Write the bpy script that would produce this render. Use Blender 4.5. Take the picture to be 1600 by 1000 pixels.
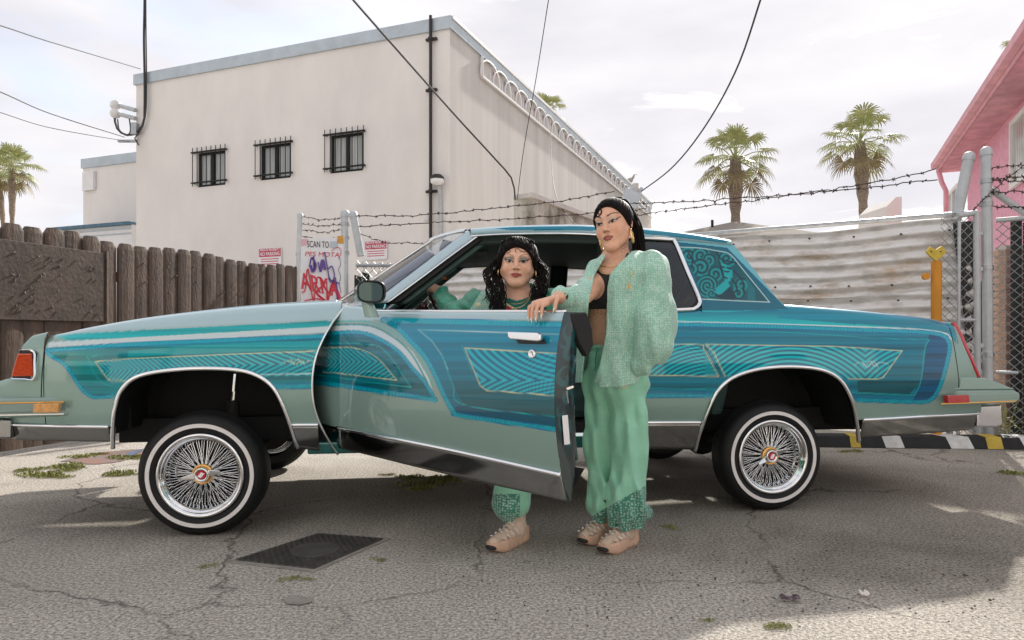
import bpy, bmesh, math, random
import numpy as np
from mathutils import Vector, Matrix
R = math.radians
rnd = random.Random(7)
scn = bpy.context.scene
for o in list(bpy.data.objects): bpy.data.objects.remove(o)
COL = scn.collection

# ---------------------------------------------------------------- camera, sky, sun
F, CX, HY, HC = 1103.0, 800.0, 525.0, 0.945      # focal length / centre / horizon of a 1600 px wide frame, eye height
cam_d = bpy.data.cameras.new('camera'); cam = bpy.data.objects.new('camera', cam_d); COL.objects.link(cam)
cam.location = (0, 0, HC); cam.rotation_euler = (R(90), 0, 0)
cam_d.sensor_width = 36; cam_d.lens = 36*F/1600; cam_d.shift_y = (HY-500)/1600
cam_d.clip_start = .05; cam_d.clip_end = 2000
scn.camera = cam
SUN_AZ, SUN_EL = R(27), R(32.5)                     # to the right of straight ahead, behind the car
world = bpy.data.worlds.new('World'); scn.world = world; world.use_nodes = True
nt = world.node_tree; nt.nodes.clear()
def N(t, **k):
    n = nt.nodes.new(t)
    for a, b in k.items():
        if a.startswith('i_'): n.inputs[a[2:].replace('_', ' ')].default_value = b
        else: setattr(n, a, b)
    return n
sky = N('ShaderNodeTexSky', sky_type='NISHITA', sun_disc=False, sun_elevation=SUN_EL, sun_rotation=SUN_AZ,
        air_density=1.0, dust_density=1.5, ozone_density=1.0)
bg = N('ShaderNodeBackground'); bg.inputs['Strength'].default_value = .15
bgc = N('ShaderNodeBackground'); bgc.inputs['Strength'].default_value = .58
tc = N('ShaderNodeTexCoord'); mp = N('ShaderNodeMapping'); mp.inputs['Scale'].default_value = (1, 1, 3.2); mp.inputs['Location'].default_value = (.35, .2, .1)
n1 = N('ShaderNodeTexNoise'); n1.inputs['Scale'].default_value = 2.3; n1.inputs['Detail'].default_value = 7; n1.inputs['Roughness'].default_value = .58; n1.inputs['Distortion'].default_value = .5
rmp = N('ShaderNodeValToRGB'); rmp.color_ramp.elements[0].position = .30; rmp.color_ramp.elements[1].position = .50
rmp.color_ramp.elements[0].color = (.42, .42, .42, 1)
n2 = N('ShaderNodeTexNoise'); n2.inputs['Scale'].default_value = 3.6; n2.inputs['Detail'].default_value = 6
rm2 = N('ShaderNodeValToRGB'); rm2.color_ramp.elements[0].position = .3; rm2.color_ramp.elements[1].position = .68
rm2.color_ramp.elements[0].color = (.78, .77, .83, 1); rm2.color_ramp.elements[1].color = (1.0, .975, .985, 1)
mx = N('ShaderNodeMixShader'); wo = N('ShaderNodeOutputWorld')
L = nt.links.new
L(tc.outputs['Generated'], mp.inputs[0]); L(mp.outputs[0], n1.inputs['Vector']); L(mp.outputs[0], n2.inputs['Vector'])
L(n1.outputs[0], rmp.inputs[0]); L(n2.outputs[0], rm2.inputs[0]); L(rm2.outputs[0], bgc.inputs[0])
L(sky.outputs[0], bg.inputs[0]); L(rmp.outputs[0], mx.inputs[0]); L(bg.outputs[0], mx.inputs[1]); L(bgc.outputs[0], mx.inputs[2]); L(mx.outputs[0], wo.inputs[0])
sd = bpy.data.lights.new('sun', 'SUN'); sd.energy = 3.3; sd.angle = R(1.4); sd.color = (1, .95, .87)
sun = bpy.data.objects.new('sun', sd); COL.objects.link(sun); sun.location = (6, 10, 12)
to_sun = Vector((math.sin(SUN_AZ)*math.cos(SUN_EL), math.cos(SUN_AZ)*math.cos(SUN_EL), math.sin(SUN_EL)))
sun.rotation_euler = to_sun.to_track_quat('Z', 'Y').to_euler()
scn.view_settings.view_transform = 'Standard'; scn.view_settings.look = 'None'
scn.view_settings.exposure = 0.84; scn.view_settings.gamma = 1; scn.view_settings.use_curve_mapping = False
scn.render.engine = 'CYCLES'; scn.render.resolution_x = 1024; scn.render.resolution_y = 640

# ---------------------------------------------------------------- helpers
def at(px, py, Y): return Vector(((px-CX)/F*Y, Y, HC-(py-HY)/F*Y))
def gnd(px, py):
    Y = HC*F/(py-HY); return Vector(((px-CX)/F*Y, Y, 0))
def tag(o, label=None, cat=None, group=None, kind=None):
    if label: o['label'] = label
    if cat: o['category'] = cat
    if group: o['group'] = group
    if kind: o['kind'] = kind
    return o
def empty(name, loc=(0, 0, 0), rz=0, parent=None):
    o = bpy.data.objects.new(name, None); COL.objects.link(o); o.location = loc; o.rotation_euler = (0, 0, rz)
    o.empty_display_size = .1
    if parent: o.parent = parent
    return o
def link(name, me, mat=None, parent=None, smooth=False):
    o = bpy.data.objects.new(name, me); COL.objects.link(o)
    if mat is not None and not me.materials: me.materials.append(mat)
    if parent: o.parent = parent
    if smooth: me.polygons.foreach_set('use_smooth', [True]*len(me.polygons))
    return o
def raw(name, V, Fc, mat=None, parent=None, smooth=False, col=None):
    me = bpy.data.meshes.new(name)
    V = np.asarray(V, dtype=np.float64)
    me.from_pydata(V.tolist() if not isinstance(Fc, np.ndarray) else [], [], Fc if not isinstance(Fc, np.ndarray) else [])
    if isinstance(Fc, np.ndarray):
        me.vertices.add(len(V)); me.vertices.foreach_set('co', V.astype(np.float32).ravel())
        k = Fc.shape[1]; me.loops.add(Fc.size); me.loops.foreach_set('vertex_index', Fc.astype(np.int32).ravel())
        me.polygons.add(len(Fc)); me.polygons.foreach_set('loop_start', np.arange(0, Fc.size, k, dtype=np.int32))
        me.update(calc_edges=True); me.validate()
    if col is not None:
        ca = me.color_attributes.new('paint', 'FLOAT_COLOR', 'POINT')
        c4 = np.ones((len(V), 4), np.float32); c4[:, :3] = col; ca.data.foreach_set('color', c4.ravel())
    o = link(name, me, mat, parent, smooth)
    return o
class MB:
    """collects boxes, tubes, prisms and sheets into one mesh"""
    def __init__(s): s.v = []; s.f = []
    def add(s, V, Fc):
        b = len(s.v); s.v += [tuple(v) for v in V]; s.f += [tuple(i+b for i in f) for f in Fc]; return s
    def box(s, c, size, M=None):
        x, y, z = [d/2 for d in size]; c = Vector(c)
        V = [Vector((i*x, j*y, k*z)) for i in (-1, 1) for j in (-1, 1) for k in (-1, 1)]
        if M: V = [M @ v for v in V]
        return s.add([v+c for v in V], [(0, 1, 3, 2), (4, 6, 7, 5), (0, 4, 5, 1), (2, 3, 7, 6), (0, 2, 6, 4), (1, 5, 7, 3)])
    def bar(s, a, b, w, h, up=(0, 0, 1)):
        a, b = Vector(a), Vector(b); d = (b-a).normalized(); up = Vector(up)
        if abs(d.dot(up)) > .98: up = Vector((1, 0, 0))
        x = d.cross(up).normalized()*w/2; y = x.cross(d).normalized()*h/2
        V = [p+i*x+j*y for p in (a, b) for i, j in ((-1, -1), (1, -1), (1, 1), (-1, 1))]
        return s.add(V, [(3, 2, 1, 0), (4, 5, 6, 7), (0, 1, 5, 4), (1, 2, 6, 5), (2, 3, 7, 6), (3, 0, 4, 7)])
    def tube(s, pts, r, n=8, closed=False, cap=True, flat=1.0):
        P = [Vector(p) for p in pts]; m = len(P)
        rr = r if hasattr(r, '__len__') else [r]*m
        up = None; rings = []
        for i in range(m):
            if closed: t = P[(i+1) % m]-P[i-1]
            else: t = P[min(i+1, m-1)]-P[max(i-1, 0)]
            t.normalize()
            if up is None:
                up = Vector((0, 0, 1)) if abs(t.z) < .9 else Vector((1, 0, 0))
                up = (up-t*up.dot(t)).normalized()
            else:
                u2 = up-t*up.dot(t)
                up = u2.normalized() if u2.length > 1e-6 else up
            sd_ = t.cross(up)
            rings.append([P[i]+(up*math.cos(a)*flat+sd_*math.sin(a))*rr[i] for a in [2*math.pi*k/n for k in range(n)]])
        V = [v for q in rings for v in q]; Fc = []
        for i in range(m if closed else m-1):
            j = (i+1) % m
            for k in range(n):
                k2 = (k+1) % n; Fc.append((i*n+k, i*n+k2, j*n+k2, j*n+k))
        if cap and not closed: Fc += [tuple(range(n))[::-1], tuple((m-1)*n+k for k in range(n))]
        return s.add(V, Fc)
    def lathe(s, prof, M=None, n=48, close=False):
        """prof = (radius, axial); spins round local Y"""
        V = []; m = len(prof)
        for i in range(n):
            a = 2*math.pi*i/n
            for r_, y in prof: V.append(Vector((r_*math.cos(a), y, r_*math.sin(a))))
        if M: V = [M @ v for v in V]
        Fc = []
        for i in range(n):
            j = (i+1) % n
            for k in range(m-1 if not close else m):
                k2 = (k+1) % m; Fc.append((i*m+k, i*m+k2, j*m+k2, j*m+k))
        return s.add(V, Fc)
    def prism(s, poly, vec):
        """poly: 3-D outline, extruded by vec"""
        P = [Vector(p) for p in poly]; vec = Vector(vec); m = len(P)
        return s.add(P+[p+vec for p in P], [tuple(range(m))[::-1], tuple(range(m, 2*m))]+[(i, (i+1) % m, m+(i+1) % m, m+i) for i in range(m)])
    def sheet(s, grid):
        """grid[i][j] of points"""
        a = len(grid); b = len(grid[0])
        return s.add([p for r_ in grid for p in r_], [(i*b+j, (i+1)*b+j, (i+1)*b+j+1, i*b+j+1) for i in range(a-1) for j in range(b-1)])
    def build(s, name, mat, parent=None, smooth=False, bevel=0, solid=0, seg=2):
        me = bpy.data.meshes.new(name); me.from_pydata(s.v, [], s.f); me.update()
        bm = bmesh.new(); bm.from_mesh(me); bmesh.ops.recalc_face_normals(bm, faces=bm.faces); bm.to_mesh(me); bm.free()
        o = link(name, me, mat, parent, smooth)
        if solid:
            m = o.modifiers.new('solid', 'SOLIDIFY'); m.thickness = solid; m.offset = 0
        if bevel:
            m = o.modifiers.new('bevel', 'BEVEL'); m.width = bevel; m.segments = seg; m.limit_method = 'ANGLE'; m.angle_limit = R(40)
            m.harden_normals = False
        return o
def copy_tree(o, parent=None):
    c = o.copy(); COL.objects.link(c); c.parent = parent
    for ch in list(o.children): copy_tree(ch, c)
    return c
def spline(pts, n):
    """Catmull-Rom through points (any dimension) -> n samples evenly along the curve"""
    P = np.asarray([tuple(p) for p in pts], float)
    Q = np.vstack([2*P[0]-P[1], P, 2*P[-1]-P[-2]]); out = []
    for i in range(1, len(Q)-2):
        t = np.linspace(0, 1, 24, endpoint=False)[:, None]
        a, b, c, d = Q[i-1], Q[i], Q[i+1], Q[i+2]
        out.append(.5*((2*b)+(-a+c)*t+(2*a-5*b+4*c-d)*t*t+(-a+3*b-3*c+d)*t**3))
    out = np.vstack(out+[P[-1:]])
    s_ = np.r_[0, np.cumsum(np.linalg.norm(np.diff(out, axis=0), axis=1))]
    q = np.linspace(0, s_[-1], n)
    return np.stack([np.interp(q, s_, out[:, k]) for k in range(out.shape[1])], 1)

# ---------------------------------------------------------------- materials
MAT = {}
def mat(name, col, rough=.6, metal=0, var=0, vscale=6, bump=0, bscale=60, col2=None, detail=5, spec=.5, coat=0, trans=0, alpha=1, ior=1.45, coords='Object', stretch=(1, 1, 1), attr=False, sheen=0, lo=.35, hi=.65, emit=None, vdist=0, sss=0):
    m = bpy.data.materials.new(name); m.use_nodes = True; t = m.node_tree; b = t.nodes['Principled BSDF']; l = t.links.new
    b.inputs['Base Color'].default_value = (*col, 1); b.inputs['Roughness'].default_value = rough; b.inputs['Metallic'].default_value = metal
    b.inputs['Specular IOR Level'].default_value = spec; b.inputs['Coat Weight'].default_value = coat; b.inputs['Coat Roughness'].default_value = .04
    b.inputs['Transmission Weight'].default_value = trans; b.inputs['IOR'].default_value = ior; b.inputs['Alpha'].default_value = alpha
    b.inputs['Sheen Weight'].default_value = sheen
    if sss: b.inputs['Subsurface Weight'].default_value = sss; b.inputs['Subsurface Radius'].default_value = (.012, .005, .003); b.inputs['Subsurface Scale'].default_value = 1
    base = None
    if attr:
        a = t.nodes.new('ShaderNodeAttribute'); a.attribute_name = 'paint'; base = a.outputs['Color']
    if var or col2 or bump:
        c = t.nodes.new('ShaderNodeTexCoord'); mp_ = t.nodes.new('ShaderNodeMapping'); mp_.inputs['Scale'].default_value = stretch
        l(c.outputs[coords], mp_.inputs[0])
    if var or col2:
        nz = t.nodes.new('ShaderNodeTexNoise'); nz.inputs['Scale'].default_value = vscale; nz.inputs['Detail'].default_value = detail; nz.inputs['Roughness'].default_value = .62; nz.inputs['Distortion'].default_value = vdist
        l(mp_.outputs[0], nz.inputs['Vector'])
        rp = t.nodes.new('ShaderNodeValToRGB'); rp.color_ramp.elements[0].position = lo; rp.color_ramp.elements[1].position = hi
        if base is not None:
            rp.color_ramp.elements[0].color = (1-var, 1-var, 1-var, 1); rp.color_ramp.elements[1].color = (1+var*.4,)*3+(1,)
            mm = t.nodes.new('ShaderNodeMix'); mm.data_type = 'RGBA'; mm.blend_type = 'MULTIPLY'; mm.inputs['Factor'].default_value = 1
            l(base, mm.inputs['A']); l(rp.outputs[0], mm.inputs['B']); base = mm.outputs['Result']
        else:
            c2 = col2 if col2 else tuple(x*(1-var) for x in col)
            rp.color_ramp.elements[0].color = (*c2, 1); rp.color_ramp.elements[1].color = (*col, 1); base = rp.outputs[0]
        l(nz.outputs[0], rp.inputs[0])
    if base is not None: l(base, b.inputs['Base Color'])
    if bump:
        nb = t.nodes.new('ShaderNodeTexNoise'); nb.inputs['Scale'].default_value = bscale; nb.inputs['Detail'].default_value = 4
        l(mp_.outputs[0], nb.inputs['Vector'])
        bp = t.nodes.new('ShaderNodeBump'); bp.inputs['Strength'].default_value = bump; bp.inputs['Distance'].default_value = .01
        l(nb.outputs[0], bp.inputs['Height']); l(bp.outputs[0], b.inputs['Normal'])
    if emit: b.inputs['Emission Color'].default_value = (*emit[0], 1); b.inputs['Emission Strength'].default_value = emit[1]
    MAT[name] = m; return m
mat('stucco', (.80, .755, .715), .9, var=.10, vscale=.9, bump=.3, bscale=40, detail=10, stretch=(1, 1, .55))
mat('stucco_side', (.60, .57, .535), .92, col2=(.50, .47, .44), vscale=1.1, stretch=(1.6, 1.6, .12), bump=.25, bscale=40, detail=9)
mat('stucco_old', (.50, .47, .42), .95, col2=(.20, .18, .15), vscale=3.2, stretch=(1, 1, .5), bump=.5, bscale=30, lo=.35, hi=.52)
mat('flashing', (.50, .56, .60), .5, metal=.3, var=.15, vscale=3)
mat('white_paint', (.78, .77, .76), .55, var=.08, vscale=4)
mat('pink_accent', (.70, .42, .46), .6)
mat('lilac_accent', (.45, .45, .62), .6)
mat('iron_black', (.015, .017, .016), .45, metal=.4, var=.3, vscale=30)
mat('window_glass', (.50, .51, .49), .10, spec=.7, var=.45, vscale=4, stretch=(4, 4, .15))
mat('curtain', (.50, .50, .47), .8, var=.3, vscale=20, stretch=(3, 3, .1))
mat('pipe_rust', (.035, .03, .028), .6, var=.4, vscale=12)
mat('galv', (.46, .48, .49), .42, metal=.75, var=.22, vscale=14, bump=.08, bscale=90)
mat('galv_paint', (.52, .54, .55), .5, metal=.25, var=.15, vscale=10, bump=.1, bscale=60)
mat('wire_rust', (.10, .07, .055), .7, metal=.4, var=.5, vscale=40)
mat('wire_galv', (.42, .43, .42), .45, metal=.7, var=.3, vscale=40)
mat('cable', (.045, .042, .042), .6)
mat('brown_paint', (.102, .068, .049), .62, col2=(.050, .034, .026), vscale=9, stretch=(1, 1, .35), bump=.6, bscale=55, lo=.3, hi=.6)
mat('brown_panel', (.088, .063, .048), .7, col2=(.052, .038, .030), vscale=4.5, bump=.45, bscale=30, lo=.32, hi=.62)
mat('nail', (.15, .115, .09), .6)
mat('green_slat', (.012, .026, .020), .55, var=.3, vscale=8)
mat('black_slat', (.016, .018, .019), .5, var=.3, vscale=8)
mat('sign_white', (.80, .78, .79), .5, var=.05, vscale=8)
mat('sign_red', (.56, .03, .08), .5, var=.1, vscale=15)
mat('sign_black', (.02, .02, .02), .6)
mat('spray_red', (.72, .06, .09), .55, var=.15, vscale=20)
mat('spray_purple', (.16, .08, .33), .55, var=.15, vscale=20)
mat('spray_blue', (.13, .17, .26), .6)
mat('sticker_orange', (.75, .36, .06), .5, var=.3, vscale=60)
mat('bollard_yellow', (.66, .27, .018), .5, var=.25, vscale=6, stretch=(2, 2, .4), bump=.2, bscale=40)
mat('cap_yellow', (.62, .44, .05), .5, var=.2, vscale=25)
mat('kerb_black', (.016, .016, .017), .7, var=.35, vscale=16, bump=.4, bscale=50)
mat('kerb_white', (.66, .65, .63), .7, var=.25, vscale=14)
mat('kerb_yellow', (.56, .40, .06), .7, var=.25, vscale=14)
mat('pink_stucco', (.80, .42, .52), .9, col2=(.70, .33, .44), vscale=11, bump=.8, bscale=26, lo=.38, hi=.55)
mat('pink_trim', (.80, .42, .48), .6, var=.2, vscale=5)
mat('pink_soffit', (.74, .38, .44), .75, var=.3, vscale=4)
mat('shingle', (.33, .29, .25), .95, var=.3, vscale=30, bump=.4, bscale=60)
mat('maroon', (.12, .035, .035), .7, var=.3, vscale=5)
mat('palm_trunk', (.33, .265, .205), .95, col2=(.13, .10, .075), vscale=9, stretch=(1, 1, 2.2), bump=.9, bscale=14)
mat('palm_leaf', (.46, .47, .22), .5, col2=(.25, .28, .11), vscale=2.5, spec=.4)  # base lightened in place of sunlight passing through the fronds
mat('palm_dry', (.30, .235, .12), .8, var=.35, vscale=5)
mat('weed', (.30, .30, .10), .8, col2=(.17, .19, .05), vscale=12)
mat('rubber', (.009, .0095, .010), .55, var=.3, vscale=30, spec=.35)
mat('whitewall', (.74, .71, .69), .5, var=.06, vscale=20)
mat('chrome', (.80, .81, .82), .07, metal=1)
mat('chrome_soft', (.72, .74, .74), .16, metal=1)
mat('steel_trim', (.34, .35, .345), .10, metal=1, var=.1, vscale=10)
mat('gold', (.80, .47, .16), .18, metal=1)
mat('black_plastic', (.012, .014, .014), .4)
mat('black_rubber', (.008, .009, .009), .6)
mat('underbody', (.007, .008, .008), .75, var=.4, vscale=10)
mat('interior_green', (.05, .095, .08), .6, var=.2, vscale=8)
mat('interior_dark', (.026, .042, .037), .7, var=.3, vscale=8)
mat('seat_cloth', (.03, .07, .065), .8, var=.3, vscale=20)
mat('glass', (.93, .97, .96), .01, trans=1, ior=1.02, spec=1.0)
mat('glass_tint', (.03, .07, .075), .02, spec=.9, coat=1)
mat('mirror_glass', (.06, .09, .085), .02, metal=.9)
mat('lamp_orange', (.62, .07, .012), .08, spec=.8, coat=1, var=.45, vscale=40, stretch=(1, 1, 6))
mat('lamp_amber', (.72, .35, .09), .12, coat=1, var=.35, vscale=60)
mat('lamp_red', (.50, .008, .02), .1, coat=1, var=.3, vscale=50)
mat('emblem_red', (.55, .02, .04), .3)
mat('wood_rim', (.075, .038, .018), .3, coat=.7, var=.4, vscale=14)
mat('knob_maroon', (.05, .012, .018), .35, coat=.5)
mat('car_paint', (.2, .3, .28), .28, metal=.25, attr=True, coat=1, spec=.12)
mat('jamb_paint', (.01, .05, .05), .3, coat=1, attr=True)
mat('lamp_glass', (.8, .8, .78), .1, spec=.7)
mat('iron_cover', (.13, .122, .108), .6, metal=.5, var=.35, vscale=12)
mat('concrete_collar', (.33, .30, .265), .9, var=.35, vscale=9, bump=.5, bscale=60)
mat('skin', (.5, .3, .2), .45, attr=True, var=.10, vscale=60, bump=.06, bscale=300, spec=.4)
mat('hair', (.011, .008, .007), .58, spec=.16, var=.4, vscale=80)
mat('top_black', (.012, .013, .013), .8, sheen=.2)
mat('tee_green', (.012, .16, .135), .8, var=.15, vscale=10)
mat('shoe_sole', (.62, .40, .28), .6, var=.1, vscale=20)
mat('shoe_upper', (.66, .50, .385), .65, col2=(.50, .36, .27), vscale=22, bump=.3, bscale=120)
mat('shoe_pale', (.74, .66, .60), .5)
mat('shoe_black', (.02, .02, .02), .6)
mat('gold_jewel', (.85, .58, .26), .2, metal=1)
mat('nail_white', (.82, .78, .76), .2)
mat('logo_white', (.82, .82, .82), .6)
mat('logo_cream', (.70, .66, .40), .6)
mat('logo_gold', (.62, .40, .10), .5)
mat('tank_red', (.5, .05, .03), .5); mat('bead_orange', (.6, .16, .05), .4)
mat('gull_grey', (.40, .38, .36), .8); mat('gull_dark', (.09, .08, .08), .8)
mat('tarp_blue', (.09, .19, .27), .6, var=.4, vscale=8)
mat('visor', (.10, .11, .10), .7, var=.2, vscale=10)
# ---------------------------------------------------------------- ground
def ground_material(name, base, dark, crack=.6, agg=1.0, patch_scale=.55, grit=.5, dark_band=None):
    m = bpy.data.materials.new(name); m.use_nodes = True; t = m.node_tree; b = t.nodes['Principled BSDF']; l = t.links.new
    def nd(ty, **k):
        n_ = t.nodes.new(ty)
        for a, v in k.items(): n_.inputs[a].default_value = v
        return n_
    c = nd('ShaderNodeTexCoord')
    big = nd('ShaderNodeTexNoise', Scale=patch_scale, Detail=9, Roughness=.66, Distortion=.6); l(c.outputs['Object'], big.inputs['Vector'])
    rp = nd('ShaderNodeValToRGB'); e = rp.color_ramp.elements; e[0].position = .38; e[1].position = .60; e[0].color = (*dark, 1); e[1].color = (*base, 1)
    l(big.outputs[0], rp.inputs[0]); palette = rp.outputs[0]
    if dark_band:                                     # a darker asphalt band crosses the alley, blending into the concrete on both sides
        r2w = nd('ShaderNodeValToRGB'); e = r2w.color_ramp.elements; e[0].position = .36; e[1].position = .62; e[0].color = (*dark_band[1], 1); e[1].color = (*dark_band[0], 1); l(big.outputs[0], r2w.inputs[0])
        sx = nd('ShaderNodeSeparateXYZ'); l(c.outputs['Object'], sx.inputs[0])
        def mt(op, a, b_=None):
            n_ = t.nodes.new('ShaderNodeMath'); n_.operation = op
            for k, v in enumerate((a, b_)):
                if v is None: continue
                if isinstance(v, (int, float)): n_.inputs[k].default_value = v
                else: l(v, n_.inputs[k])
            return n_.outputs[0]
        wn_ = nd('ShaderNodeTexNoise', Scale=1.1, Detail=8, Roughness=.68); l(c.outputs['Object'], wn_.inputs['Vector'])
        wob_ = mt('MULTIPLY', mt('SUBTRACT', wn_.outputs[0], .5), 1.5)
        yy_ = mt('ADD', sx.outputs['Y'], wob_)
        near = mt('SUBTRACT', yy_, mt('SUBTRACT', 2.98, mt('MULTIPLY', sx.outputs['X'], .22)))
        far = mt('SUBTRACT', mt('ADD', 3.85, mt('MULTIPLY', mt('MAXIMUM', mt('ADD', sx.outputs['X'], 1.1), 0), .62)), yy_)
        msk_ = mt('MINIMUM', near, far); sm_ = nd('ShaderNodeMapRange'); sm_.inputs['From Min'].default_value = -.26; sm_.inputs['From Max'].default_value = .26; l(msk_, sm_.inputs['Value'])
        mw_ = nd('ShaderNodeMix'); mw_.data_type = 'RGBA'; l(sm_.outputs[0], mw_.inputs['Factor']); l(palette, mw_.inputs['A']); l(r2w.outputs[0], mw_.inputs['B']); palette = mw_.outputs['Result']
    fine = nd('ShaderNodeTexNoise', Scale=80, Detail=7, Roughness=.82); l(c.outputs['Object'], fine.inputs['Vector'])
    rf = nd('ShaderNodeValToRGB'); e = rf.color_ramp.elements; e[0].position = .41; e[1].position = .60; e[0].color = (1-grit, 1-grit, 1-grit, 1); e[1].color = (1+grit*.45,)*3+(1,)
    l(fine.outputs[0], rf.inputs[0])
    m1 = nd('ShaderNodeMix'); m1.data_type = 'RGBA'; m1.blend_type = 'MULTIPLY'; m1.inputs['Factor'].default_value = agg
    l(palette, m1.inputs['A']); l(rf.outputs[0], m1.inputs['B'])
    # dark scattered grit
    vo = nd('ShaderNodeTexVoronoi', Scale=17, Randomness=1); l(c.outputs['Object'], vo.inputs['Vector'])
    rv = nd('ShaderNodeValToRGB'); e = rv.color_ramp.elements; e[0].position = .07; e[1].position = .12; e[0].color = (.35, .35, .35, 1); e[1].color = (1, 1, 1, 1)
    l(vo.outputs['Distance'], rv.inputs[0])
    msk = nd('ShaderNodeTexNoise', Scale=1.3, Detail=3); l(c.outputs['Object'], msk.inputs['Vector'])
    rk = nd('ShaderNodeValToRGB'); e = rk.color_ramp.elements; e[0].position = .46; e[1].position = .60
    l(msk.outputs[0], rk.inputs[0])
    m2 = nd('ShaderNodeMix'); m2.data_type = 'RGBA'; m2.blend_type = 'MULTIPLY'; l(rk.outputs[0], m2.inputs['Factor'])
    l(m1.outputs['Result'], m2.inputs['A']); l(rv.outputs[0], m2.inputs['B'])
    # cracks
    wob = nd('ShaderNodeTexNoise', Scale=3.5, Detail=5, Roughness=.6); l(c.outputs['Object'], wob.inputs['Vector'])
    ad = nd('ShaderNodeMix'); ad.data_type = 'RGBA'; ad.blend_type = 'ADD'; ad.inputs['Factor'].default_value = .28
    l(c.outputs['Object'], ad.inputs['A']); l(wob.outputs['Color'], ad.inputs['B'])
    vc = nd('ShaderNodeTexVoronoi', Scale=.62, Randomness=1); vc.feature = 'DISTANCE_TO_EDGE'; l(ad.outputs['Result'], vc.inputs['Vector'])
    rc = nd('ShaderNodeValToRGB'); e = rc.color_ramp.elements; e[0].position = .001; e[1].position = .0075; e[0].color = (1-crack,)*3+(1,); e[1].color = (1, 1, 1, 1)
    l(vc.outputs['Distance'], rc.inputs[0])
    m3 = nd('ShaderNodeMix'); m3.data_type = 'RGBA'; m3.blend_type = 'MULTIPLY'; m3.inputs['Factor'].default_value = 1
    l(m2.outputs['Result'], m3.inputs['A']); l(rc.outputs[0], m3.inputs['B'])
    cm = nd('ShaderNodeTexNoise', Scale=.8, Detail=4); l(c.outputs['Object'], cm.inputs['Vector']); rcm = nd('ShaderNodeValToRGB'); e = rcm.color_ramp.elements; e[0].position = .42; e[1].position = .52; l(cm.outputs[0], rcm.inputs[0]); l(rcm.outputs[0], m3.inputs['Factor'])
    l(m3.outputs['Result'], b.inputs['Base Color']); b.inputs['Roughness'].default_value = .93; b.inputs['Specular IOR Level'].default_value = .25
    hs = nd('ShaderNodeMath'); hs.operation = 'ADD'; l(fine.outputs[0], hs.inputs[0]); l(rc.outputs[0], hs.inputs[1])
    bp = nd('ShaderNodeBump', Strength=.8, Distance=.015); l(hs.outputs[0], bp.inputs['Height']); l(bp.outputs[0], b.inputs['Normal'])
    MAT[name] = m; return m
ground_material('concrete_ground', (.70, .645, .57), (.55, .50, .435), grit=.70, dark_band=((.53, .48, .405), (.29, .262, .222)))
ground_material('stain_dark', (.15, .14, .125), (.10, .095, .085), crack=.2, grit=.5, patch_scale=2)
g = MB(); S = 300
g.add([(-S, -S, 0), (S, -S, 0), (S, S, 0), (-S, S, 0)], [(0, 1, 2, 3)])
tag(g.build('ground', MAT['concrete_ground']), kind='structure')
def blob_sheet(name, pts, z, m, rag=.05, n=160, seed=1, kind='structure'):
    """irregular sheet lying on the ground; outline given by ground points"""
    P = spline([tuple(p[:2]) for p in pts]+[tuple(pts[0][:2])], n)[:-1]; r_ = np.random.RandomState(seed)
    ph = r_.rand(6)*6.28; t = np.linspace(0, 2*np.pi, len(P), endpoint=False); c = P.mean(0)
    w = sum(np.sin(t*k+ph[i])/(1+.12*k) for i, k in enumerate((7, 13, 23, 37, 53, 71)))*rag*.4
    d = P-c; P = c+d*(1+(w/np.linalg.norm(d, axis=1))[:, None])
    me = bpy.data.meshes.new(name); bm = bmesh.new()
    vs = [bm.verts.new((x, y, z)) for x, y in P]; f = bm.faces.new(vs); bmesh.ops.triangulate(bm, faces=[f])
    bmesh.ops.recalc_face_normals(bm, faces=bm.faces); bm.to_mesh(me); bm.free()
    if me.polygons and me.polygons[0].normal.z < 0: me.flip_normals()
    return tag(link(name, me, m), kind=kind)
blob_sheet('oil_stain', [gnd(440, 936), gnd(465, 933), gnd(488, 937), gnd(480, 945), gnd(452, 946)], .005, MAT['concrete_collar'], .01, 60, 8)
# a drip of coloured paint on the pale concrete by the fence
mp_ = mat('paint_spill', (.20, .175, .165), .8, col2=(.27, .15, .12), vscale=5, lo=.42, hi=.6)
blob_sheet('paint_spill', [gnd(95, 721), gnd(170, 706), gnd(250, 702), (gnd(262, 708)), gnd(205, 718), gnd(150, 726)], .004, mp_, .05, 80, 9)
blob_sheet('blue_spill', [gnd(196, 712), gnd(206, 707), gnd(222, 703), gnd(220, 706), gnd(206, 713)], .008, MAT['spray_blue'], .03, 60, 11)

# ---------------------------------------------------------------- utility cover in its concrete collar
cv = [gnd(368, 877), gnd(497, 836), gnd(599, 844), gnd(490, 891)]
cc = sum(cv, Vector())/4
co = empty('utility_cover', cc); tag(co, 'dark diamond plate utility cover set in the pavement before the front wheel', 'utility cover')
loc = [p-cc for p in cv]
def quad_pt(q, s, t): return (q[0]*(1-s)+q[1]*s)*(1-t)+(q[3]*(1-s)+q[2]*s)*t
m = MB(); m.prism([p*1.12+Vector((0, 0, .001)) for p in loc], (0, 0, .003)); m.build('collar', MAT['concrete_collar'], co)
m = MB(); m.prism([p+Vector((0, 0, .0015)) for p in loc], (0, 0, .006)); m.build('plate', MAT['iron_cover'], co, bevel=.002)
m = MB()
for i in range(30):
    for j in range(22):
        s, t = (i+.5)/30, (j+.5)/22
        c = quad_pt(loc, s, t)+Vector((0, 0, .009)); a = (loc[1]-loc[0]).normalized(); b_ = Vector((-a.y, a.x, 0))
        if (i+j) % 2: a = b_
        m.bar(c-a*.009, c+a*.009, .005, .004)
tag(m.build('tread', MAT['iron_cover'], co), kind='stuff')
m = MB(); ctr = gnd(492, 862)-cc
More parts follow.
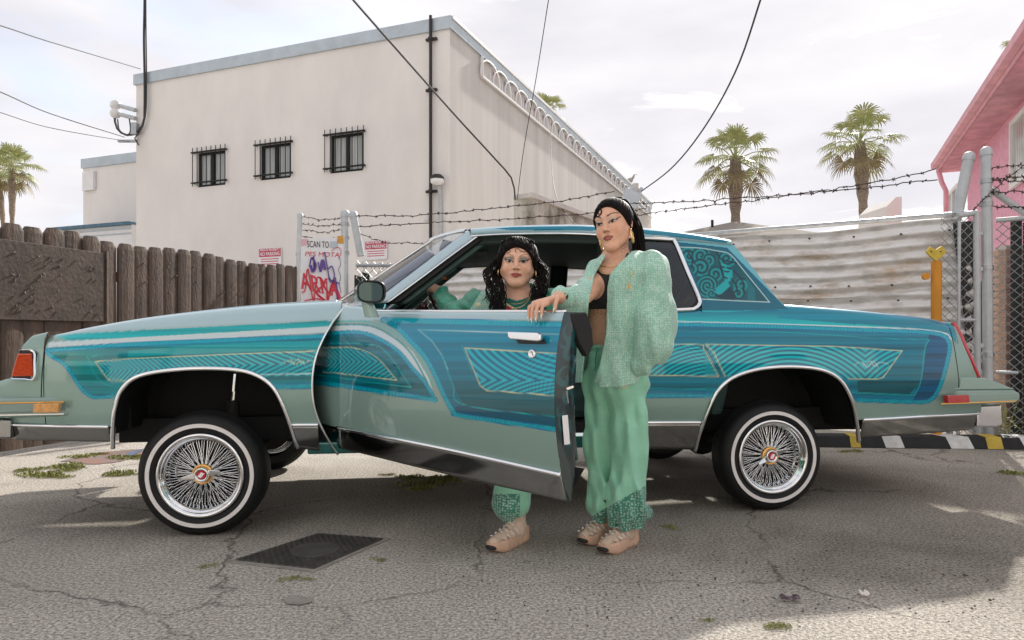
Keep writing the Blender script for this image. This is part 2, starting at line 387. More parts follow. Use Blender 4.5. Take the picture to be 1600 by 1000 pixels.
m.prism([ctr+Vector((.105*math.cos(a), .105*math.sin(a), .0062)) for a in [k*math.pi/16 for k in range(32)]], (0, 0, .006)); m.build('lid', MAT['iron_cover'], co, bevel=.002)

# ---------------------------------------------------------------- weeds
def tuft_mesh(seed, n=60, h=.022, r=.06):
    r_ = random.Random(seed); m = MB()
    for _ in range(n):
        a = r_.uniform(0, 6.28); q = r*math.sqrt(r_.random()); x, y = q*math.cos(a), q*math.sin(a)*.8
        hh = h*r_.uniform(.35, 1)*(1.15-q/r*.7); le = r_.uniform(0, 6.28); ln = r_.uniform(.3, 1.1)*hh; w = .0035
        d = Vector((math.cos(le), math.sin(le), 0)); s_ = Vector((-d.y, d.x, 0))*w; p = Vector((x, y, 0))
        m.add([p-s_, p+s_, p+d*ln*.4+Vector((0, 0, hh*.65))+s_*.8, p+d*ln*.4+Vector((0, 0, hh*.65))-s_*.8, p+d*ln+Vector((0, 0, hh))], [(0, 1, 2, 3), (3, 2, 4)])
    me = bpy.data.meshes.new('weed_tuft'); me.from_pydata(m.v, [], m.f); me.materials.append(MAT['weed']); return me
TM = [tuft_mesh(s) for s in (1, 2, 3)]
tufts = [(75, 742, 1.5), (60, 735, 1.1), (95, 730, 1.5), (110, 736, .9), (130, 714, 1.2), (150, 711, .9), (88, 745, 1.0), (205, 716, 1.4), (190, 718, .8), (215, 714, .8), (200, 740, 1.2), (190, 744, .8),
         (655, 747, 1.0), (672, 756, 1.5), (685, 748, 1.2), (668, 764, 1.0), (612, 742, .6), (640, 746, .7), (322, 886, .4), (460, 905, .5), (480, 906, .35),
         (596, 876, .4), (1050, 826, .5), (1040, 823, .35), (1225, 982, .5), (1205, 981, .35), (1100, 972, .3), (1590, 740, 1.0), (1325, 706, .9)]
big = bpy.data.meshes.new('weed_patches'); V = []; Fc = []
for i, (px, py, s) in enumerate(tufts):
    me = TM[i % 3]; p = gnd(px, py); b0 = len(V); a = i*1.7; ca, sa = math.cos(a), math.sin(a); k = 3 if s < .7 else 5
    for q in range(k):
        ox, oy = (rnd.uniform(-.10, .10)*s, rnd.uniform(-.05, .05)*s) if q else (0, 0); b0 = len(V)
        for v in me.vertices: V.append((p.x+ox+(v.co.x*ca-v.co.y*sa)*s, p.y+oy+(v.co.x*sa+v.co.y*ca)*s, .004+v.co.z*s))
        Fc += [tuple(b0+j for j in f.vertices) for f in me.polygons]
big.from_pydata(V, [], Fc); tag(link('weed_patches', big, MAT['weed']), 'low yellow green weeds growing in the pavement cracks', 'weeds', kind='stuff')
# loose bits of gravel on the shaded asphalt
m = MB()
for _ in range(260):
    px, py = rnd.uniform(720, 1560), rnd.gauss(905, 38)
    if not 815 < py < 985: continue
    p = gnd(px, py); s = rnd.uniform(.002, .006)*(1.6 if rnd.random() < .06 else 1)
    m.add([p+Vector((s, 0, .006)), p+Vector((-s*.6, s, .006)), p+Vector((-s*.6, -s, .006)), p+Vector((0, 0, .006+s))], [(0, 1, 3), (1, 2, 3), (2, 0, 3)])
tag(m.build('gravel', MAT['stain_dark']), 'loose dark gravel scattered on the asphalt', 'gravel', kind='stuff')
for k, (px, py, L_, c) in enumerate([(1235, 941, .07, 'knob_maroon'), (1352, 934, .03, 'shoe_pale')]):
    p = gnd(px, py)+Vector((0, 0, .012)); m = MB()
    m.sheet([[p+Vector((L_*(i/5-.5), (.012+.006*math.sin(i*2))*(j-.5), .004*math.sin(i*1.7)+.003*j)) for j in range(3)] for i in range(6)])
    tag(m.build('litter_scrap', MAT[c], solid=.001), ['thin dull red scrap lying on the asphalt', 'small crumpled white scrap lying on the asphalt'][k], 'litter')

# ---------------------------------------------------------------- striped wheel stop bar at the right
a, b_ = gnd(1260, 699), gnd(1690, 704); d = (b_-a).normalized(); nrm = Vector((d.y, -d.x, 0))
ks = empty('striped_kerb_bar', a); tag(ks, 'black kerb bar with white and yellow painted stripes behind the car', 'kerb bar')
Lk = (b_-a).length
def kp(s, y, z): return d*s+nrm*y*-1+Vector((0, 0, z))
m = MB(); m.prism([kp(0, .0, 0), kp(0, .035, .095), kp(0, .15, .105), kp(0, .2, 0)], d*Lk); m.build('bar', MAT['kerb_black'], ks, bevel=.008)
for (x0, x1, sl, c) in [(1372, 1400, 10, 'kerb_white'), (1466, 1500, 14, 'kerb_white'), (1530, 1553, 2, 'kerb_yellow'), (1575, 1605, 14, 'kerb_white'), (1327, 1342, 1, 'kerb_yellow')]:
    s0 = (gnd(x0, 699)-a).dot(d); s1 = (gnd(x1, 699)-a).dot(d); sk = sl*.0045
    m = MB(); m.sheet([[kp(s0+sk, -.002, .004), kp(s0+sk*.5, .033, .098), kp(s0-sk, .15, .1085)], [kp(s1+sk, -.002, .004), kp(s1+sk*.5, .033, .098), kp(s1-sk, .15, .1085)]])
    m.build('stripe', MAT[c], ks)
# ---------------------------------------------------------------- the pale building
KB = Vector(((703-CX)/F*15, 15, 0)); DR = Vector((.3705, .9288, 0)); DL = Vector((-.9288, .3705, 0)); HB = 7.74
FN = Vector((-.3705, -.9288, 0)); RN = Vector((.9288, -.3705, 0))       # outward normals of the front and the right wall
def onwall(px, py, K, d, nrm):
    ray = Vector(((px-CX)/F, 1, -(py-HY)/F)); t = (Vector((K.x, K.y, 0))-Vector((0, 0, 0))).dot(nrm)/ray.dot(nrm)
    p = ray*t; return (p-Vector((K.x, K.y, 0))).dot(d), HC+p.z
def fp(s, z, off=0): return DL*s+FN*off+Vector((0, 0, z))
def rp_(s, z, off=0): return DR*s+RN*off+Vector((0, 0, z))
bd = empty('stucco_building', KB); tag(bd, 'large pale stucco building with three barred windows and grey roof edge', 'building')
LFW, LRW = 9.11, 22.9
wins = [(304, 352, 237, 291), (402, 454, 225, 280), (511, 567, 209, 269)]
wr = []
for x0, x1, y0, y1 in wins:
    s1, zt = onwall(x0+5, y0, KB, DL, FN); s0, _ = onwall(x1, y0, KB, DL, FN); _, zb = onwall((x0+x1)/2, y1, KB, DL, FN)
    _, zt = onwall((x0+x1)/2, y0, KB, DL, FN); wr.append((s0, s1, zb, zt))
ss = sorted({0, LFW, *[w[0] for w in wr], *[w[1] for w in wr]}); zb_ = min(w[2] for w in wr); zt_ = max(w[3] for w in wr)
wr = [(a, b, zb_+.0, zt_) if False else (a, b, c, d_) for a, b, c, d_ in wr]
m = MB()
for i in range(len(ss)-1):
    a, b = ss[i], ss[i+1]; h = [w for w in wr if abs(w[0]-a) < 1e-6]
    if h: _, _, z0, z1 = h[0]; spans = [(0, z0), (z1, HB-.1)]
    else: spans = [(0, HB-.1)]
    for z0, z1 in spans: m.add([fp(a, z0), fp(b, z0), fp(b, z1), fp(a, z1)], [(0, 1, 2, 3)])
for a, b, z0, z1 in wr:                                                   # reveals
    for p, q in (((a, z0), (b, z0)), ((b, z0), (b, z1)), ((b, z1), (a, z1)), ((a, z1), (a, z0))):
        m.add([fp(*p), fp(*q), fp(*q, -.16), fp(*p, -.16)], [(0, 1, 2, 3)])
m.build('front_wall', MAT['stucco'], bd)
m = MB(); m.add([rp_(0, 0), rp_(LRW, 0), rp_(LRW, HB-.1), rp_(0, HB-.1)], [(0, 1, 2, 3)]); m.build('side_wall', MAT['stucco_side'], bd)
m = MB()
c0, c1, c2, c3 = fp(0, 0), fp(LFW, 0), fp(LFW, 0)+DR*LRW, rp_(LRW, 0)
up = Vector((0, 0, HB-.1))
m.add([c1, c2, c2+up, c1+up], [(0, 1, 2, 3)]); m.add([c2, c3, c3+up, c2+up], [(0, 1, 2, 3)]); m.build('rear_walls', MAT['stucco'], bd)
m = MB(); z = Vector((0, 0, HB-.35)); m.add([c0+z, c1+z, c2+z, c3+z], [(0, 1, 2, 3)]); m.build('roof', MAT['shingle'], bd)
m = MB(); ov = .05
m.prism([fp(-ov, HB-.27, -.12), fp(-ov, HB-.27, ov), fp(-ov, HB, ov), fp(-ov, HB, -.12)], DL*(LFW+2*ov)); m.build('parapet_cap', MAT['flashing'], bd)
m = MB(); m.prism([rp_(.125, HB-.27, -.12), rp_(.125, HB-.27, ov), rp_(.125, HB+.004, ov), rp_(.125, HB+.004, -.12)], DR*(LRW-.1)); m.build('parapet_cap', MAT['flashing'], bd)
m = MB(); m.prism([rp_(0, HB-.06, ov+.002), rp_(0, HB-.06, ov+.03), rp_(0, HB+.01, ov+.03), rp_(0, HB+.01, ov+.002)], DR*LRW); m.build('gutter_lip', MAT['white_paint'], bd)
for a, b, z0, z1 in wr:
    w = empty('window', fp(0, 0), parent=bd); w.location = (0, 0, 0)
    def fr(name, s0, s1, za, zb2, o0, o1, mt):
        q = MB(); q.prism([fp(s0, za, o0), fp(s0, za, o1), fp(s0, zb2, o1), fp(s0, zb2, o0)], DL*(s1-s0)); return q.build(name, MAT[mt], w)
    mid = (a+b)/2; t = .055
    q = MB()
    for s0, s1, za, zb2 in ((a, b, z0, z0+t), (a, b, z1-t, z1), (a, a+t, z0+t, z1-t), (b-t, b, z0+t, z1-t), (mid-t*.7, mid+t*.7, z0+t, z1-t)):
        q.prism([fp(s0, za, -.11), fp(s0, za, -.04), fp(s0, zb2, -.04), fp(s0, zb2, -.11)], DL*(s1-s0))
    q.build('frame', MAT['iron_black'], w)
    for s0, s1 in ((a+t, mid-t*.7), (mid+t*.7, b-t)):
        q = MB(); q.add([fp(s0, z0+t, -.085), fp(s1, z0+t, -.085), fp(s1, z1-t, -.085), fp(s0, z1-t, -.085)], [(0, 1, 2, 3)]); q.build('pane', MAT['window_glass'], w)
        q = MB(); q.sheet([[fp(s0+(s1-s0)*i/24, zz, -.125+.012*math.sin(i*1.9)) for zz in (z0, z1)] for i in range(25)]); q.build('curtain', MAT['curtain'], w)
    q = MB(); o = .07
    for k in range(8):
        s = a-.06+(b-a+.16)*k/7; q.bar(fp(s, z0+.02, o), fp(s, z1+.12, o), .016, .016)
    for zz in (z0+.10, z1-.0): q.bar(fp(a-.10, zz, o), fp(b+.14, zz, o), .05, .03)
    for s in (a-.05, b+.09):
        for zz in (z0+.10, z1): q.bar(fp(s, zz, 0), fp(s, zz, o), .03, .03)
    q.build('security_bars', MAT['iron_black'], w)
# lattice of interlaced arches under the right eave
s0 = 1.55; zb2, zt2 = 6.98, 7.46; la = empty('arch_frieze', rp_(0, 0), parent=bd); la.location = (0, 0, 0)
m = MB(); m.bar(rp_(s0, zb2, .06), rp_(LRW-.2, zb2, .06), .06, .05); m.build('lower_rail', MAT['white_paint'], la)
m = MB(); m.bar(rp_(s0, zb2, .06), rp_(s0, zt2, .06), .05, .05); m.build('end_post', MAT['white_paint'], la)
am = MB(); pitch = .735
am.tube([DR*(.56*-math.cos(t))+Vector((0, 0, .03+(zt2-zb2-.03)*math.sin(t)**.8)) for t in [math.pi*k/14 for k in range(15)]], .022, 6)
am.bar(DR*0+Vector((0, 0, .02)), DR*0+Vector((0, 0, .22)), .02, .02)
a0 = am.build('arch', MAT['white_paint'], la, smooth=False)
tm_ = MB(); tm_.prism([DR*-.09+Vector((0, 0, .38)), DR*.09+Vector((0, 0, .38)), Vector((0, 0, .17))], RN*.01)
t0 = tm_.build('accent', MAT['pink_accent'], la); t1 = tm_.build('accent', MAT['lilac_accent'], la)
nA = int((LRW-s0-.6)/pitch)
for k in range(nA):
    c = a0 if k == 0 else a0.copy()
    if k: COL.objects.link(c); c.parent = la
    c.location = rp_(s0+.45+k*pitch, zb2, .07)
    src = t0 if k % 2 == 0 else t1; q = src if k < 2 else src.copy()
    if k >= 2: COL.objects.link(q); q.parent = la
    q.location = rp_(s0+.45+k*pitch+pitch*.5, zb2, .03)
# black drain pipe with brackets, conduit and wall lamp near the corner
sp, ztp = onwall(676, 27, KB, DL, FN)
m = MB(); m.tube([fp(sp, 0, .09), fp(sp, ztp, .09)], .035, 8); pp = m.build('drain_pipe', MAT['pipe_rust'], bd)
for py in (63, 300, 142):
    _, zz = onwall(676, py, KB, DL, FN); m = MB(); m.bar(fp(sp-.13, zz, .05), fp(sp+.13, zz, .05), .06, .05); m.bar(fp(sp, zz, .05), fp(sp, zz, .13), .09, .06); m.build('bracket', MAT['pipe_rust'], pp)
sl, zl = onwall(690, 283, KB, DL, FN)
lp = empty('wall_lamp', KB+fp(sl, zl, .2)); tag(lp, 'small dome wall lamp beside the black pipe on the pale building', 'lamp')
m = MB(); Mx = Matrix.Rotation(R(90), 4, 'X'); m.lathe([(0, .10), (.09, .095), (.14, .05), (.15, .0), (.0, .0)], Mx, 20); m.build('shade', MAT['pipe_rust'], lp)
m = MB(); m.lathe([(.0, -.001), (.145, -.002), (.14, -.07), (.09, -.12), (0, -.13)], Mx, 20); m.build('bowl', MAT['lamp_glass'], lp, smooth=True)
m = MB(); m.bar(Vector((0, 0, .03)), (fp(0, 0, -.2)+DL*.16), .05, .05); m.build('arm', MAT['galv'], lp)
m = MB(); sc_, zc = onwall(688, 372, KB, DL, FN); m.tube([fp(sl, zl-.12, .12), fp(sl-.0, zl-.4, .05), fp(sl-.02, zc-2, .05)], .04, 8); m.build('conduit', MAT['galv_paint'], bd)
m = MB(); s_, z_ = onwall(668, 342, KB, DL, FN); m.lathe([(0, .05), (.05, .04), (.07, 0), (0, 0)], Matrix.Translation(fp(s_, z_, .01)) @ Matrix.Rotation(R(180), 4, 'Z'), 14); m.build('round_box', MAT['white_paint'], bd)
# service mast with insulators at the far left corner
sm, zm = onwall(216, 200, KB, DL, FN)
sv = empty('service_mast', KB+fp(sm, zm, .1)); tag(sv, 'electric service mast with two round insulators at the left corner of the pale building', 'service mast')
def sp_(px, py, off=.1):
    s, z = onwall(px, py, KB, DL, FN); return fp(s, z, off)-fp(sm, zm, .1)
for y0 in (166, 179):
    m = MB(); m.tube([sp_(217, y0+8), sp_(188, y0)], .055, 8); m.build('arm', MAT['galv_paint'], sv)
    m = MB(); c = sp_(186, y0); m.lathe([(0, -.13), (.09, -.12), (.13, -.05), (.13, .05), (.09, .12), (0, .13)], Matrix.Translation(c) @ Matrix.Rotation(R(60), 4, 'Z'), 14); m.build('insulator', MAT['white_paint'], sv, smooth=True)
m = MB(); m.tube(spline([sp_(231, -320), sp_(231, -150), sp_(231, -4), sp_(230, 60), sp_(231, 120), sp_(231, 170), sp_(229, 195), sp_(216, 210), sp_(200, 212), sp_(187, 200), sp_(184, 180)], 50), .03, 6); m.build('drop_cable', MAT['cable'], sv)
m = MB(); m.tube(spline([sp_(233, -320), sp_(233, -120), sp_(233, 30), sp_(234, 120), sp_(233, 175), sp_(226, 205), sp_(215, 214), sp_(222, 228)], 40), .018, 6); m.build('drop_cable', MAT['cable'], sv)
m = MB(); m.tube(spline([sp_(207, 185), sp_(209, 205), sp_(204, 212), sp_(192, 205), sp_(189, 188)], 30), .018, 6); m.build('loop_cable', MAT['cable'], sv)
m = MB(); m.box(sp_(216, 203), (.14, .14, .3)); m.box(sp_(205, 222), (.5, .08, .06)); m.build('clamp', MAT['galv'], sv)
# no-parking signs on the wall (text below)
def text(name, body, size, mt, parent, origin, xdir, zdir, width=None, ex=.001, bold=False, align='CENTER'):
    cu = bpy.data.curves.new(name, 'FONT'); cu.body = body; cu.size = size; cu.align_x = align; cu.align_y = 'CENTER'; cu.extrude = ex
    if bold: cu.offset = size*.018
    ob = bpy.data.objects.new(name+'_tmp', cu); COL.objects.link(ob); bpy.context.view_layer.update()
    dg = bpy.context.evaluated_depsgraph_get(); me = bpy.data.meshes.new_from_object(ob.evaluated_get(dg)); bpy.data.objects.remove(ob)
    xd, zd = Vector(xdir).normalized(), Vector(zdir).normalized(); yd = xd.cross(zd)   # text plane x,z ; normal = -y of text
    sx = 1
    if width:
        xs = [v.co.x for v in me.vertices]; w = max(xs)-min(xs); sx = width/w if w > 0 else 1
    for v in me.vertices: v.co = Vector(origin)+xd*v.co.x*sx+zd*v.co.y-yd*v.co.z
    me.materials.clear(); me.materials.append(MAT[mt]); return link(name, me, None, parent)
for px0, px1, py0, py1, lab in [(405, 441, 388, 418, 'red and white no parking sign just above the wooden fence'), (571, 606, 377, 405, 'red and white no parking sign behind the chain link gate')]:
    sA, zA = onwall(px0, py0, KB, DL, FN); sB, zB = onwall(px1, py1, KB, DL, FN); w = sA-sB; h = zA-zB; c = fp((sA+sB)/2, (zA+zB)/2, .02)
    so = empty('no_parking_sign', KB+c); tag(so, lab, 'sign', 'no parking signs on the building wall')
    X = -DL; Z = Vector((0, 0, 1)); q = MB(); q.prism([X*-w/2+Z*-h/2, X*w/2+Z*-h/2, X*w/2+Z*h/2, X*-w/2+Z*h/2], FN*.01); q.build('plate', MAT['sign_white'], so)
    q = MB(); q.prism([X*-w*.47+Z*h*.05+FN*.011, X*w*.47+Z*h*.05+FN*.011, X*w*.47+Z*h*.46+FN*.011, X*-w*.47+Z*h*.46+FN*.011], FN*.003); q.build('red_field', MAT['sign_red'], so)
    text('lettering', 'PRIVATE PROPERTY', h*.16, 'sign_white', so, Z*h*.38+FN*.016, X, Z, w*.86, bold=True)
    text('lettering', 'NO PARKING', h*.25, 'sign_white', so, Z*h*.18+FN*.016, X, Z, w*.86, bold=True)
    for k in range(3): q = MB(); q.box(Z*h*(-.06-.12*k)+FN*.0115, (.001, .001, .001)); q.bar(X*-w*.38+Z*h*(-.06-.12*k)+FN*.012, X*w*.38+Z*h*(-.06-.12*k)+FN*.012, .004, h*.035); q.build('small_print', MAT['sign_red'], so)

# ---------------------------------------------------------------- annex and shed at the left of the building
def wall_box(name, px0, px1, ptop0, Y, depth, mt, label, cap=None, cat='building', h=None):
    p0 = at(px0, ptop0, Y); d_ = -DL; n_ = FN
    # far right end from px1
    ray = Vector(((px1-CX)/F, 1, 0)); t = Vector((p0.x, p0.y, 0)).dot(n_)/ray.dot(n_); p1 = ray*t; w = (p1-Vector((p0.x, p0.y, 0))).dot(d_)
    o = empty(name, (p0.x, p0.y, 0)); tag(o, label, cat); H = p0.z
    q = MB(); q.prism([Vector((0, 0, 0)), d_*w, d_*w+Vector((0, 0, H-.05)), Vector((0, 0, H-.05))], -n_*depth); q.build('wall', MAT[mt], o)
    if cap:
        q = MB(); q.prism([d_*-.05+n_*.05+Vector((0, 0, H-.3)), d_*(w+.05)+n_*.05+Vector((0, 0, H-.3)), d_*(w+.05)+n_*.05+Vector((0, 0, H)), d_*-.05+n_*.05+Vector((0, 0, H))], -n_*(depth+.1)); q.build('roof_edge', MAT[cap], o)
    return o, d_, w, H
ax, d_, w_, H_ = wall_box('annex_building', 130, 245, 249, 23, 9, 'stucco', 'low pale annex with grey roof edge left of the big building', 'flashing')
q = MB(); q.box(d_*.35+FN*.06+Vector((0, 0, H_-.75)), (.5, .1, .6), Matrix.Rotation(R(-21.7), 3, 'Z')); q.build('corner_panel', MAT['white_paint'], ax)
sh, d_, w_, H_ = wall_box('low_shed', 78, 206, 358, 21.5, 3, 'white_paint', 'low white shed roof with a blue edge behind the wooden fence', None)
q = MB(); q.prism([FN*.12+Vector((0, 0, H_-.07)), d_*w_+FN*.12+Vector((0, 0, H_-.07)), d_*w_+FN*.12+Vector((0, 0, H_+.02)), FN*.12+Vector((0, 0, H_+.02))], -FN*4.2); q.build('roof_edge', MAT['tarp_blue'], sh)
for zz in (.16, .30): q = MB(); q.bar(FN*.02+Vector((0, 0, H_-zz)), FN*.02+d_*w_+Vector((0, 0, H_-zz)), .02, .03); q.build('siding_joint', MAT['flashing'], sh)

# stained old wall in front of the side wall
oA, oB = at(803, 311, 10.8), at(1010, 384, 14.2); H_ = oA.z
ow = empty('stained_wall', (oA.x, oA.y, 0)); tag(ow, 'old stained plaster wall with sloping cap behind the corrugated fence', 'wall')
dv = Vector((oB.x-oA.x, oB.y-oA.y, 0)); h1 = oB.z; th = Vector((.3, -.08, 0))
q = MB(); q.prism([Vector((0, 0, 0)), dv, dv+Vector((0, 0, h1)), Vector((0, 0, H_))], th); q.build('wall', MAT['stucco_old'], ow)
q = MB(); q.bar(Vector((-.02, -.05, H_+.03))+th*.5, dv+Vector((0, 0, h1+.03))+th*.5, .36, .07); q.build('coping', MAT['stucco_side'], ow)

# ---------------------------------------------------------------- wooden fence at the left
f0, f1 = Vector((-4.03-.31*1.6, 5.56-1.6, 0)), Vector((-2.80, 9.36, 0)); fd = (f1-f0).normalized(); fn = Vector((fd.y, -fd.x, 0)); LF = (f1-f0).length
fo = empty('wooden_fence', f0); tag(fo, 'dark brown painted wooden fence of dog eared boards at the left', 'fence')
def fpt(s, o, z): return fd*s+fn*o+Vector((0, 0, z))
nb = int(LF/.178)
for k in range(nb):
    s = k*LF/nb; wv = LF/nb-.003-rnd.random()*.004; H_ = 1.83+rnd.uniform(-.012, .012)+.02*math.sin(k*.7); o = rnd.uniform(-.006, .006)+(.012 if k % 2 else 0); ti = rnd.uniform(-.006, .006)
    cr = .012
    prof = [(0, 0), (wv*.15, cr*.6), (wv*.5, cr), (wv*.85, cr*.6), (wv, 0)]
    rows = [.04, .5, 1.0, 1.4, H_-.05]
    grid = []
    for zz in rows: grid.append([fpt(s+x+ti*zz, o+y+.022, zz) for x, y in prof])
    cut = [.25, .12, 0, .12, .25]
    grid.append([fpt(s+wv*.5+(x-wv*.5)*.62+ti*H_, o+y+.020, H_) for x, y in prof])
    q = MB(); q.sheet(grid)
    back = [[p-fn*.028 for p in r_] for r_ in grid]; q.sheet(back)
    n0 = len(prof)
    edge = [grid[i][0] for i in range(len(rows)+1)]+grid[-1][1:]+[grid[i][-1] for i in range(len(rows)-1, -1, -1)]
    edge2 = [back[i][0] for i in range(len(rows)+1)]+back[-1][1:]+[back[i][-1] for i in range(len(rows)-1, -1, -1)]
    q.sheet([edge, edge2]); bmt = q.build('board', MAT['brown_paint'], fo)
    if k > 8:
        for zz in (1.42, .55):
            for xx in (.3, .7): pass
for zz in (.35, 1.5): q = MB(); q.bar(fpt(0, -.05, zz), fpt(LF, -.05, zz), .05, .09); q.build('rail', MAT['brown_paint'], fo)
# plywood sheet screwed on the near end and a wide plank below it
sE = (at(155, 480, 1).x)*0
def fence_s(px):
    ray = Vector(((px-CX)/F, 1, 0)); t = f0.dot(fn)/ray.dot(fn); return (ray*t-f0).dot(fd), t
sE, tE = fence_s(155); sS = .1
zt0 = HC-(396-HY)/F*tE; zb0 = HC-(503-HY)/F*tE
q = MB(); q.prism([fpt(sS, .045, zb0+.0), fpt(sE, .045, zb0), fpt(sE, .045, zt0), fpt(sS, .045, zt0+.02)], fn*.018); q.build('plywood_sheet', MAT['brown_panel'], fo, bevel=.004)
q = MB(); q.bar(fpt(sE+.03, .05, .3), fpt(sE+.03, .05, zt0+.02), .03, .03); q.build('edge_strip', MAT['brown_paint'], fo)
r2 = random.Random(4); q = MB()
for _ in range(46):
    s, zz = r2.uniform(1.7, sE-.05), r2.uniform(zb0+.03, zt0-.04); a = r2.uniform(0, 6.28); L_ = r2.uniform(.008, .03)
    p = fpt(s, .064, zz); dd = fd*math.cos(a)*L_+Vector((0, 0, math.sin(a)*L_)); q.bar(p, p+dd+fn*r2.uniform(.004, .014), .007, .007)
tag(q.build('bent_staples', MAT['nail'], fo), kind='stuff')
q = MB()
for _ in range(26):
    s, zz = r2.uniform(sE+.1, LF-.8), r2.uniform(.95, 1.75); q.box(fpt(s, .04, zz), (.012, .012, .012))
tag(q.build('nail_heads', MAT['nail'], fo), kind='stuff')
q = MB(); p = at(165, 483, 5.0); 

# ---------------------------------------------------------------- corrugated metal fence
def corr_mat():
    m_ = bpy.data.materials.new('corrugated_metal'); m_.use_nodes = True; t = m_.node_tree; b = t.nodes['Principled BSDF']; l = t.links.new
    c = t.nodes.new('ShaderNodeTexCoord'); n_ = t.nodes.new('ShaderNodeTexNoise'); n_.inputs['Scale'].default_value = 1.7; n_.inputs['Detail'].default_value = 10; n_.inputs['Roughness'].default_value = .72
    mp2 = t.nodes.new('ShaderNodeMapping'); mp2.inputs['Scale'].default_value = (1.0, 1.0, 3.2); l(c.outputs['Object'], mp2.inputs[0]); l(mp2.outputs[0], n_.inputs['Vector'])
    rp2 = t.nodes.new('ShaderNodeValToRGB'); e = rp2.color_ramp.elements; e[0].position = .25; e[0].color = (.30, .17, .10, 1); e[1].position = .47; e[1].color = (.74, .71, .675, 1)
    x = e.new(.33); x.color = (.54, .42, .31, 1)
    x = e.new(.60); x.color = (.82, .805, .79, 1); x = e.new(.72); x.color = (.62, .60, .57, 1)
    l(n_.outputs[0], rp2.inputs[0])
    n3_ = t.nodes.new('ShaderNodeTexNoise'); n3_.inputs['Scale'].default_value = 3; n3_.inputs['Detail'].default_value = 8; mp3 = t.nodes.new('ShaderNodeMapping'); mp3.inputs['Scale'].default_value = (1.6, 1.6, 5); l(c.outputs['Object'], mp3.inputs[0]); l(mp3.outputs[0], n3_.inputs['Vector']); r3_ = t.nodes.new('ShaderNodeValToRGB'); r3_.color_ramp.elements[0].position = .36; r3_.color_ramp.elements[1].position = .5; r3_.color_ramp.elements[0].color = (.74, .72, .70, 1); l(n3_.outputs[0], r3_.inputs[0]); m3_ = t.nodes.new('ShaderNodeMix'); m3_.data_type = 'RGBA'; m3_.blend_type = 'MULTIPLY'; m3_.inputs['Factor'].default_value = 1; l(rp2.outputs[0], m3_.inputs['A']); l(r3_.outputs[0], m3_.inputs['B']); l(m3_.outputs['Result'], b.inputs['Base Color']); b.inputs['Roughness'].default_value = .6; b.inputs['Metallic'].default_value = .25
    MAT['corrugated'] = m_
corr_mat()
c0_, c1_ = Vector((4.22, 6.62, 0)), Vector((-1.05, 9.80, 0)); cd = (c1_-c0_).normalized(); cn = Vector((cd.y, -cd.x, 0))*1.0
if cn.y > 0: cn = -cn
LC = (c1_-c0_).length
cf = empty('corrugated_fence', c0_); tag(cf, 'rusty white corrugated metal fence of horizontal sheets behind the car', 'fence')
def cpt(s, o, z): return cd*s+cn*o+Vector((0, 0, z))
cuts = [(0, 2.3), (2.24, 4.4), (4.34, LC)]
for ci, (sa, sb) in enumerate(cuts):
    for lv, (za, zb3) in enumerate([(.06, .75), (.70, 1.40), (1.34, 2.02)]):
        q = MB(); grid = []; nz_ = 72; nx_ = 26; off = .012*lv+.006*ci
        za2, zb4 = za+rnd.uniform(-.03, .02), zb3+rnd.uniform(-.01, .015)
        for i in range(nz_+1):
            zz = za2+(zb4-za2)*i/nz_; row = []
            for j in range(nx_+1):
                s = sa+(sb-sa)*j/nx_
                if ci == 0 and j == 0: s += -.03*0+(2.02-zz)*.10*-1+.03*math.sin(lv*5+zz*9)
                sag = .02*math.sin(s*1.7+lv)+.012*math.sin(s*4.1+ci*2)
                row.append(cpt(s, off+.019*math.sin(zz*2*math.pi/.118)+.006*math.sin(zz*23+s*5)*math.sin(s*3.1+zz*7)+.012*math.sin(s*2.3+lv*2), zz+sag*(zz/2)))
            grid.append(row)
        q.sheet(grid); q.build('corrugated_sheet', MAT['corrugated'], cf, smooth=True, solid=.002)
nl_ = MB()
for zz in (.2, .66, .8, 1.3, 1.45, 1.94):
    for k in range(16): nl_.box(cpt(.15+k*.38+.05*math.sin(k*7+zz*9), .055, zz+.01*math.sin(k*5)), (.016, .016, .016))
tag(nl_.build('nail_heads', MAT['wire_rust'], cf), kind='stuff')
for s in (.1, 2.3, 4.4, LC-.05): q = MB(); q.tube([cpt(s, -.06, 0), cpt(s, -.06, 2.1)], .03, 10); q.build('post', MAT['galv'], cf)
q = MB(); q.tube([cpt(-.05, -.05, 2.10), cpt(2, -.05, 2.09), cpt(LC, -.05, 2.07)], .025, 10); q.build('top_rail', MAT['galv'], cf)
def chainlink(name, A, B, z0, z1, parent, sp=.1, r=.003, mt='wire_galv'):
    A, B = Vector(A), Vector(B); d = (B-A); Ln = d.length; d.normalize(); q = MB(); H = z1-z0; no = Vector((d.y, -d.x, 0))
    n_ = int((Ln+H)/sp)
    for i in range(n_):
        for sg in (1, -1):
            # line s - sg*z = const
            k = i*sp if sg == 1 else i*sp-H
            pts = []
            if sg == 1: sA, sB = k-H, k; zA, zB2 = H, 0
            else: sA, sB = k, k+H; zA, zB2 = 0, H
            ta, tb = max(0, (0-sA)/(sB-sA)), min(1, (Ln-sA)/(sB-sA))
            if tb <= ta: continue
            pa = A+d*(sA+(sB-sA)*ta)+Vector((0, 0, z0+zA+(zB2-zA)*ta))+no*.003*sg; pb = A+d*(sA+(sB-sA)*tb)+Vector((0, 0, z0+zA+(zB2-zA)*tb))+no*.003*sg
            q.tube([pa, pb], r, 4, cap=False)
    return tag(q.build(name, MAT[mt], parent), kind='stuff')
chainlink('wire_mesh', cpt(3.6, -.09, 0), cpt(LC, -.09, 0), 1.6, 2.10, cf, .09, .003)

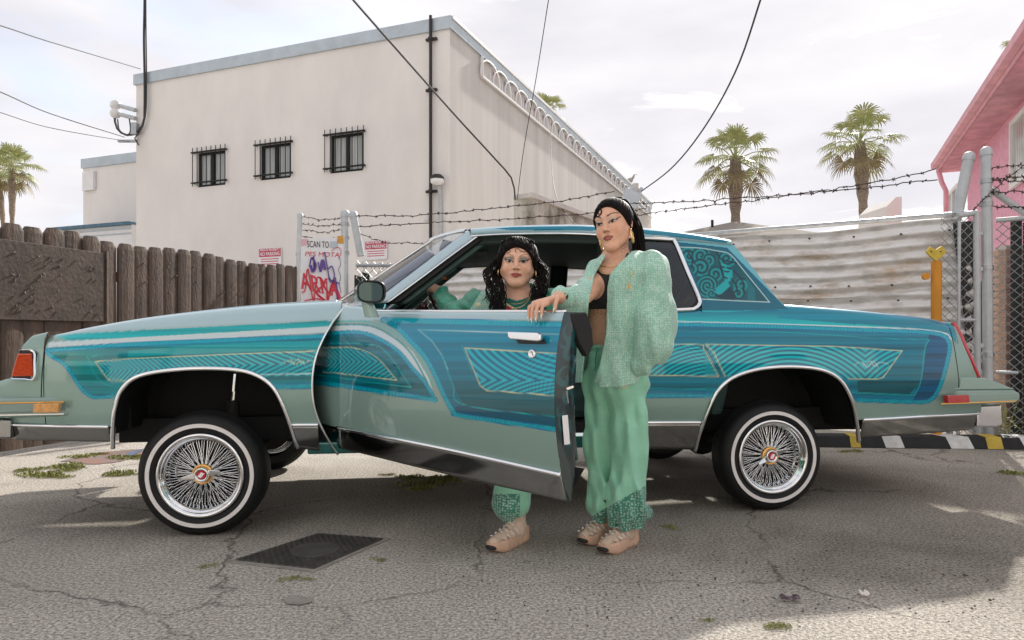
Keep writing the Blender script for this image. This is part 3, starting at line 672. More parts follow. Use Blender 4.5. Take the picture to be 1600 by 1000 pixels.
def barbed(name, pts, label, r=.006, seed=0, sag=0, group='barbed wire strands', parent=None, n=40):
    r_ = random.Random(seed); P = spline(pts, n) if len(pts) > 2 else np.linspace(np.array(pts[0]), np.array(pts[1]), n)
    P = P.copy(); P[:, 2] -= sag*np.sin(np.linspace(0, np.pi, n)); P[1:-1] += np.random.RandomState(seed).randn(n-2, 3)*.006
    o0 = Vector(P[0]); q = MB(); q.tube([Vector(p)-o0 for p in P], r, 5)
    for i in range(1, n-1, 2):
        p = Vector(P[i])-o0
        for _ in range(3):
            dd = Vector((r_.uniform(-1, 1), r_.uniform(-1, 1), r_.uniform(-1, 1))).normalized()*.022; q.tube([p-dd, p+dd], r*.8, 3)
    o = q.build(name, MAT['wire_rust']); o.location = o0
    return tag(o, label, 'barbed wire', group)
# ---------------------------------------------------------------- chain link gate at the left, behind the hood
Yg = 9.15
def post(name, a, b, r, label, mt='galv_paint', cap=True, bands=()):
    a, b = Vector(a), Vector(b); o = empty(name, a); tag(o, label, 'post'); q = MB(); q.tube([Vector(), b-a], r, 14); q.build('tube', MAT[mt], o, smooth=False)
    d = (b-a).normalized(); M = Matrix.Translation(b-a) @ Vector((0, 1, 0)).rotation_difference(d).to_matrix().to_4x4()
    if cap: q = MB(); q.lathe([(r*1.12, -.03), (r*1.14, .02), (r*.9, r*.8), (r*.4, r*1.15), (0, r*1.2)], M, 14); q.build('cap', MAT[mt], o, smooth=True)
    for t in bands:
        M2 = Matrix.Translation((b-a)*t) @ Vector((0, 1, 0)).rotation_difference(d).to_matrix().to_4x4()
        q = MB(); q.lathe([(r*1.0, -.02), (r*1.16, -.02), (r*1.16, .02), (r*1.0, .02)], M2, 14); q.build('band', MAT['galv'], o)
    return o
lg = empty('chain_link_gate', at(556, 480, Yg)*Vector((1, 1, 0)) if False else (at(556, 480, Yg).x, Yg, 0)); tag(lg, 'chain link gate with dark green backing behind the windscreen', 'gate')
g0 = Vector((at(556, 0, Yg).x, Yg, 0)); g1 = Vector((-1.05, 9.85, 0)); gd = g1-g0
q = MB(); q.tube([Vector((0, 0, 1.86)), gd+Vector((0, 0, 1.93))], .025, 8); q.tube([Vector((0, 0, .1)), gd+Vector((0, 0, .1))], .025, 8); q.tube([gd*.98+Vector((0, 0, .1)), gd*.98+Vector((0, 0, 1.93))], .025, 8); q.build('frame', MAT['galv'], lg)
chainlink('wire_mesh', Vector((0, 0, 0)), gd, .1, 1.92, lg, .115, .0042)
gn = Vector((gd.y, -gd.x, 0)).normalized()
if gn.y > 0: gn = -gn
ns = 11
for k in range(ns):
    a, b = gd*((k+.04)/ns), gd*((k+.97)/ns); H_ = 1.72+.05*math.sin(k*2.1)
    q = MB(); q.prism([a-gn*.05+Vector((0, 0, .08)), b-gn*.05+Vector((0, 0, .08)), b-gn*.05+Vector((0, 0, H_)), a-gn*.05+Vector((0, 0, H_+.02))], -gn*.01); q.build('slat', MAT['green_slat'], lg)
post('gate_post', (at(459, 0, Yg+.1).x, Yg+.1, 0), at(469, 337, Yg+.1), .035, 'thin leaning grey post at the end of the wooden fence', bands=(.55, .8))
post('gate_post', (at(539, 0, Yg+.3).x, Yg+.3, 0), at(539, 335, Yg+.3), .055, 'thick grey post with wire wraps left of the bent arm', bands=(.8, .88, .95))
post('gate_post', at(564, 400, Yg), at(552, 336, Yg), .05, 'short slanting grey arm carrying barbed wire above the chain link gate')
# poster board
Yp = Yg-.22
p0, p1 = at(470, 471, Yp), at(537, 383, Yp+.15)
po = empty('poster_board', (p0.x, p0.y, p0.z)); tag(po, 'white sign board covered in red and purple graffiti tags', 'sign board')
X = (Vector((p1.x, p1.y, 0))-Vector((p0.x, p0.y, 0))); wP = X.length; X.normalize(); Z = Vector((0, 0, 1)); hP = 1.02; Nn = Vector((X.y, -X.x, 0))
def pq(u, v, o=0): return X*(u*wP)+Z*(v*hP-.22+.03*u)+Nn*o
q = MB(); q.prism([pq(0, 0), pq(1, 0), pq(1, 1), pq(0, 1)], -Nn*.012); q.build('board', MAT['sign_white'], po)
text('lettering', 'SCAN TO', .115, 'sign_black', po, pq(.40, .915, .004), X, Z, wP*.5)
q = MB(); q.prism([pq(.67, .87, .003), pq(.86, .87, .003), pq(.87, .955, .003), pq(.68, .955, .003)], Nn*.001); q.build('crossed_out_word', MAT['flashing'], po)
text('lettering', 'PES MOTA', .085, 'spray_red', po, pq(.5, .79, .004), X, Z+X*.15, wP*.8)
text('lettering', 'ARKA', .30, 'spray_red', po, pq(.45, .40, .005), X*1+Z*-.22, Z+X*-.15, wP*.96, bold=True)
def stroke(name, pts, r, mt, o=.006):
    q = MB(); q.tube([pq(u, v, o) for u, v in spline(pts, 40)], r, 6, flat=.35); return q.build(name, MAT[mt], po)
stroke('graffiti_stroke', [(.02, .33), (.1, .36), (.16, .62), (.27, .25)], .022, 'spray_red'); stroke('graffiti_stroke', [(.08, .22), (.4, .24), (.66, .14), (.8, .12)], .022, 'spray_red')
stroke('graffiti_stroke', [(.3, .2), (.38, .5), (.52, .42), (.36, .32), (.58, .2)], .02, 'spray_red'); stroke('graffiti_stroke', [(.6, .45), (.62, .2), (.74, .42), (.9, .2)], .02, 'spray_red')
for s_ in ([(.2, .64), (.25, .75), (.34, .66), (.28, .58), (.22, .66)], [(.4, .7), (.45, .58), (.5, .72), (.56, .6)], [(.55, .82), (.62, .62), (.66, .5), (.78, .42)], [(.62, .6), (.72, .64), (.78, .52), (.7, .44), (.64, .5)], [(.8, .5), (.85, .3), (.8, .12)], [(.3, .78), (.3, .6)], [(.76, .46), (.9, .42)]):
    stroke('graffiti_stroke', s_, .02, 'spray_purple', .009)
stroke('graffiti_stroke', [(.9, .75), (.93, .66), (.88, .6), (.93, .5), (.9, .42), (.94, .3)], .005, 'sign_black')
stroke('graffiti_stroke', [(.72, .84), (.86, .88), (.94, .82), (.88, .74)], .008, 'spray_red')
q = MB(); q.prism([pq(.84, .93, .003), pq(1.0, .92, .003), pq(.99, 1.02, .003), pq(.85, 1.02, .003)], Nn*.002); q.build('sticker', MAT['sticker_orange'], po)
q = MB(); q.prism([pq(0, .9, .003), pq(.17, .92, .003), pq(.16, .99, .003), pq(.01, .99, .003)], Nn*.001); q.build('sticker', MAT['pink_accent'], po)
# barbed wire, left
for k, (a, b) in enumerate([((469, 338), (538, 340)), ((468, 348), (538, 350)), ((466, 358), (538, 359)), ((465, 368), (538, 371))]):
    barbed('barbed_wire', [at(*a, Yg+.1), at((a[0]+b[0])/2, (a[1]+b[1])/2+4, Yg+.2), at(*b, Yg+.3)], ['topmost', 'second from the top', 'third from the top', 'lowest'][k]+' short barbed strand between the two posts above the poster', .005, k, n=18, group='barbed wire by the gate posts')
barbed('barbed_wire', [at(553, 337, Yg), at(640, 337, Yg), at(760, 327, Yg), at(870, 315, Yg), at(960, 299, Yg)], 'upper rusty barbed wire strand in front of the pale building', .006, 11, n=60)
barbed('barbed_wire', [at(556, 354, Yg), at(640, 350, Yg), at(760, 344, Yg), at(870, 337, Yg), at(960, 331, Yg), at(1010, 326, Yg)], 'lower rusty barbed wire strand in front of the pale building', .006, 12, n=60)
barbed('barbed_wire', [at(563, 365, Yg), at(600, 378, Yg), at(680, 381, Yg)], 'slack barbed wire strand just above the windscreen', .005, 13, n=24)
barbed('barbed_wire', [at(985, 318, 8.6), at(1100, 314, 8.2), at(1250, 302, 7.6), at(1380, 282, 7.0), at(1462, 264, 6.7)], 'upper barbed wire strand in front of the palm trunks', .0055, 14, n=56)
barbed('barbed_wire', [at(988, 337, 8.6), at(1100, 322, 8.2), at(1250, 304, 7.6), at(1380, 290, 7.0), at(1465, 281, 6.7)], 'lower barbed wire strand in front of the palm trunks', .0055, 15, n=56)

# ---------------------------------------------------------------- chain link gate, posts and bollard at the right
Yr = 6.35
post('fence_post', (at(1545, 0, Yr).x, Yr, 0), at(1541, 238, Yr), .044, 'tall thick grey steel post wrapped with barbed wire', bands=(.30, .60, .82, .9))
post('fence_post', at(1496, 335, Yr+.1), at(1514, 246, Yr+.1), .046, 'leaning thick grey arm at the end of the corrugated fence')
pb = post('brace_tube', at(1548, 296, Yr), at(1640, 360, Yr-.1), .03, 'slanted grey brace running down from the tall post', cap=False)
rg = empty('narrow_chain_link_fence', (at(1500, 0, Yr).x, Yr, 0)); tag(rg, 'narrow chain link panel in a pipe frame beside the corrugated fence', 'fence')
def rq(px, py, Y=Yr): return at(px, py, Y)-Vector((at(1500, 0, Yr).x, Yr, 0))
q = MB(); q.tube([rq(1497, 690), rq(1499, 345)], .014, 10); q.tube([rq(1528, 690), rq(1526, 332)], .028, 12); q.tube([rq(1496, 337), rq(1527, 332)], .024, 12); q.tube([rq(1498, 500), rq(1528, 500)], .016, 8); q.tube([rq(1498, 578), rq(1528, 577)], .016, 8); q.build('frame', MAT['galv_paint'], rg)
chainlink('wire_mesh', rq(1470, 0)*Vector((1, 1, 0)), rq(1527, 0)*Vector((1, 1, 0)), .05, 2.02, rg, .085, .0035)
for k, py in enumerate((365, 420, 540, 655)):
    q = MB(); q.box(rq(1535, py), (.09, .03, .035)); q.build('hinge', MAT['galv'], rg)
rp2 = empty('black_slat_fence', (at(1556, 0, Yr).x, Yr, 0)); tag(rp2, 'chain link fence with tall black slats at the right edge', 'fence')
e0 = Vector((at(1556, 0, Yr).x, Yr, 0)); e1 = Vector((at(1960, 0, Yr-.9).x, Yr-.9, 0)); ed = e1-e0; en = Vector((ed.y, -ed.x, 0)).normalized()
if en.y > 0: en = -en
q = MB(); q.tube([Vector((0, 0, 1.985)), ed+Vector((0, 0, 2.0))], .022, 10); q.build('top_rail', MAT['galv_paint'], rp2); q = MB(); q.tube([Vector((0, 0, .62)), ed*.1+Vector((0, 0, .62))], .016, 8); q.build('rail', MAT['galv_paint'], rp2)
chainlink('wire_mesh', Vector((0, 0, 0)), ed, .04, 1.98, rp2, .085, .0035)
for k in range(17):
    a, b = ed*(.066+k*.0545), ed*(.066+k*.0545+.051)
    q = MB(); q.prism([a-en*.03+Vector((0, 0, .05)), (a+b)/2-en*.045+Vector((0, 0, .05)), b-en*.03+Vector((0, 0, .05)), b-en*.05+Vector((0, 0, .05)), a-en*.05+Vector((0, 0, .05))], Vector((0, 0, 1.93-.03*(k % 2)))); q.build('slat', MAT['black_slat'], rp2)
# torn dark tarp, brick pier and dark boards seen through the gap
tp = [(1490, 348), (1516, 345), (1528, 352), (1525, 420), (1520, 520), (1519, 600), (1512, 600), (1508, 500), (1500, 430), (1494, 385)]
base = at(1505, 600, Yr+.22); q = MB(); q.prism([at(x, y, Yr+.22)-base for x, y in tp], (0, .015, 0)); o = q.build('torn_tarp', MAT['black_plastic']); o.location = base; tag(o, 'torn black tarp hanging behind the chain link panel', 'tarp')
base = Vector((at(1576, 0, 7.2).x, 7.2, 0)); bp_ = empty('brick_pier', base); tag(bp_, 'narrow old brick pier behind the tall steel post', 'brick pier')
mat('old_brick', (.42, .30, .24), .9, col2=(.26, .17, .13), vscale=9); mat('mortar', (.45, .42, .38), .95)
q = MB(); q.box((0, 0, .93), (.17, .17, 1.86)); q.build('mortar_core', MAT['mortar'], bp_)
bmk = MB(); bmk.box((0, 0, 0), (.19, .19, .06)); bo = bmk.build('brick', MAT['old_brick'], bp_, bevel=.006)
for k in range(26):
    c = bo if k == 0 else bo.copy()
    if k: COL.objects.link(c); c.parent = bp_
    c.location = (rnd.uniform(-.004, .004), rnd.uniform(-.004, .004), .04+k*.07)
dk = empty('dark_board_fence', (at(1500, 0, 8.3).x, 8.3, 0)); tag(dk, 'dark board fence behind the chain link panel and tall post', 'fence')
for k in range(14):
    q = MB(); q.box((k*.16, 0, .78), (.15, .03, 1.56+.02*(k % 3))); q.build('board', MAT['brown_paint'] if k % 3 else MAT['maroon'], dk)
for k, (a, b) in enumerate([((1545, 262), (1660, 246)), ((1545, 280), (1660, 262)), ((1545, 282), (1660, 275)), ((1545, 300), (1660, 290)), ((1552, 322), (1660, 318))]):
    barbed('barbed_wire', [at(*a, Yr-.02), at(1600, (a[1]+b[1])/2+4, Yr-.2), at(*b, Yr-.4)], ['topmost', 'second from the top', 'middle', 'fourth from the top', 'lowest'][k]+' barbed strand stretched right of the tall post', .005, 30+k, n=20, group='barbed wire right of the tall post')
barbed('barbed_wire', [at(1520, 330, Yr), at(1548, 300, Yr-.06), at(1600, 258, Yr-.1)], 'diagonal barbed wire strand crossing behind the tall post', .004, 41, n=24)
# bollard with heart-shaped cap plate
bb = at(1463, 0, 6.05); bo = empty('yellow_bollard', (bb.x, bb.y, 0)); tag(bo, 'orange yellow steel bollard with a notched yellow plate on top', 'bollard')
zt = HC-(408-HY)/F*6.05; q = MB(); q.tube([Vector((0, 0, 0)), Vector((0, 0, zt))], .042, 20); q.build('pipe', MAT['bollard_yellow'], bo, smooth=False)
def bq(px, py): return at(px, py, 6.0)-Vector((bb.x, bb.y, 0))
q = MB(); q.prism([bq(1447, 393), bq(1454, 385), bq(1463, 390), bq(1472, 384), bq(1479, 392), bq(1472, 402), bq(1463, 408), bq(1455, 402)], (0, .02, 0)); q.build('top_plate', MAT['cap_yellow'], bo, bevel=.003)
for x_, y_ in ((1455, 393), (1470, 393)): q = MB(); q.lathe([(0, -.006), (.006, -.004), (.006, .004)], Matrix.Translation(bq(x_, y_)), 8); q.build('bolt', MAT['iron_black'], bo)
q = MB(); q.lathe([(0, -.015), (.03, -.015), (.03, .015), (0, .015)], Matrix.Translation(bq(1452, 431)+Vector((0, .05, 0))), 18); q.build('ring_lug', MAT['bollard_yellow'], bo)
# weeds at the post
q = MB(); wr_ = random.Random(2); base = gnd(1575, 697)
for _ in range(260):
    p = Vector((wr_.uniform(-.12, .12), wr_.uniform(-.08, .08), abs(wr_.gauss(0, .16)))); a = wr_.uniform(0, 6.28); s = wr_.uniform(.008, .02)
    d1 = Vector((math.cos(a), math.sin(a), wr_.uniform(-.5, .8))).normalized()*s; d2 = Vector((-math.sin(a), math.cos(a), wr_.uniform(-.3, .3)))*s*.6
    q.add([p, p+d1+d2, p+d1*2, p+d1-d2], [(0, 1, 2, 3)])
for k in range(6): q.tube([Vector((wr_.uniform(-.1, .1), 0, 0)), Vector((wr_.uniform(-.1, .1), wr_.uniform(-.05, .05), wr_.uniform(.25, .5)))], .003, 4)
o = q.build('leafy_weed', MAT['weed']); o.location = base; tag(o, 'leafy weed growing up the fence beside the tall post', 'weed')

# ---------------------------------------------------------------- pink house
ph0, ph1 = Vector((8.40, 13.97, 0)), Vector((5.0, 6.2, 0)); pd = (ph1-ph0).normalized(); pn = Vector((pd.y, -pd.x, 0))
if pn.x > 0: pn = -pn
EZ = 4.2; LP = (ph1-ph0).length
hs = empty('pink_house', ph0); tag(hs, 'pink stucco house with pink eaves at the right edge', 'house')
def hq(s, o, z): return pd*s+pn*o+Vector((0, 0, z))
setb = -.45
q = MB(); q.prism([hq(.45, setb, 1.9), hq(LP, setb, 1.9), hq(LP, setb, EZ+.05), hq(.45, setb, EZ+.05)], -pn*5); q.build('wall', MAT['pink_stucco'], hs)
q = MB(); q.prism([hq(.45, setb-.02, 0), hq(LP, setb-.02, 0), hq(LP, setb-.02, 1.9), hq(.45, setb-.02, 1.9)], -pn*4.9); q.build('lower_wall', MAT['maroon'], hs)
q = MB(); q.prism([hq(0, -.03, EZ-.02), hq(0, -5.5, EZ+2.2), hq(0, -5.5, EZ+2.3), hq(0, -.03, EZ+.06)], pd*LP); q.build('roof', MAT['shingle'], hs)
q = MB(); q.prism([hq(0, -.025, EZ-.02), hq(0, .0, EZ-.02), hq(0, .0, EZ+.16), hq(0, -.025, EZ+.16)], pd*LP); q.build('fascia', MAT['pink_trim'], hs)
q = MB(); q.prism([hq(-.02, .004, EZ+.04), hq(-.02, .09, EZ+.06), hq(-.02, .10, EZ+.15), hq(-.02, .004, EZ+.17)], pd*LP); q.build('gutter', MAT['pink_trim'], hs)
q = MB(); q.prism([hq(.0, -.45, EZ-.035), hq(.0, -.025, EZ-.035), hq(.0, -.025, EZ-.025), hq(.0, -.45, EZ-.025)], pd*LP); q.build('soffit', MAT['pink_soffit'], hs)
for s in (): q = MB(); q.box(hq(s, -.24, EZ-.045), (.3, .5, .02), Matrix.Rotation(math.atan2(pd.y, pd.x), 3, 'Z')); q.build('soffit_vent', MAT['maroon'], hs)
for o_ in (-.02, -.42): q = MB(); q.tube([hq(.1, o_, EZ), hq(.15, o_-.05, EZ-.25), hq(.3, o_-.1, EZ-.45), hq(.3, o_-.1, 0)], .045, 8); q.build('downspout', MAT['pink_trim'], hs)
def hwin(px0, px1, z0, z1):
    out = []
    for px in (px0, px1):
        ray = Vector(((px-CX)/F, 1, 0)); o = ph0+pn*setb; t = o.dot(pn)/ray.dot(pn); out.append((ray*t-ph0).dot(pd))
    s0, s1 = out; w = empty('window', parent=hs); q = MB(); t_ = .07
    for a, b, za, zb in ((s0, s1, z0, z0+t_), (s0, s1, z1-t_, z1), (s0, s0+t_, z0+t_, z1-t_), (s1-t_, s1, z0+t_, z1-t_), ((s0+s1)/2-.03, (s0+s1)/2+.03, z0+t_, z1-t_)):
        q.prism([hq(a, setb+.01, za), hq(b, setb+.01, za), hq(b, setb+.01, zb), hq(a, setb+.01, zb)], pn*.05)
    q.build('frame', MAT['white_paint'], w); q = MB(); q.add([hq(s0, setb+.025, z0), hq(s1, setb+.025, z0), hq(s1, setb+.025, z1), hq(s0, setb+.025, z1)], [(0, 1, 2, 3)]); q.build('pane', MAT['window_glass'], w)
hwin(1584, 1640, 3.05, 4.02); hwin(1484, 1500, 2.5, 4.0)
# shingle-roofed house and white stair parapet in the distance
a = at(1148, 346, 32); sr = empty('shingle_house', (a.x, a.y, 0)); tag(sr, 'distant house with a low brown shingle hip roof behind the fence', 'house')
hz = a.z; q = MB(); q.add([(-4.4, -3, hz-1.2), (4.4, -3, hz-1.2), (4.4, 3, hz-1.2), (-4.4, 3, hz-1.2), (0, 0, hz)], [(0, 1, 4), (1, 2, 4), (2, 3, 4), (3, 0, 4)]); q.build('roof', MAT['shingle'], sr)
q = MB(); q.box((0, 0, (hz-1.2)/2), (8, 5.4, hz-1.2)); q.build('wall', MAT['stucco'], sr)
q = MB(); q.tube([(-1.3, -1, hz-.9), (-1.3, -1, hz-.1)], .06, 8); q.build('vent_pipe', MAT['iron_black'], sr)
a = at(1396, 330, 15); q = MB(); pts = [(1384, 346), (1386, 322), (1400, 308), (1409, 307), (1410, 420), (1384, 420)]
base = at(1396, 420, 15); q.prism([at(x, y, 15)-base for x, y in pts], (0, 1.2, 0)); o = q.build('white_stair_wall', MAT['stucco']); o.location = base; tag(o, 'small white wall with a slanted top above the corrugated fence', 'wall')

# ---------------------------------------------------------------- palms
def palm(name, base, crown, rad, label, seed, lean=0, skirt=True, tr=.28):
    r_ = random.Random(seed); base = Vector(base); crown = Vector(crown); o = empty(name, base); tag(o, label, 'palm tree', 'fan palms on the skyline')
    H = crown-base; n = 26; pts = []; rr = []
    for k in range(n):
        t = k/(n-1); pts.append(H*t+Vector((math.sin(t*2.2)*lean, 0, 0))); rr.append(tr*(1.0-.30*t)*(1+.05*((k % 2)*2-1)) if t < .72 else tr*(.82+.45*math.sin((t-.72)/.28*3.0))*(1+.07*((k % 2)*2-1)))
    q = MB(); q.tube(pts, rr, 12); q.build('trunk', MAT['palm_trunk'], o)
    C = pts[-1]; g_, dry = MB(), MB()
    nf = 30
    for k in range(nf):
        t = k/nf; az = k*2.399+r_.uniform(-.3, .3); el = R(84-t*135)+r_.uniform(-.12, .12); M_ = g_ if (t < .82 or not skirt) else dry
        d = Vector((math.cos(az)*math.cos(el), math.sin(az)*math.cos(el), math.sin(el))); Lp = rad*r_.uniform(.50, .72)
        side = d.cross(Vector((0, 0, 1))).normalized(); upv = side.cross(d).normalized()
        s0 = C+Vector((0, 0, r_.uniform(-.25, .15))); mid = s0+d*Lp*.6; end = s0+d*Lp+Vector((0, 0, -.12*Lp)); M_.tube([s0, mid, end], [.035, .022, .014], 4)
        dd = (end-mid).normalized(); side = dd.cross(Vector((0, 0, 1))).normalized(); upv = side.cross(dd).normalized(); fr = rad*r_.uniform(.38, .50); nl = 20
        for i in range(nl):
            a = R(-118+236*i/(nl-1))+r_.uniform(-.04, .04); ld = dd*math.cos(a)+side*math.sin(a); ll = fr*(1-.22*abs(a)/2)*r_.uniform(.85, 1.05)
            wv = (side*math.cos(a)-dd*math.sin(a))*.021*rad
            cup = upv*(.10*fr*(abs(a)))
            p1 = end+ld*ll*.5+cup*.5; p2 = end+ld*ll*.82+cup*.5+Vector((0, 0, -.10*ll)); p3 = end+ld*ll+cup*.3+Vector((0, 0, -.34*ll))+wv*r_.uniform(-1, 1)
            M_.add([end, p1-wv, p1+wv, p2-wv*.6, p2+wv*.6, p3], [(0, 1, 2), (1, 3, 4, 2), (3, 5, 4)])
    g_.build('crown', MAT['palm_leaf'], o)
    if dry.v: dry.build('dead_fronds', MAT['palm_dry'], o)
    return o
Yq = 34
palm('palm_tree', (at(1150, 0, Yq).x, Yq, 0), at(1149, 248, Yq), 2.05, 'fan palm directly above the rear window, left of the two palms', 3, tr=.27)
palm('palm_tree', (at(1352, 0, Yq).x, Yq, 0), at(1338, 222, Yq), 2.0, 'fan palm with slightly leaning trunk, right of the two palms near the pink house', 8, lean=.2, tr=.25)
Yq = 48
palm('palm_tree', (at(19, 0, Yq).x, Yq, 0), at(19, 262, Yq), 2.0, 'slender fan palm standing above the fence at the far left', 15, tr=.17)
palm('palm_tree', (at(-6, 0, Yq).x, Yq+2, 0), at(-4, 268, Yq+2), 2.0, 'fan palm half cut off by the left edge', 17, tr=.17)
palm('palm_tree', (at(1618, 0, 30).x, 30, 0), at(1614, 90, 30), 1.5, 'palm crown showing over the roof of the pink house', 19, tr=.3)
palm('palm_tree', (at(850, 0, 46).x, 46, 0), at(852, 178, 46), 1.6, 'palm tip showing over the roof edge of the pale building', 23, tr=.3)

# ---------------------------------------------------------------- overhead cables, far pole, gull
def cable(pts, r, label, n=40, name='overhead_cable'):
    P = spline(pts, n) if len(pts) > 2 else np.linspace(np.array(pts[0]), np.array(pts[1]), n); o0 = Vector(P[0]); q = MB(); q.tube([Vector(p)-o0 for p in P], r*.68, 6); o = q.build(name, MAT['cable']); o.location = o0
    return tag(o, label, 'cable', 'overhead cables')
wl = lambda px, py, off=.1: KB+fp(*onwall(px, py, KB, DL, FN), off)
cable([at(-700, -110, 5), at(-60, 24, 9), at(80, 66, 12.5), wl(225, 110)], .014, 'overhead cable from the upper left edge to the roof corner')
cable([at(-700, -50, 5), at(-60, 122, 9), at(80, 178, 12.5), wl(200, 216)], .013, 'upper of two cables running from the left edge to the service mast')
cable([at(-700, 40, 5), at(-60, 160, 9), at(80, 200, 12.5), wl(207, 223)], .009, 'lower of two cables running from the left edge to the service mast')
cable([at(120, -560, 4), at(400, -180, 5.6), at(540, -14, 7), at(640, 100, 8.2), at(720, 190, 9.5), at(775, 250, 10.2), at(800, 280, 10.5), at(805, 312, 10.75)], .018, 'thick cable crossing in front of the pale building down to the stained wall')
cable([at(960, -560, 4), at(890, -200, 5.6), at(858, -6, 7.5), at(838, 120, 9), at(818, 235, 10.2), at(808, 312, 10.75)], .008, 'thin cable dropping steeply to the stained wall')
cable([at(860, 190, 15), at(862, 260, 13), at(872, 315, 11.5), at(905, 358, 11)], .010, 'cable hanging down along the side wall to the old wall')
cable([at(1380, -620, 4.6), at(1248, -190, 6.4), at(1192, -12, 8), at(1150, 110, 9.3), at(1100, 200, 10.8), at(1050, 262, 12), at(998, 302, 13.5)], .017, 'thick cable from the top edge down to the far pole')
po_ = at(993, 0, 13.5); up_ = empty('utility_pole', (po_.x, 13.5, 0)); tag(up_, 'thin pale utility pole with small crossarm behind the standing woman', 'pole')
zt = at(993, 287, 13.5).z; q = MB(); q.tube([Vector(), Vector((0, 0, zt))], .06, 10); q.build('shaft', MAT['stucco_side'], up_)
q = MB(); q.bar(Vector((-.13, 0, zt-.12)), Vector((.13, 0, zt-.12)), .05, .05); q.build('crossarm', MAT['stucco_side'], up_)
q = MB(); q.box((-.12, -.12, zt-.32), (.32, .22, .3), Matrix.Rotation(.4, 3, 'Y')); q.tube([(.1, -.1, zt-.1), (0, -.15, zt-.35), (.2, -.12, zt-.55)], .03, 6); q.build('splice_box', MAT['flashing'], up_)
gb = at(985, 291, 34); go = empty('gull', gb); tag(go, 'gull perched on the far roof edge of the pale building', 'bird')
q = MB(); q.tube(spline([(-.34, 0, .14), (-.16, 0, .22), (.04, 0, .32), (.14, 0, .44), (.19, 0, .55), (.24, 0, .57)], 24), [.01+.115*math.sin(max(0, min(1, (k/23)))*3.1)**.8*(1 if k < 14 else .55) for k in range(24)], 8); q.build('body', MAT['gull_grey'], go, smooth=True)
q = MB(); q.tube([(-.4, .02, .13), (-.2, .04, .22), (.02, .05, .33)], [.01, .07, .05], 6); q.build('wing', MAT['gull_dark'], go, smooth=True)
q = MB(); q.tube([(.26, 0, .565), (.36, 0, .54)], [.02, .006], 5); q.build('beak', MAT['cap_yellow'], go)
for y in (-.04, .04): q = MB(); q.tube([(.0, y, .2), (.0, y, 0)], .012, 4); q.build('leg', MAT['cap_yellow'], go)
# ---------------------------------------------------------------- unseen garages added behind the viewer, for bounce light and reflections on the car
gb_ = empty('added_garage_block', (0, -8.5, 0)); tag(gb_, 'unseen pale garage block added to bounce light and mirror in the car paint', 'building')
q = MB(); q.box((0, -3, 2.6), (30, 6, 5.2)); q.build('wall', MAT['stucco'], gb_)
q = MB(); q.box((0, -2.9, 5.3), (30.4, 6.3, .25)); q.build('roof_edge', MAT['flashing'], gb_)
for k, x in enumerate((-11, -6.5, -1.2, 3.6, 9.2)):
    d_o = empty('garage_door', (x, 0, 0), parent=gb_)
    for r_i in range(5): q = MB(); q.box((0, .03, .25+r_i*.46), (2.9, .06, .44)); q.build('door_panel', MAT[('brown_panel', 'maroon', 'flashing', 'brown_panel', 'maroon')[k]], d_o)
for x in (-8.7, -4, 1.2, 6.4, 11.5):
    w = empty('window', (x, 0, 3.7), parent=gb_); q = MB(); q.box((0, .03, 0), (1.3, .06, 1.1)); q.build('frame', MAT['white_paint'], w); q = MB(); q.box((0, .065, 0), (1.1, .012, .9)); q.build('pane', MAT['glass_tint'], w)
for x in (-3.4, 6.9): q = MB(); q.tube([(x, .1, 0), (x, .1, 5.2)], .05, 8); q.build('downspout', MAT['galv'], gb_)
# ================================================================= the lowrider
CA = np.array([-1.455, 3.31]); CBp = np.array([1.40, 3.75]); ce = (CBp-CA)/np.linalg.norm(CBp-CA); cnv = np.array([ce[1], -ce[0]])
WB = float(np.linalg.norm(CBp-CA)); PSI = math.atan2(ce[1], ce[0]); CW = 1.86
car = empty('lowrider_car', (CA[0], CA[1], 0), PSI)
tag(car, 'teal and silver custom painted two door lowrider with its driver door open', 'car')
def W(u, z):
    u, z = np.asarray(u, float), np.asarray(z, float)
    w = np.where(z > .74, .62*(z-.74)**2, .50*(.74-z)**2)
    w = w+np.where(u < -.35, .22*(-.35-u)**2, 0)+np.where(u > 3.45, .16*(u-3.45)**2, 0)
    return w
def Cpx(px, py, w=0.):
    a = (px-CX)/F; b = -(py-HY)/F; t = (CA @ cnv-w)/(a*cnv[0]+cnv[1]); X, Y = t*a, t
    return (X-CA[0])*ce[0]+(Y-CA[1])*ce[1], HC+t*b
def CS(px, py):
    """pixel -> (u, z) on the near body side"""
    w = 0.
    for _ in range(3): u, z = Cpx(px, py, w); w = float(W(u, z))
    return u, z
def to_px(u, w, z):
    X = CA[0]+ce[0]*u-cnv[0]*w; Y = CA[1]+ce[1]*u-cnv[1]*w
    return CX+F*X/Y, HY-F*(z-HC)/Y
def curve_uz(pts, n=80): return spline([CS(*p) for p in pts], n)
def fz(pts, n=120):
    c = curve_uz(pts, n); i = np.argsort(c[:, 0]); c = c[i]; return lambda u: np.interp(u, c[:, 0], c[:, 1])
def srgb(r, g, b):
    f = lambda c: ((c/255+.055)/1.055)**2.4 if c > 10 else c/255/12.92
    return np.array([f(r), f(g), f(b)])
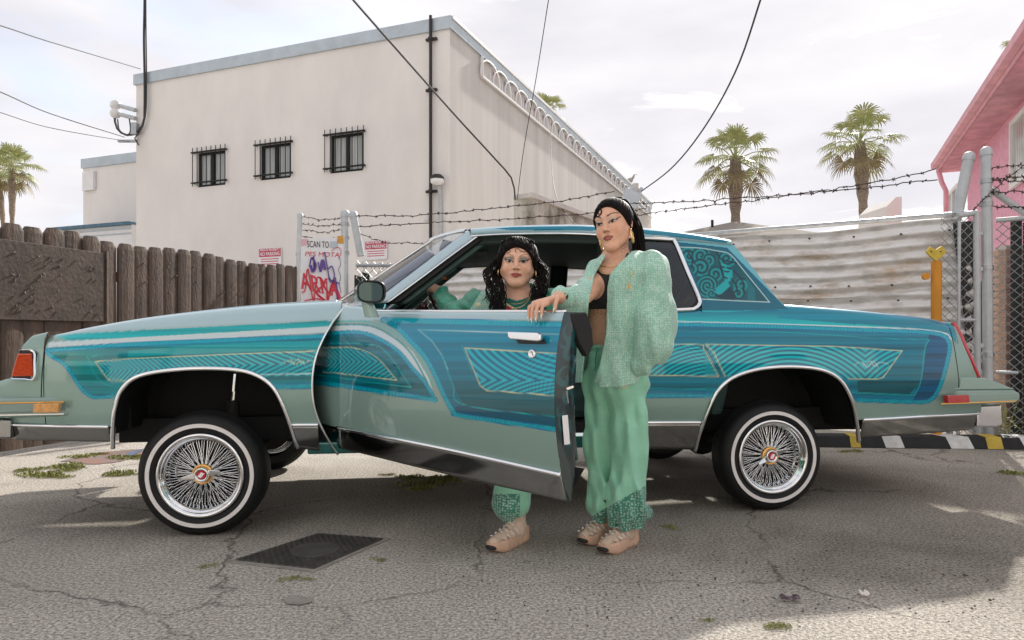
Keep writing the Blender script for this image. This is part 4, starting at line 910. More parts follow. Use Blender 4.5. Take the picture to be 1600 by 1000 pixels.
# ---- the airbrushed paint, evaluated per vertex from the place on the body
SILV = srgb(136, 160, 153); SILV_L = srgb(190, 203, 204); TEAL = srgb(10, 120, 132); TEAL_D = srgb(0, 78, 90); TEAL_L = srgb(86, 184, 190); BLUE = srgb(0, 122, 148); BLUE_D = srgb(0, 84, 106)
LACE = srgb(6, 138, 164); LACE_L = srgb(48, 182, 192); GOLDL = srgb(206, 202, 160); WHT = srgb(205, 228, 224)
def inpoly(x, y, poly):
    P = np.asarray(poly, float); r = np.zeros(x.shape, bool); n = len(P); j = n-1
    for i in range(n):
        xi, yi = P[i]; xj, yj = P[j]
        if yi != yj: r ^= ((yi > y) != (yj > y)) & (x < (xj-xi)*(y-yi)/(yj-yi)+xi)
        j = i
    return r
def dline(x, y, pts, n=70, sm=True):
    """distance to a polyline and the arc length of the nearest place"""
    P = spline(pts, n) if sm and len(pts) > 2 else np.asarray(pts, float)
    best = np.full(x.shape, 1e9); arc = np.zeros(x.shape); s0 = 0
    bx = (x > P[:, 0].min()-14) & (x < P[:, 0].max()+14) & (y > P[:, 1].min()-14) & (y < P[:, 1].max()+14)
    xs, ys = x[bx], y[bx]; b2 = best[bx]; a2 = arc[bx]
    for i in range(len(P)-1):
        ax_, ay = P[i]; dx, dy = P[i+1]-P[i]; L2 = dx*dx+dy*dy+1e-9; t = np.clip(((xs-ax_)*dx+(ys-ay)*dy)/L2, 0, 1)
        d = np.hypot(xs-ax_-t*dx, ys-ay-t*dy); k = d < b2; b2[k] = d[k]; a2[k] = s0+t[k]*math.sqrt(L2); s0 += math.sqrt(L2)
    best[bx] = b2; arc[bx] = a2; return best, arc
def satur(c, k=1.7, g=.80):
    l_ = c @ np.array([.3, .59, .11]); s_ = np.clip((c.max(1)-c.min(1))/(c.max(1)+1e-6)*1.4-.25, 0, 1)[:, None]; return np.clip((l_[:, None]+(c-l_[:, None])*(1+(k-1)*s_))*(1-(1-g)*s_)*(1+s_*np.array([0, .03, -.07])), 0, 1)
def mixc(c, m_, col): m_ = np.clip(m_, 0, 1)[:, None]; c[:] = c*(1-m_)+col*m_
def line(c, x, y, pts, col, wd=.9, sm=True):
    d, _ = dline(x, y, pts, sm=sm); mixc(c, np.clip(wd*.72+.5-d, 0, 1)*.9, col)
def lace(c, x, y, pts, wd=3.2, sm=True):
    d, s = dline(x, y, pts, sm=sm); m_ = np.clip(wd+.5-d, 0, 1); pat = .5+.5*np.sin(s*1.25+d*1.4)
    mixc(c, m_, LACE); mixc(c, m_*(pat > .55)*.8, LACE_L); mixc(c, np.clip(1-np.abs(d-wd)/.9, 0, 1)*.9, srgb(0, 96, 150))
def stripes(c, x, y, mask, g, a, b, duty=0.):
    s = .5+.5*np.sin(g*2*np.pi); s = np.clip((s-.5)*2.2+.5+duty, 0, 1)
    col = a[None]*(1-s[:, None])+b[None]*s[:, None]; k = mask; c[k] = col[k]
def hbands(c, x, y, mask, seed=0, amt=.35):
    """long airbrushed streaks"""
    v = np.sin(y*.42+seed)*.5+np.sin(y*1.05+seed*2+.004*x)*.3+np.sin(y*.19+seed*3)*.4
    k = mask; c[k] = c[k]*(1+amt*v[k])[:, None]
def lerpY(x, x0, y0, x1, y1): return y0+(y1-y0)*(x-x0)/(x1-x0)
def paint_front(x, y):
    c = np.tile(SILV, (len(x), 1)).astype(float)
    B = lambda a, b: lerpY(x, 160, a, 500, b)
    k = np.clip((B(524, 508)-y)/10, 0, 1); mixc(c, k, srgb(168, 190, 196))
    tk = inpoly(x, y, [(86, 524), (108, 532), (160, 529.5), (560, 507), (560, 499), (160, 519), (120, 521)]); c[tk] = srgb(70, 160, 168)
    hbands(c, x, y, tk, 1, .25); line(c, x, y, [(86, 524), (108, 532), (160, 530), (560, 508)], TEAL_L, .6)
    k = (y > B(530, 511)) & (y < B(538, 520)) & (x > 75); c[k] = SILV_L
    out = [(72, 548), (200, 538), (360, 531), (560, 522), (560, 606), (440, 608), (300, 612), (176, 619), (152, 621), (140, 618), (126, 606), (112, 584), (100, 569), (80, 556)]
    ins = inpoly(x, y, out); g = np.clip((x-90)/90, 0, 1)[:, None]; c[ins] = (srgb(95, 140, 140)[None]*(1-g)+TEAL[None]*g)[ins]
    lo = ins & (y > B(597, 583)); c[lo] = TEAL; hbands(c, x, y, ins, 2, .38)
    pale = inpoly(x, y, [(200, 548), (300, 540), (560, 529), (560, 545), (300, 552), (200, 558)]); mixc(c, pale*.35, TEAL_L)
    fan = inpoly(x, y, [(149, 565), (200, 560.5), (360, 553.5), (560, 546), (560, 583), (420, 588), (300, 593), (197, 595.5), (170, 594), (160, 582)])
    yc = B(580, 566); al = np.clip(1-(x-210)/420, .16, 1); gx = np.where(x < 210, x-210, (x-210)-(np.clip(x-210, 0, 352)**2)/840)
    gg = (gx+np.abs(y-yc)*1.05)/7.2+.12*np.sin(x/26)
    stripes(c, x, y, fan, gg, srgb(6, 94, 114), srgb(74, 172, 184))
    line(c, x, y, [(560, 546), (360, 553.5), (200, 560.5), (149, 565), (160, 582), (170, 594), (197, 595.5), (220, 595)], GOLDL, .8, False)
    line(c, x, y, [(136, 557), (160, 555.5)], TEAL_L, .5); line(c, x, y, [(136, 557), (149, 586), (166, 601), (190, 604.5)], TEAL_L, .6)
    line(c, x, y, [(400, 585.5), (560, 582)], WHT, .7)
    lace(c, x, y, [(71, 548), (200, 538.5), (360, 531.5), (560, 523)], 3.2); lace(c, x, y, [(71, 548), (80, 556), (100, 569), (112, 584), (126, 606), (140, 618), (152, 621), (180, 618.5)], 2.6); lace(c, x, y, [(400, 605), (560, 601)], 3.4)
    for q in ([(444, 566), (452, 564), (458, 567), (466, 561), (470, 567), (476, 564), (488, 565)], [(455, 562), (462, 570), (470, 562), (476, 570)]): line(c, x, y, q, GOLDL, .5)
    return c
def paint_door(x, y):
    c = np.tile(SILV, (len(x), 1)).astype(float); top = y < 500; c[top] = srgb(165, 188, 194)
    tear = [(480, 521), (513, 521), (562, 519.5), (595, 531), (622, 549), (645, 576), (665, 599), (680, 625), (638, 618), (595, 612), (546, 604), (480, 598)]
    k = inpoly(x, y, [(480, 508), (513, 508), (575, 508), (615, 525), (645, 550), (670, 590), (680, 625), (660, 600), (622, 549), (562, 519), (480, 521)]); c[k] = SILV_L
    line(c, x, y, [(490, 503), (575, 503), (618, 521), (650, 549), (676, 602)], TEAL_L, .8); line(c, x, y, [(490, 509), (570, 508), (610, 524), (642, 552), (668, 598)], TEAL, 1.6)
    k = inpoly(x, y, tear); c[k] = srgb(20, 104, 118); hbands(c, x, y, k, 3, .32)
    fan = inpoly(x, y, [(512, 543), (556, 544), (589, 559), (620, 594), (570, 588), (512, 582)])
    gg = (x-.010*(x-560)**2*.3+np.abs(y-565)*1.2)/8.0; stripes(c, x, y, fan, gg, srgb(8, 88, 106), srgb(80, 168, 178))
    line(c, x, y, [(505, 543), (523, 543), (556, 544), (589, 559), (620, 594)], GOLDL, .8); line(c, x, y, [(620, 594), (570, 588), (505, 581)], GOLDL, .7)
    line(c, x, y, [(500, 536), (576, 538), (605, 552), (642, 605)], TEAL_L, .7); line(c, x, y, [(642, 605), (579, 597), (490, 585)], TEAL_L, .7)
    lace(c, x, y, [(490, 521.5), (513, 521), (562, 519.5), (595, 531), (622, 549), (645, 576), (665, 599), (680, 625)], 2.8); lace(c, x, y, [(680, 625), (638, 618), (595, 612), (546, 604), (490, 597)], 3.4)
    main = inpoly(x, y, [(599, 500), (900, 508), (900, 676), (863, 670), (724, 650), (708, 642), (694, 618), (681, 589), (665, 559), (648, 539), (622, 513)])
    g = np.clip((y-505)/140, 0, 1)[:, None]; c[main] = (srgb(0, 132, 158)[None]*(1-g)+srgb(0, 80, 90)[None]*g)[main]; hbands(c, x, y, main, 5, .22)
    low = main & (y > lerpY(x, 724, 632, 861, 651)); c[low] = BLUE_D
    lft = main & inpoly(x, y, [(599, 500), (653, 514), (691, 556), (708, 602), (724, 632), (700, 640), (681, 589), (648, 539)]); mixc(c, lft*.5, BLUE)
    fan = inpoly(x, y, [(726, 544), (900, 553), (900, 623), (864, 618), (760, 610), (750, 602), (741, 580)])
    yv = np.where(y > 594, 594-(y-594)*1.3, y); rr = np.hypot((x-905)*.72, (yv-478)); gg = rr/7.4
    stripes(c, x, y, fan, gg, srgb(4, 98, 122), srgb(84, 174, 192))
    line(c, x, y, [(900, 553.5), (726, 544), (741, 580), (750, 602), (760, 610), (864, 618), (900, 623)], GOLDL, .9, False)
    line(c, x, y, [(900, 524), (653, 514.5), (675, 533), (691, 556), (700, 578)], WHT*.8, .6, False); line(c, x, y, [(691, 556), (708, 602), (724, 632), (861, 651), (900, 657)], TEAL_L, .7)
    line(c, x, y, [(900, 549), (721, 539), (737, 580)], TEAL_L, .4, False)
    lace(c, x, y, [(599, 500), (740, 503.5), (900, 508)], 4.2); lace(c, x, y, [(599, 500), (622, 513), (648, 539), (665, 559), (681, 589), (694, 618), (708, 642), (724, 650), (863, 670), (900, 676)], 3.4)
    return c
def paint_rear(x, y):
    c = np.tile(SILV, (len(x), 1)).astype(float)
    up = y < lerpY(x, 1040, 502, 1340, 510); g = np.clip((y-483)/20, 0, 1)[:, None]
    c[up] = (srgb(14, 104, 132)[None]*(1-g)+srgb(88, 176, 184)[None]*g)[up]
    deck = inpoly(x, y, [(1215, 470), (1470, 496), (1492, 515), (1497, 540), (1480, 520), (1440, 514), (1330, 506), (1215, 497)]); c[deck] = srgb(28, 128, 150); hbands(c, x, y, deck, 7, .2)
    c[inpoly(x, y, [(1482, 500), (1500, 505), (1560, 620), (1470, 620), (1497, 560), (1492, 515)])] = SILV
    out = [(940, 504), (1020, 506), (1200, 510), (1330, 515), (1440, 519), (1475, 525), (1484, 540), (1480, 565), (1472, 595), (1462, 617), (1450, 628), (1430, 629), (1340, 625), (1100, 622), (940, 620)]
    ins = inpoly(x, y, out); c[ins] = srgb(12, 112, 132); b = ins & (y < 517); c[b] = BLUE; b = ins & (y > 609); c[b] = BLUE
    hbands(c, x, y, ins, 9, .34)
    rt = ins & inpoly(x, y, [(1452, 520), (1490, 520), (1490, 560), (1450, 640), (1425, 630), (1440, 590)]); c[rt] = srgb(0, 84, 116); hbands(c, x, y, rt, 4, .4)
    dk = ins & inpoly(x, y, [(1340, 595), (1440, 595), (1420, 617), (1340, 613)]); c[dk] = TEAL_D*1.15; hbands(c, x, y, dk, 6, .2)
    fan = inpoly(x, y, [(1102, 538), (1300, 541), (1410, 548), (1380, 590), (1370, 592.5), (1133, 588)])
    xm = 1352-np.abs(x-1352); gg = np.hypot((xm-1235)*.85, (y-665))/6.6; stripes(c, x, y, fan, gg, srgb(8, 100, 122), srgb(90, 180, 192))
    fan = inpoly(x, y, [(940, 538), (1085, 538), (1100, 546), (1123, 588), (940, 585)])
    gg = np.hypot((x-1130)*.8, (y-640)*1.25)/6.8+.25*np.sin(x/30); stripes(c, x, y, fan, gg, srgb(8, 96, 118), srgb(90, 180, 192))
    line(c, x, y, [(940, 538), (1085, 538), (1100, 546), (1123, 588)], GOLDL, .8); line(c, x, y, [(1123, 588), (940, 585)], GOLDL, .8)
    line(c, x, y, [(1133, 588), (1115, 550), (1102, 538), (1300, 541), (1410, 548), (1380, 590), (1370, 592.5), (1325, 592)], GOLDL, .9, False)
    line(c, x, y, [(940, 517), (1200, 518.5), (1365, 528), (1452, 531)], TEAL_L, .5); line(c, x, y, [(1452, 531), (1445, 545), (1440, 590), (1432, 612), (1420, 617), (1330, 613)], TEAL_L, .8)
    line(c, x, y, [(940, 606), (1130, 608)], TEAL_L, .6)
    line(c, x, y, [(940, 500), (1040, 502), (1200, 506), (1340, 510.5), (1440, 515), (1478, 521), (1486, 530)], WHT, 1.2)
    line(c, x, y, [(1470, 497), (1488, 509), (1497, 536)], TEAL_D, .8)
    lace(c, x, y, [(940, 504.5), (1020, 506), (1200, 510), (1330, 515), (1440, 519), (1475, 525), (1484, 540), (1480, 565), (1472, 595), (1462, 617), (1450, 627), (1430, 628), (1340, 625)], 3.0); lace(c, x, y, [(940, 618), (1110, 618.5)], 3.2)
    for q in ([(1335, 570), (1345, 566), (1352, 571), (1360, 564), (1366, 572), (1375, 566), (1388, 569)], [(1348, 566), (1356, 574), (1364, 565), (1372, 573)]): line(c, x, y, q, SILV_L, .6)
    return c
MURAL = None
def paint_sail(x, y):
    c = np.tile(srgb(0, 98, 118), (len(x), 1)).astype(float)
    edge = inpoly(x, y, [(1050, 371), (1142, 376), (1224, 474), (1240, 486), (1225, 478), (1136, 387), (1058, 378)]); c[edge] = srgb(130, 178, 192)
    low = y > 485; c[low] = srgb(70, 164, 178)
    # mural: hair, a face turned down, a rose
    q = lambda a, b: (1000+a/5.883, 350+b/5.883)
    mur = inpoly(x, y, [q(360, 210), q(700, 245), q(830, 290), q(920, 380), q(1190, 715), q(575, 690), q(500, 470)])
    c[mur] = srgb(4, 82, 92); X, Y = (x-1000)*5.883, (y-350)*5.883
    def swirl(cx, cy, r0, turns, ph, thick, col, dark):
        r = np.hypot(X-cx, Y-cy); a = np.arctan2(Y-cy, X-cx); k = mur & (r < r0); s = .5+.5*np.sin(r/thick*6.28+a*turns+ph)
        cc = dark[None]*(1-s[:, None])+col[None]*s[:, None]; c[k] = cc[k]
    lt, md, dk = srgb(20, 142, 150), srgb(10, 112, 122), srgb(0, 46, 56)
    for args in ((450, 290, 90, 1, 0, 46), (560, 290, 85, 1, 2, 42), (630, 330, 60, -1, 1, 38), (560, 400, 85, 1, 3, 48), (690, 460, 70, -1, 0, 44), (470, 420, 70, 1, 1, 40), (800, 320, 90, 1, 2, 40), (620, 570, 105, 1, .5, 34), (930, 560, 70, -1, 1, 44), (900, 640, 60, 1, 2, 40), (660, 640, 50, 1, 2, 30)):
        swirl(*args, lt, dk)
    face = inpoly(X, Y, [(735, 360), (790, 370), (850, 430), (850, 500), (810, 540), (830, 570), (740, 650), (690, 640), (700, 590), (780, 520), (770, 430)]) & mur; c[face] = srgb(34, 158, 166)
    dress = inpoly(X, Y, [(735, 665), (830, 570), (890, 670), (870, 700), (740, 695)]) & mur; c[dress] = dk*1.4
    for pts in ([(745, 390), (775, 400)], [(800, 400), (830, 415)], [(780, 435), (800, 440), (818, 436)], [(735, 360), (760, 470), (800, 500)], [(690, 640), (720, 670), (740, 650)], [(860, 430), (940, 520), (960, 640)], [(840, 500), (880, 560), (900, 650)], [(700, 260), (760, 330), (900, 360)], [(440, 250), (480, 330), (470, 420)]):
        d, _ = dline(X, Y, pts); mixc(c, np.clip(9-d, 0, 4)/4*mur, dk)
    right = inpoly(X, Y, [(960, 470), (1060, 600), (1060, 705), (990, 700), (985, 560)]) & mur; mixc(c, right*.8, srgb(6, 110, 122))
    line(c, x, y, [q(372, 212), q(560, 222), q(700, 245), q(800, 265), q(860, 310), q(940, 410), q(1190, 718)], WHT, .8); line(c, x, y, [q(1190, 718), q(900, 706), q(575, 690)], WHT, .8)
    return c
# ---- panels
def grid_panel(name, UU, ZZ, mt, paint, parent, wfun=None, extra=None, solid=.012):
    """UU, ZZ arrays (rows, cols) on the near side; extra rows roll over the shoulder"""
    WW = (wfun or W)(UU, ZZ)
    if extra is not None: UU, WW, ZZ = [np.concatenate([a, b], 0) for a, b in zip((UU, WW, ZZ), extra(UU, WW, ZZ))]
    r_, c_ = UU.shape; V = np.stack([UU, WW, ZZ], 2).reshape(-1, 3); i = np.arange(r_*c_).reshape(r_, c_)
    Q = np.stack([i[:-1, :-1], i[:-1, 1:], i[1:, 1:], i[1:, :-1]], 2).reshape(-1, 4)
    x, y = to_px(V[:, 0], V[:, 1], V[:, 2]); o = raw(name, V, Q, MAT[mt], parent, True, satur(paint(x, y)))
    return o
STEP = .0052
def shoulder(Rr, flat):
    def f(UU, WW, ZZ):
        u0, w0, z0 = UU[-1], WW[-1], ZZ[-1]; dz = ZZ[-1]-ZZ[-3]; dw = WW[-1]-WW[-3]; a0 = np.arctan2(dw, dz)
        n = 16; us, ws, zs = [], [], []; a = a0; w, z = w0.copy(), z0.copy()
        for k in range(1, n+1):
            a = a0+(np.pi/2-a0)*k/n; ds = Rr*(np.pi/2)/n; w = w+np.sin(a)*ds; z = z+np.cos(a)*ds; us.append(u0); ws.append(w); zs.append(z)
        us.append(u0); ws.append(w+flat); zs.append(z+.004)
        return np.array(us), np.array(ws), np.array(zs)
    return f
# front fender
topF = fz([(20, 533), (73, 526), (145, 510.5), (246, 494), (396, 477.5), (528, 470), (560, 470)]); RS = .075
stripF = lambda u: np.interp(u, [-.9, -.40, .43, .62], [CS(10, 663)[1], CS(172, 667)[1], CS(455, 664)[1], CS(500, 664)[1]])
archF = curve_uz([(177, 700), (177, 672), (180, 640), (192, 607), (222, 586), (290, 576.5), (360, 577), (400, 586), (428, 607), (447, 645), (462, 690), (466, 700)], 160)
archR = curve_uz([(1086, 705), (1092, 680), (1104, 645), (1120, 612), (1145, 590), (1185, 577), (1235, 573), (1283, 578), (1312, 594), (1330, 625), (1338, 660), (1341, 690)], 160)
def arch_z(arch):
    i = np.argmax(arch[:, 1]); L_, R_ = arch[:i+1], arch[i:]
    def f(u):
        z = np.full(np.shape(u), -1.); k = (u >= L_[0, 0]) & (u <= R_[-1, 0])
        l = np.interp(u, np.maximum.accumulate(L_[:, 0])+np.arange(len(L_))*1e-7, L_[:, 1]); r = np.interp(u, np.maximum.accumulate(R_[:, 0])+np.arange(len(R_))*1e-7, R_[:, 1])
        return np.where(k, np.where(u < arch[i, 0], l, r), -1.)
    return f
azF, azR = arch_z(archF), arch_z(archR)
uL = CS(70, 560)[0]; edgeF = curve_uz([(543, 474), (540, 478), (517, 508), (499, 543), (491, 570), (488, 600), (490, 630), (497, 655), (510, 682), (528, 710)], 80)
oz = np.argsort(edgeF[:, 1]); uR = lambda z: np.interp(z, edgeF[oz, 1], edgeF[oz, 0])
uM = .66; nu = int((uM-uL)/STEP); uu = np.linspace(uL, uM, nu); nv = 92
def fender_grid(z_bot, z_top, nv):
    t = np.linspace(0, 1, nv)[:, None]; ZZ = z_bot[None]*(1-t)+z_top[None]*t; UU = np.tile(uu, (nv, 1)); k0 = .47
    UU = np.where(UU > k0, k0+(UU-k0)*(uR(ZZ)-k0)/(uM-k0), UU); return UU, ZZ
zb = np.maximum(stripF(uu), azF(uu)); UU, ZZ = fender_grid(zb, topF(uu)-RS*.78, nv)
grid_panel('front_fender', UU, ZZ, 'car_paint', paint_front, car, extra=shoulder(RS, .03))
SILVER = lambda x, y: np.tile(SILV, (len(x), 1))
# polished lower trim, split by the arches
def low_trim(u0, u1, ztopf, zbotf, name='lower_trim', n=60):
    us = np.linspace(u0, u1, n); t = np.linspace(0, 1, 8)[:, None]; zt, zb = ztopf(us), zbotf(us); ZZ = zb[None]*(1-t)+zt[None]*t; UU = np.tile(us, (8, 1)); WW = W(UU, ZZ)-.004
    m_ = MB(); m_.sheet([[(UU[i, j], WW[i, j], ZZ[i, j]) for j in range(n)] for i in range(8)]); o = m_.build(name, MAT['steel_trim'], car, smooth=True, solid=.004)
    m_ = MB(); m_.tube([(us[j], W(us[j], zt[j])-.008, zt[j]) for j in range(n)], .009, 8); m_.build('trim_strip', MAT['chrome'], car, smooth=True); return o
botF = lambda u: np.interp(u, [-.9, -.40, .43, .62], [CS(20, 686)[1], CS(172, 690)[1], CS(465, 700)[1], CS(527, 708)[1]])
low_trim(CS(22, 675)[0], CS(171, 675)[0], stripF, botF); low_trim(CS(456, 664)[0]+.005, CS(497, 660)[0], stripF, botF)
def tube_side(name, pts, r, mt, off=.006, n=120, flat=1, par=None):
    c = pts if isinstance(pts, np.ndarray) else curve_uz(pts, n); m_ = MB(); m_.tube([(u, float(W(u, z))-off, z) for u, z in c], r, 8, flat=flat); return m_.build(name, MAT[mt], par or car, smooth=True)
tube_side('wheel_arch_trim', archF, .011, 'chrome', .004); tube_side('wheel_arch_trim', archR, .011, 'chrome', .004)
tube_side('fender_edge', edgeF, .006, 'chrome_soft', .002)
# hood: crowned sheet between the two fenders
m_ = MB(); g_ = []
for i in range(28):
    u = uL-.02+(.60-(uL-.02))*i/27; zt = float(topF(u))+.002; w0 = float(W(u, zt-RS))+RS+.02; row = []
    for j in range(21):
        t = j/20; w = w0+(CW-2*w0)*t; row.append((u-.05*math.sin(t*math.pi)*(1 if i == 0 else 0), w, zt+.020*math.sin(t*math.pi)**.7*(1 if i else .3)))
    g_.append(row)
m_.sheet(g_); ho = m_.build('hood', MAT['car_paint'], car, smooth=True, solid=.008)
def fill_paint(o, col):
    ca = o.data.color_attributes.new('paint', 'FLOAT_COLOR', 'POINT'); ca.data.foreach_set('color', np.tile(np.r_[col, 1].astype(np.float32), len(o.data.vertices)))
fill_paint(ho, srgb(168, 190, 196))
# header panel with the front corner lamp
us = np.linspace(CS(-45, 580)[0], uL-.004, 40); topH = fz([(-45, 600), (-10, 570), (14, 596), (18, 590), (35, 545), (44, 535), (70, 526.5)]) if False else None
ht = np.interp(us, [us[0], CS(12, 600)[0], CS(22, 591)[0], CS(33, 548)[0], CS(46, 534)[0], uL], [CS(-45, 618)[1], CS(12, 600)[1], CS(22, 591)[1], CS(33, 546)[1], CS(46, 533)[1], CS(70, 526.5)[1]])
hb = np.full(40, CS(40, 664)[1]); t = np.linspace(0, 1, 50)[:, None]; ZZ = hb[None]*(1-t)+ht[None]*t; UU = np.tile(us, (50, 1))
grid_panel('header_panel', UU, ZZ, 'car_paint', SILVER, car, extra=shoulder(.03, .12))
tube_side('panel_seam', [(71, 527), (68, 560), (65, 600), (64.5, 622)], .0025, 'black_rubber', 0, 20)
def side_prism(name, pts, out, depth, mt, bevel=.003, parent=None, w0=None):
    q = MB(); P = [CS(*p) for p in pts]; wv = np.mean([float(W(u, z)) for u, z in P]) if w0 is None else w0
    q.prism([(u, wv-out, z) for u, z in P], (0, depth, 0)); return q.build(name, MAT[mt], parent or car, bevel=bevel)
hl = side_prism('headlamp_bezel', [(20.5, 592.5), (34, 546.5), (51, 546.5), (58, 551), (57.5, 592.5)], .010, .1, 'black_plastic')
side_prism('lens', [(21, 588), (32, 552), (52, 552), (52.5, 588)], .020, .08, 'lamp_orange', .006, hl)
q = MB(); q.tube([(u, float(W(u, z))-.014, z) for u, z in spline([CS(33, 548), CS(48, 547), CS(56, 551), CS(56.5, 565), CS(55.5, 591), CS(40, 592), CS(21, 591.5)], 40)], .0045, 6); q.build('chrome_rim', MAT['chrome'], hl)
# front bumper
bf = side_prism('front_bumper', [(-60, 620), (106, 620), (109, 650), (-60, 652)], .055, .4, 'car_paint', .012); fill_paint(bf, SILV*.9)
for y0 in (627, 645.5): side_prism('bumper_trim', [(-60, y0), (101, y0), (101, y0+1.8), (-60, y0+1.8)], .062, .02, 'gold' if y0 < 630 else 'chrome', 0, bf)
ins_ = side_prism('bumper_insert', [(-60, 629.5), (60, 629.5), (63, 636), (60, 643), (-60, 643)], .064, .02, 'car_paint', .004, bf); fill_paint(ins_, SILV*.75)
side_prism('marker_lamp', [(64, 629), (101, 629), (101, 642.5), (64, 642.5)], .065, .03, 'lamp_amber', .003, bf)
side_prism('chrome_corner', [(-40, 654), (8, 652.5), (21, 656), (24, 684), (-40, 682)], .05, .3, 'steel_trim', .01)
# ---- rear quarter
uq0 = 2.02; topQ = fz([(930, 484), (985, 483), (1098, 482), (1170, 478), (1222, 475), (1300, 481), (1400, 490), (1470, 498), (1492, 504)]); stripR = lambda u: np.interp(u, [uq0, CS(1100, 660)[0], CS(1345, 656)[0], CS(1450, 650)[0], 4.3], [CS(930, 661)[1], CS(1100, 660)[1], CS(1345, 656)[1], CS(1450, 650)[1], CS(1545, 645)[1]])
edgeR = curve_uz([(1490, 503), (1502, 528), (1515, 560), (1530, 598), (1534, 615), (1534, 650)], 60); ozr = np.argsort(edgeR[:, 1]); uRr = lambda z: np.interp(z, edgeR[ozr, 1], edgeR[ozr, 0])
ume = 4.12; nu = int((ume-uq0)/STEP); uq = np.linspace(uq0, ume, nu); zb = np.maximum(stripR(uq), azR(uq)); zt = np.interp(uq, uq, topQ(uq))-.045*.78; t = np.linspace(0, 1, 112)[:, None]
ZZ = zb[None]*(1-t)+zt[None]*t; UU = np.tile(uq, (112, 1)); k0 = 3.45; UU = np.where(UU > k0, k0+(UU-k0)*(uRr(ZZ)-k0)/(ume-k0), UU)
grid_panel('quarter_panel', UU, ZZ, 'car_paint', paint_rear, car, extra=shoulder(.045, .05))
botR = lambda u: np.interp(u, [uq0, CS(1090, 700)[0], CS(1345, 682)[0], CS(1528, 668)[0]], [CS(930, 702)[1], CS(1088, 702)[1], CS(1345, 683)[1], CS(1528, 670)[1]])
low_trim(uq0, CS(1090, 690)[0], stripR, botR); low_trim(CS(1345, 670)[0], CS(1524, 660)[0], stripR, botR)
tube_side('tail_seam', [(1484, 512), (1494, 560), (1498, 592), (1498, 606)], .0022, 'black_rubber', 0, 20)
# deck lid and tail face
m_ = MB(); g_ = []
for i in range(24):
    u = 2.95+(4.0-2.95)*i/23; zt_ = float(topQ(u)); w0 = float(W(u, zt_))+.09; g_.append([(u, w0+(CW-2*w0)*j/16, zt_+.016*math.sin(j/16*math.pi)) for j in range(17)])
m_.sheet(g_); dl = m_.build('deck_lid', MAT['car_paint'], car, smooth=True, solid=.006); fill_paint(dl, srgb(28, 128, 150))
m_ = MB(); g_ = []
for z in np.linspace(.45, float(topQ(4.02))-.01, 14):
    u = float(uRr(z))-.01; w0 = float(W(u, z)); g_.append([(u+.03*math.sin(j/16*math.pi), w0+(CW-2*w0)*j/16, z) for j in range(17)])
m_.sheet(g_); tf = m_.build('tail_panel', MAT['car_paint'], car, smooth=True); fill_paint(tf, SILV)
tl = curve_uz([(1490, 504), (1500, 523), (1512, 551), (1529, 591)], 30); m_ = MB(); m_.sheet([[(u-.012, float(W(u, z))+.004, z) for u, z in tl], [(u+.012, float(W(u, z))-.004, z) for u, z in tl], [(u+.018, float(W(u, z))+.02, z) for u, z in tl], [(u+.012, .55, z) for u, z in tl]]); m_.build('tail_lamp', MAT['lamp_red'], car, smooth=True, solid=.006)
br = side_prism('rear_bumper', [(1462, 612), (1466, 610), (1566, 607), (1573, 613), (1572, 622), (1566, 627), (1462, 635)], .05, .5, 'car_paint', .010); fill_paint(br, SILV)
cap_ = side_prism('bumper_top', [(1498, 606), (1500, 590), (1533, 590), (1562, 604), (1568, 607), (1466, 610)], .035, .4, 'car_paint', .008); fill_paint(cap_, SILV*1.05)
side_prism('marker_lamp', [(1471, 617), (1500, 615.5), (1500, 627), (1471, 629)], .058, .03, 'lamp_red', .003, br)
ins_ = side_prism('bumper_insert', [(1503, 616), (1569, 613), (1569, 621), (1503, 627)], .058, .03, 'car_paint', .003, br); fill_paint(ins_, SILV*.92)
side_prism('bumper_trim', [(1470, 630), (1566, 623.5), (1566, 625), (1470, 632)], .056, .02, 'gold', 0, br)
side_prism('chrome_corner', [(1531, 634), (1562, 631), (1557, 662), (1548, 667), (1524, 667)], .03, .3, 'chrome', .01)
# ---- driver door, swung open
DH = np.array([-.862, 3.40]); DD = np.array([.7233, -.6905]); DM = np.array([.6905, .7233]); S1 = 1.394
def loc_w(X, Y): return (X-CA[0])*ce[0]+(Y-CA[1])*ce[1], -((X-CA[0])*cnv[0]+(Y-CA[1])*cnv[1])
def DW(z): return np.where(z > .74, .62*(z-.74)**2, .50*(.74-z)**2)
def D(s, off, z):
    X = DH[0]+DD[0]*s+DM[0]*off; Y = DH[1]+DD[1]*s+DM[1]*off; u, w = loc_w(X, Y); return u, w, z
def DS(px, py, out=0.):
    a = (px-CX)/F; b = -(py-HY)/F; off = 0.
    for _ in range(4):
        t = (off+DM @ DH)/(DM[0]*a+DM[1]); z = HC+t*b; off = float(DW(z))-out
    return DD[0]*(t*a-DH[0])+DD[1]*(t-DH[1]), z
def dfun(pts, n=80):
    c = spline([DS(*p) for p in pts], n); i = np.argsort(c[:, 0]); return lambda s: np.interp(s, c[i, 0], c[i, 1])
dtop = dfun([(480, 474), (541, 478), (562, 480), (571, 485), (589, 486.5), (700, 487), (884, 487.5)]); dstrip = dfun([(480, 657), (530, 668), (700, 702), (880, 742)]); dbot = dfun([(480, 688), (524, 698), (700, 741), (889, 783)])
door = empty('driver_door', parent=car)
ns_ = int((S1+.2)/.0046); ss_ = np.linspace(-.2, S1, ns_); nr = 118; t = np.linspace(0, 1, nr)[:, None]
SS = np.tile(ss_, (nr, 1)); ZZ = dstrip(ss_)[None]*(1-t)+(dtop(ss_)-.012)[None]*t; OO = DW(ZZ)
ex = [(.006, .008), (.016, .012), (.05, .013)]
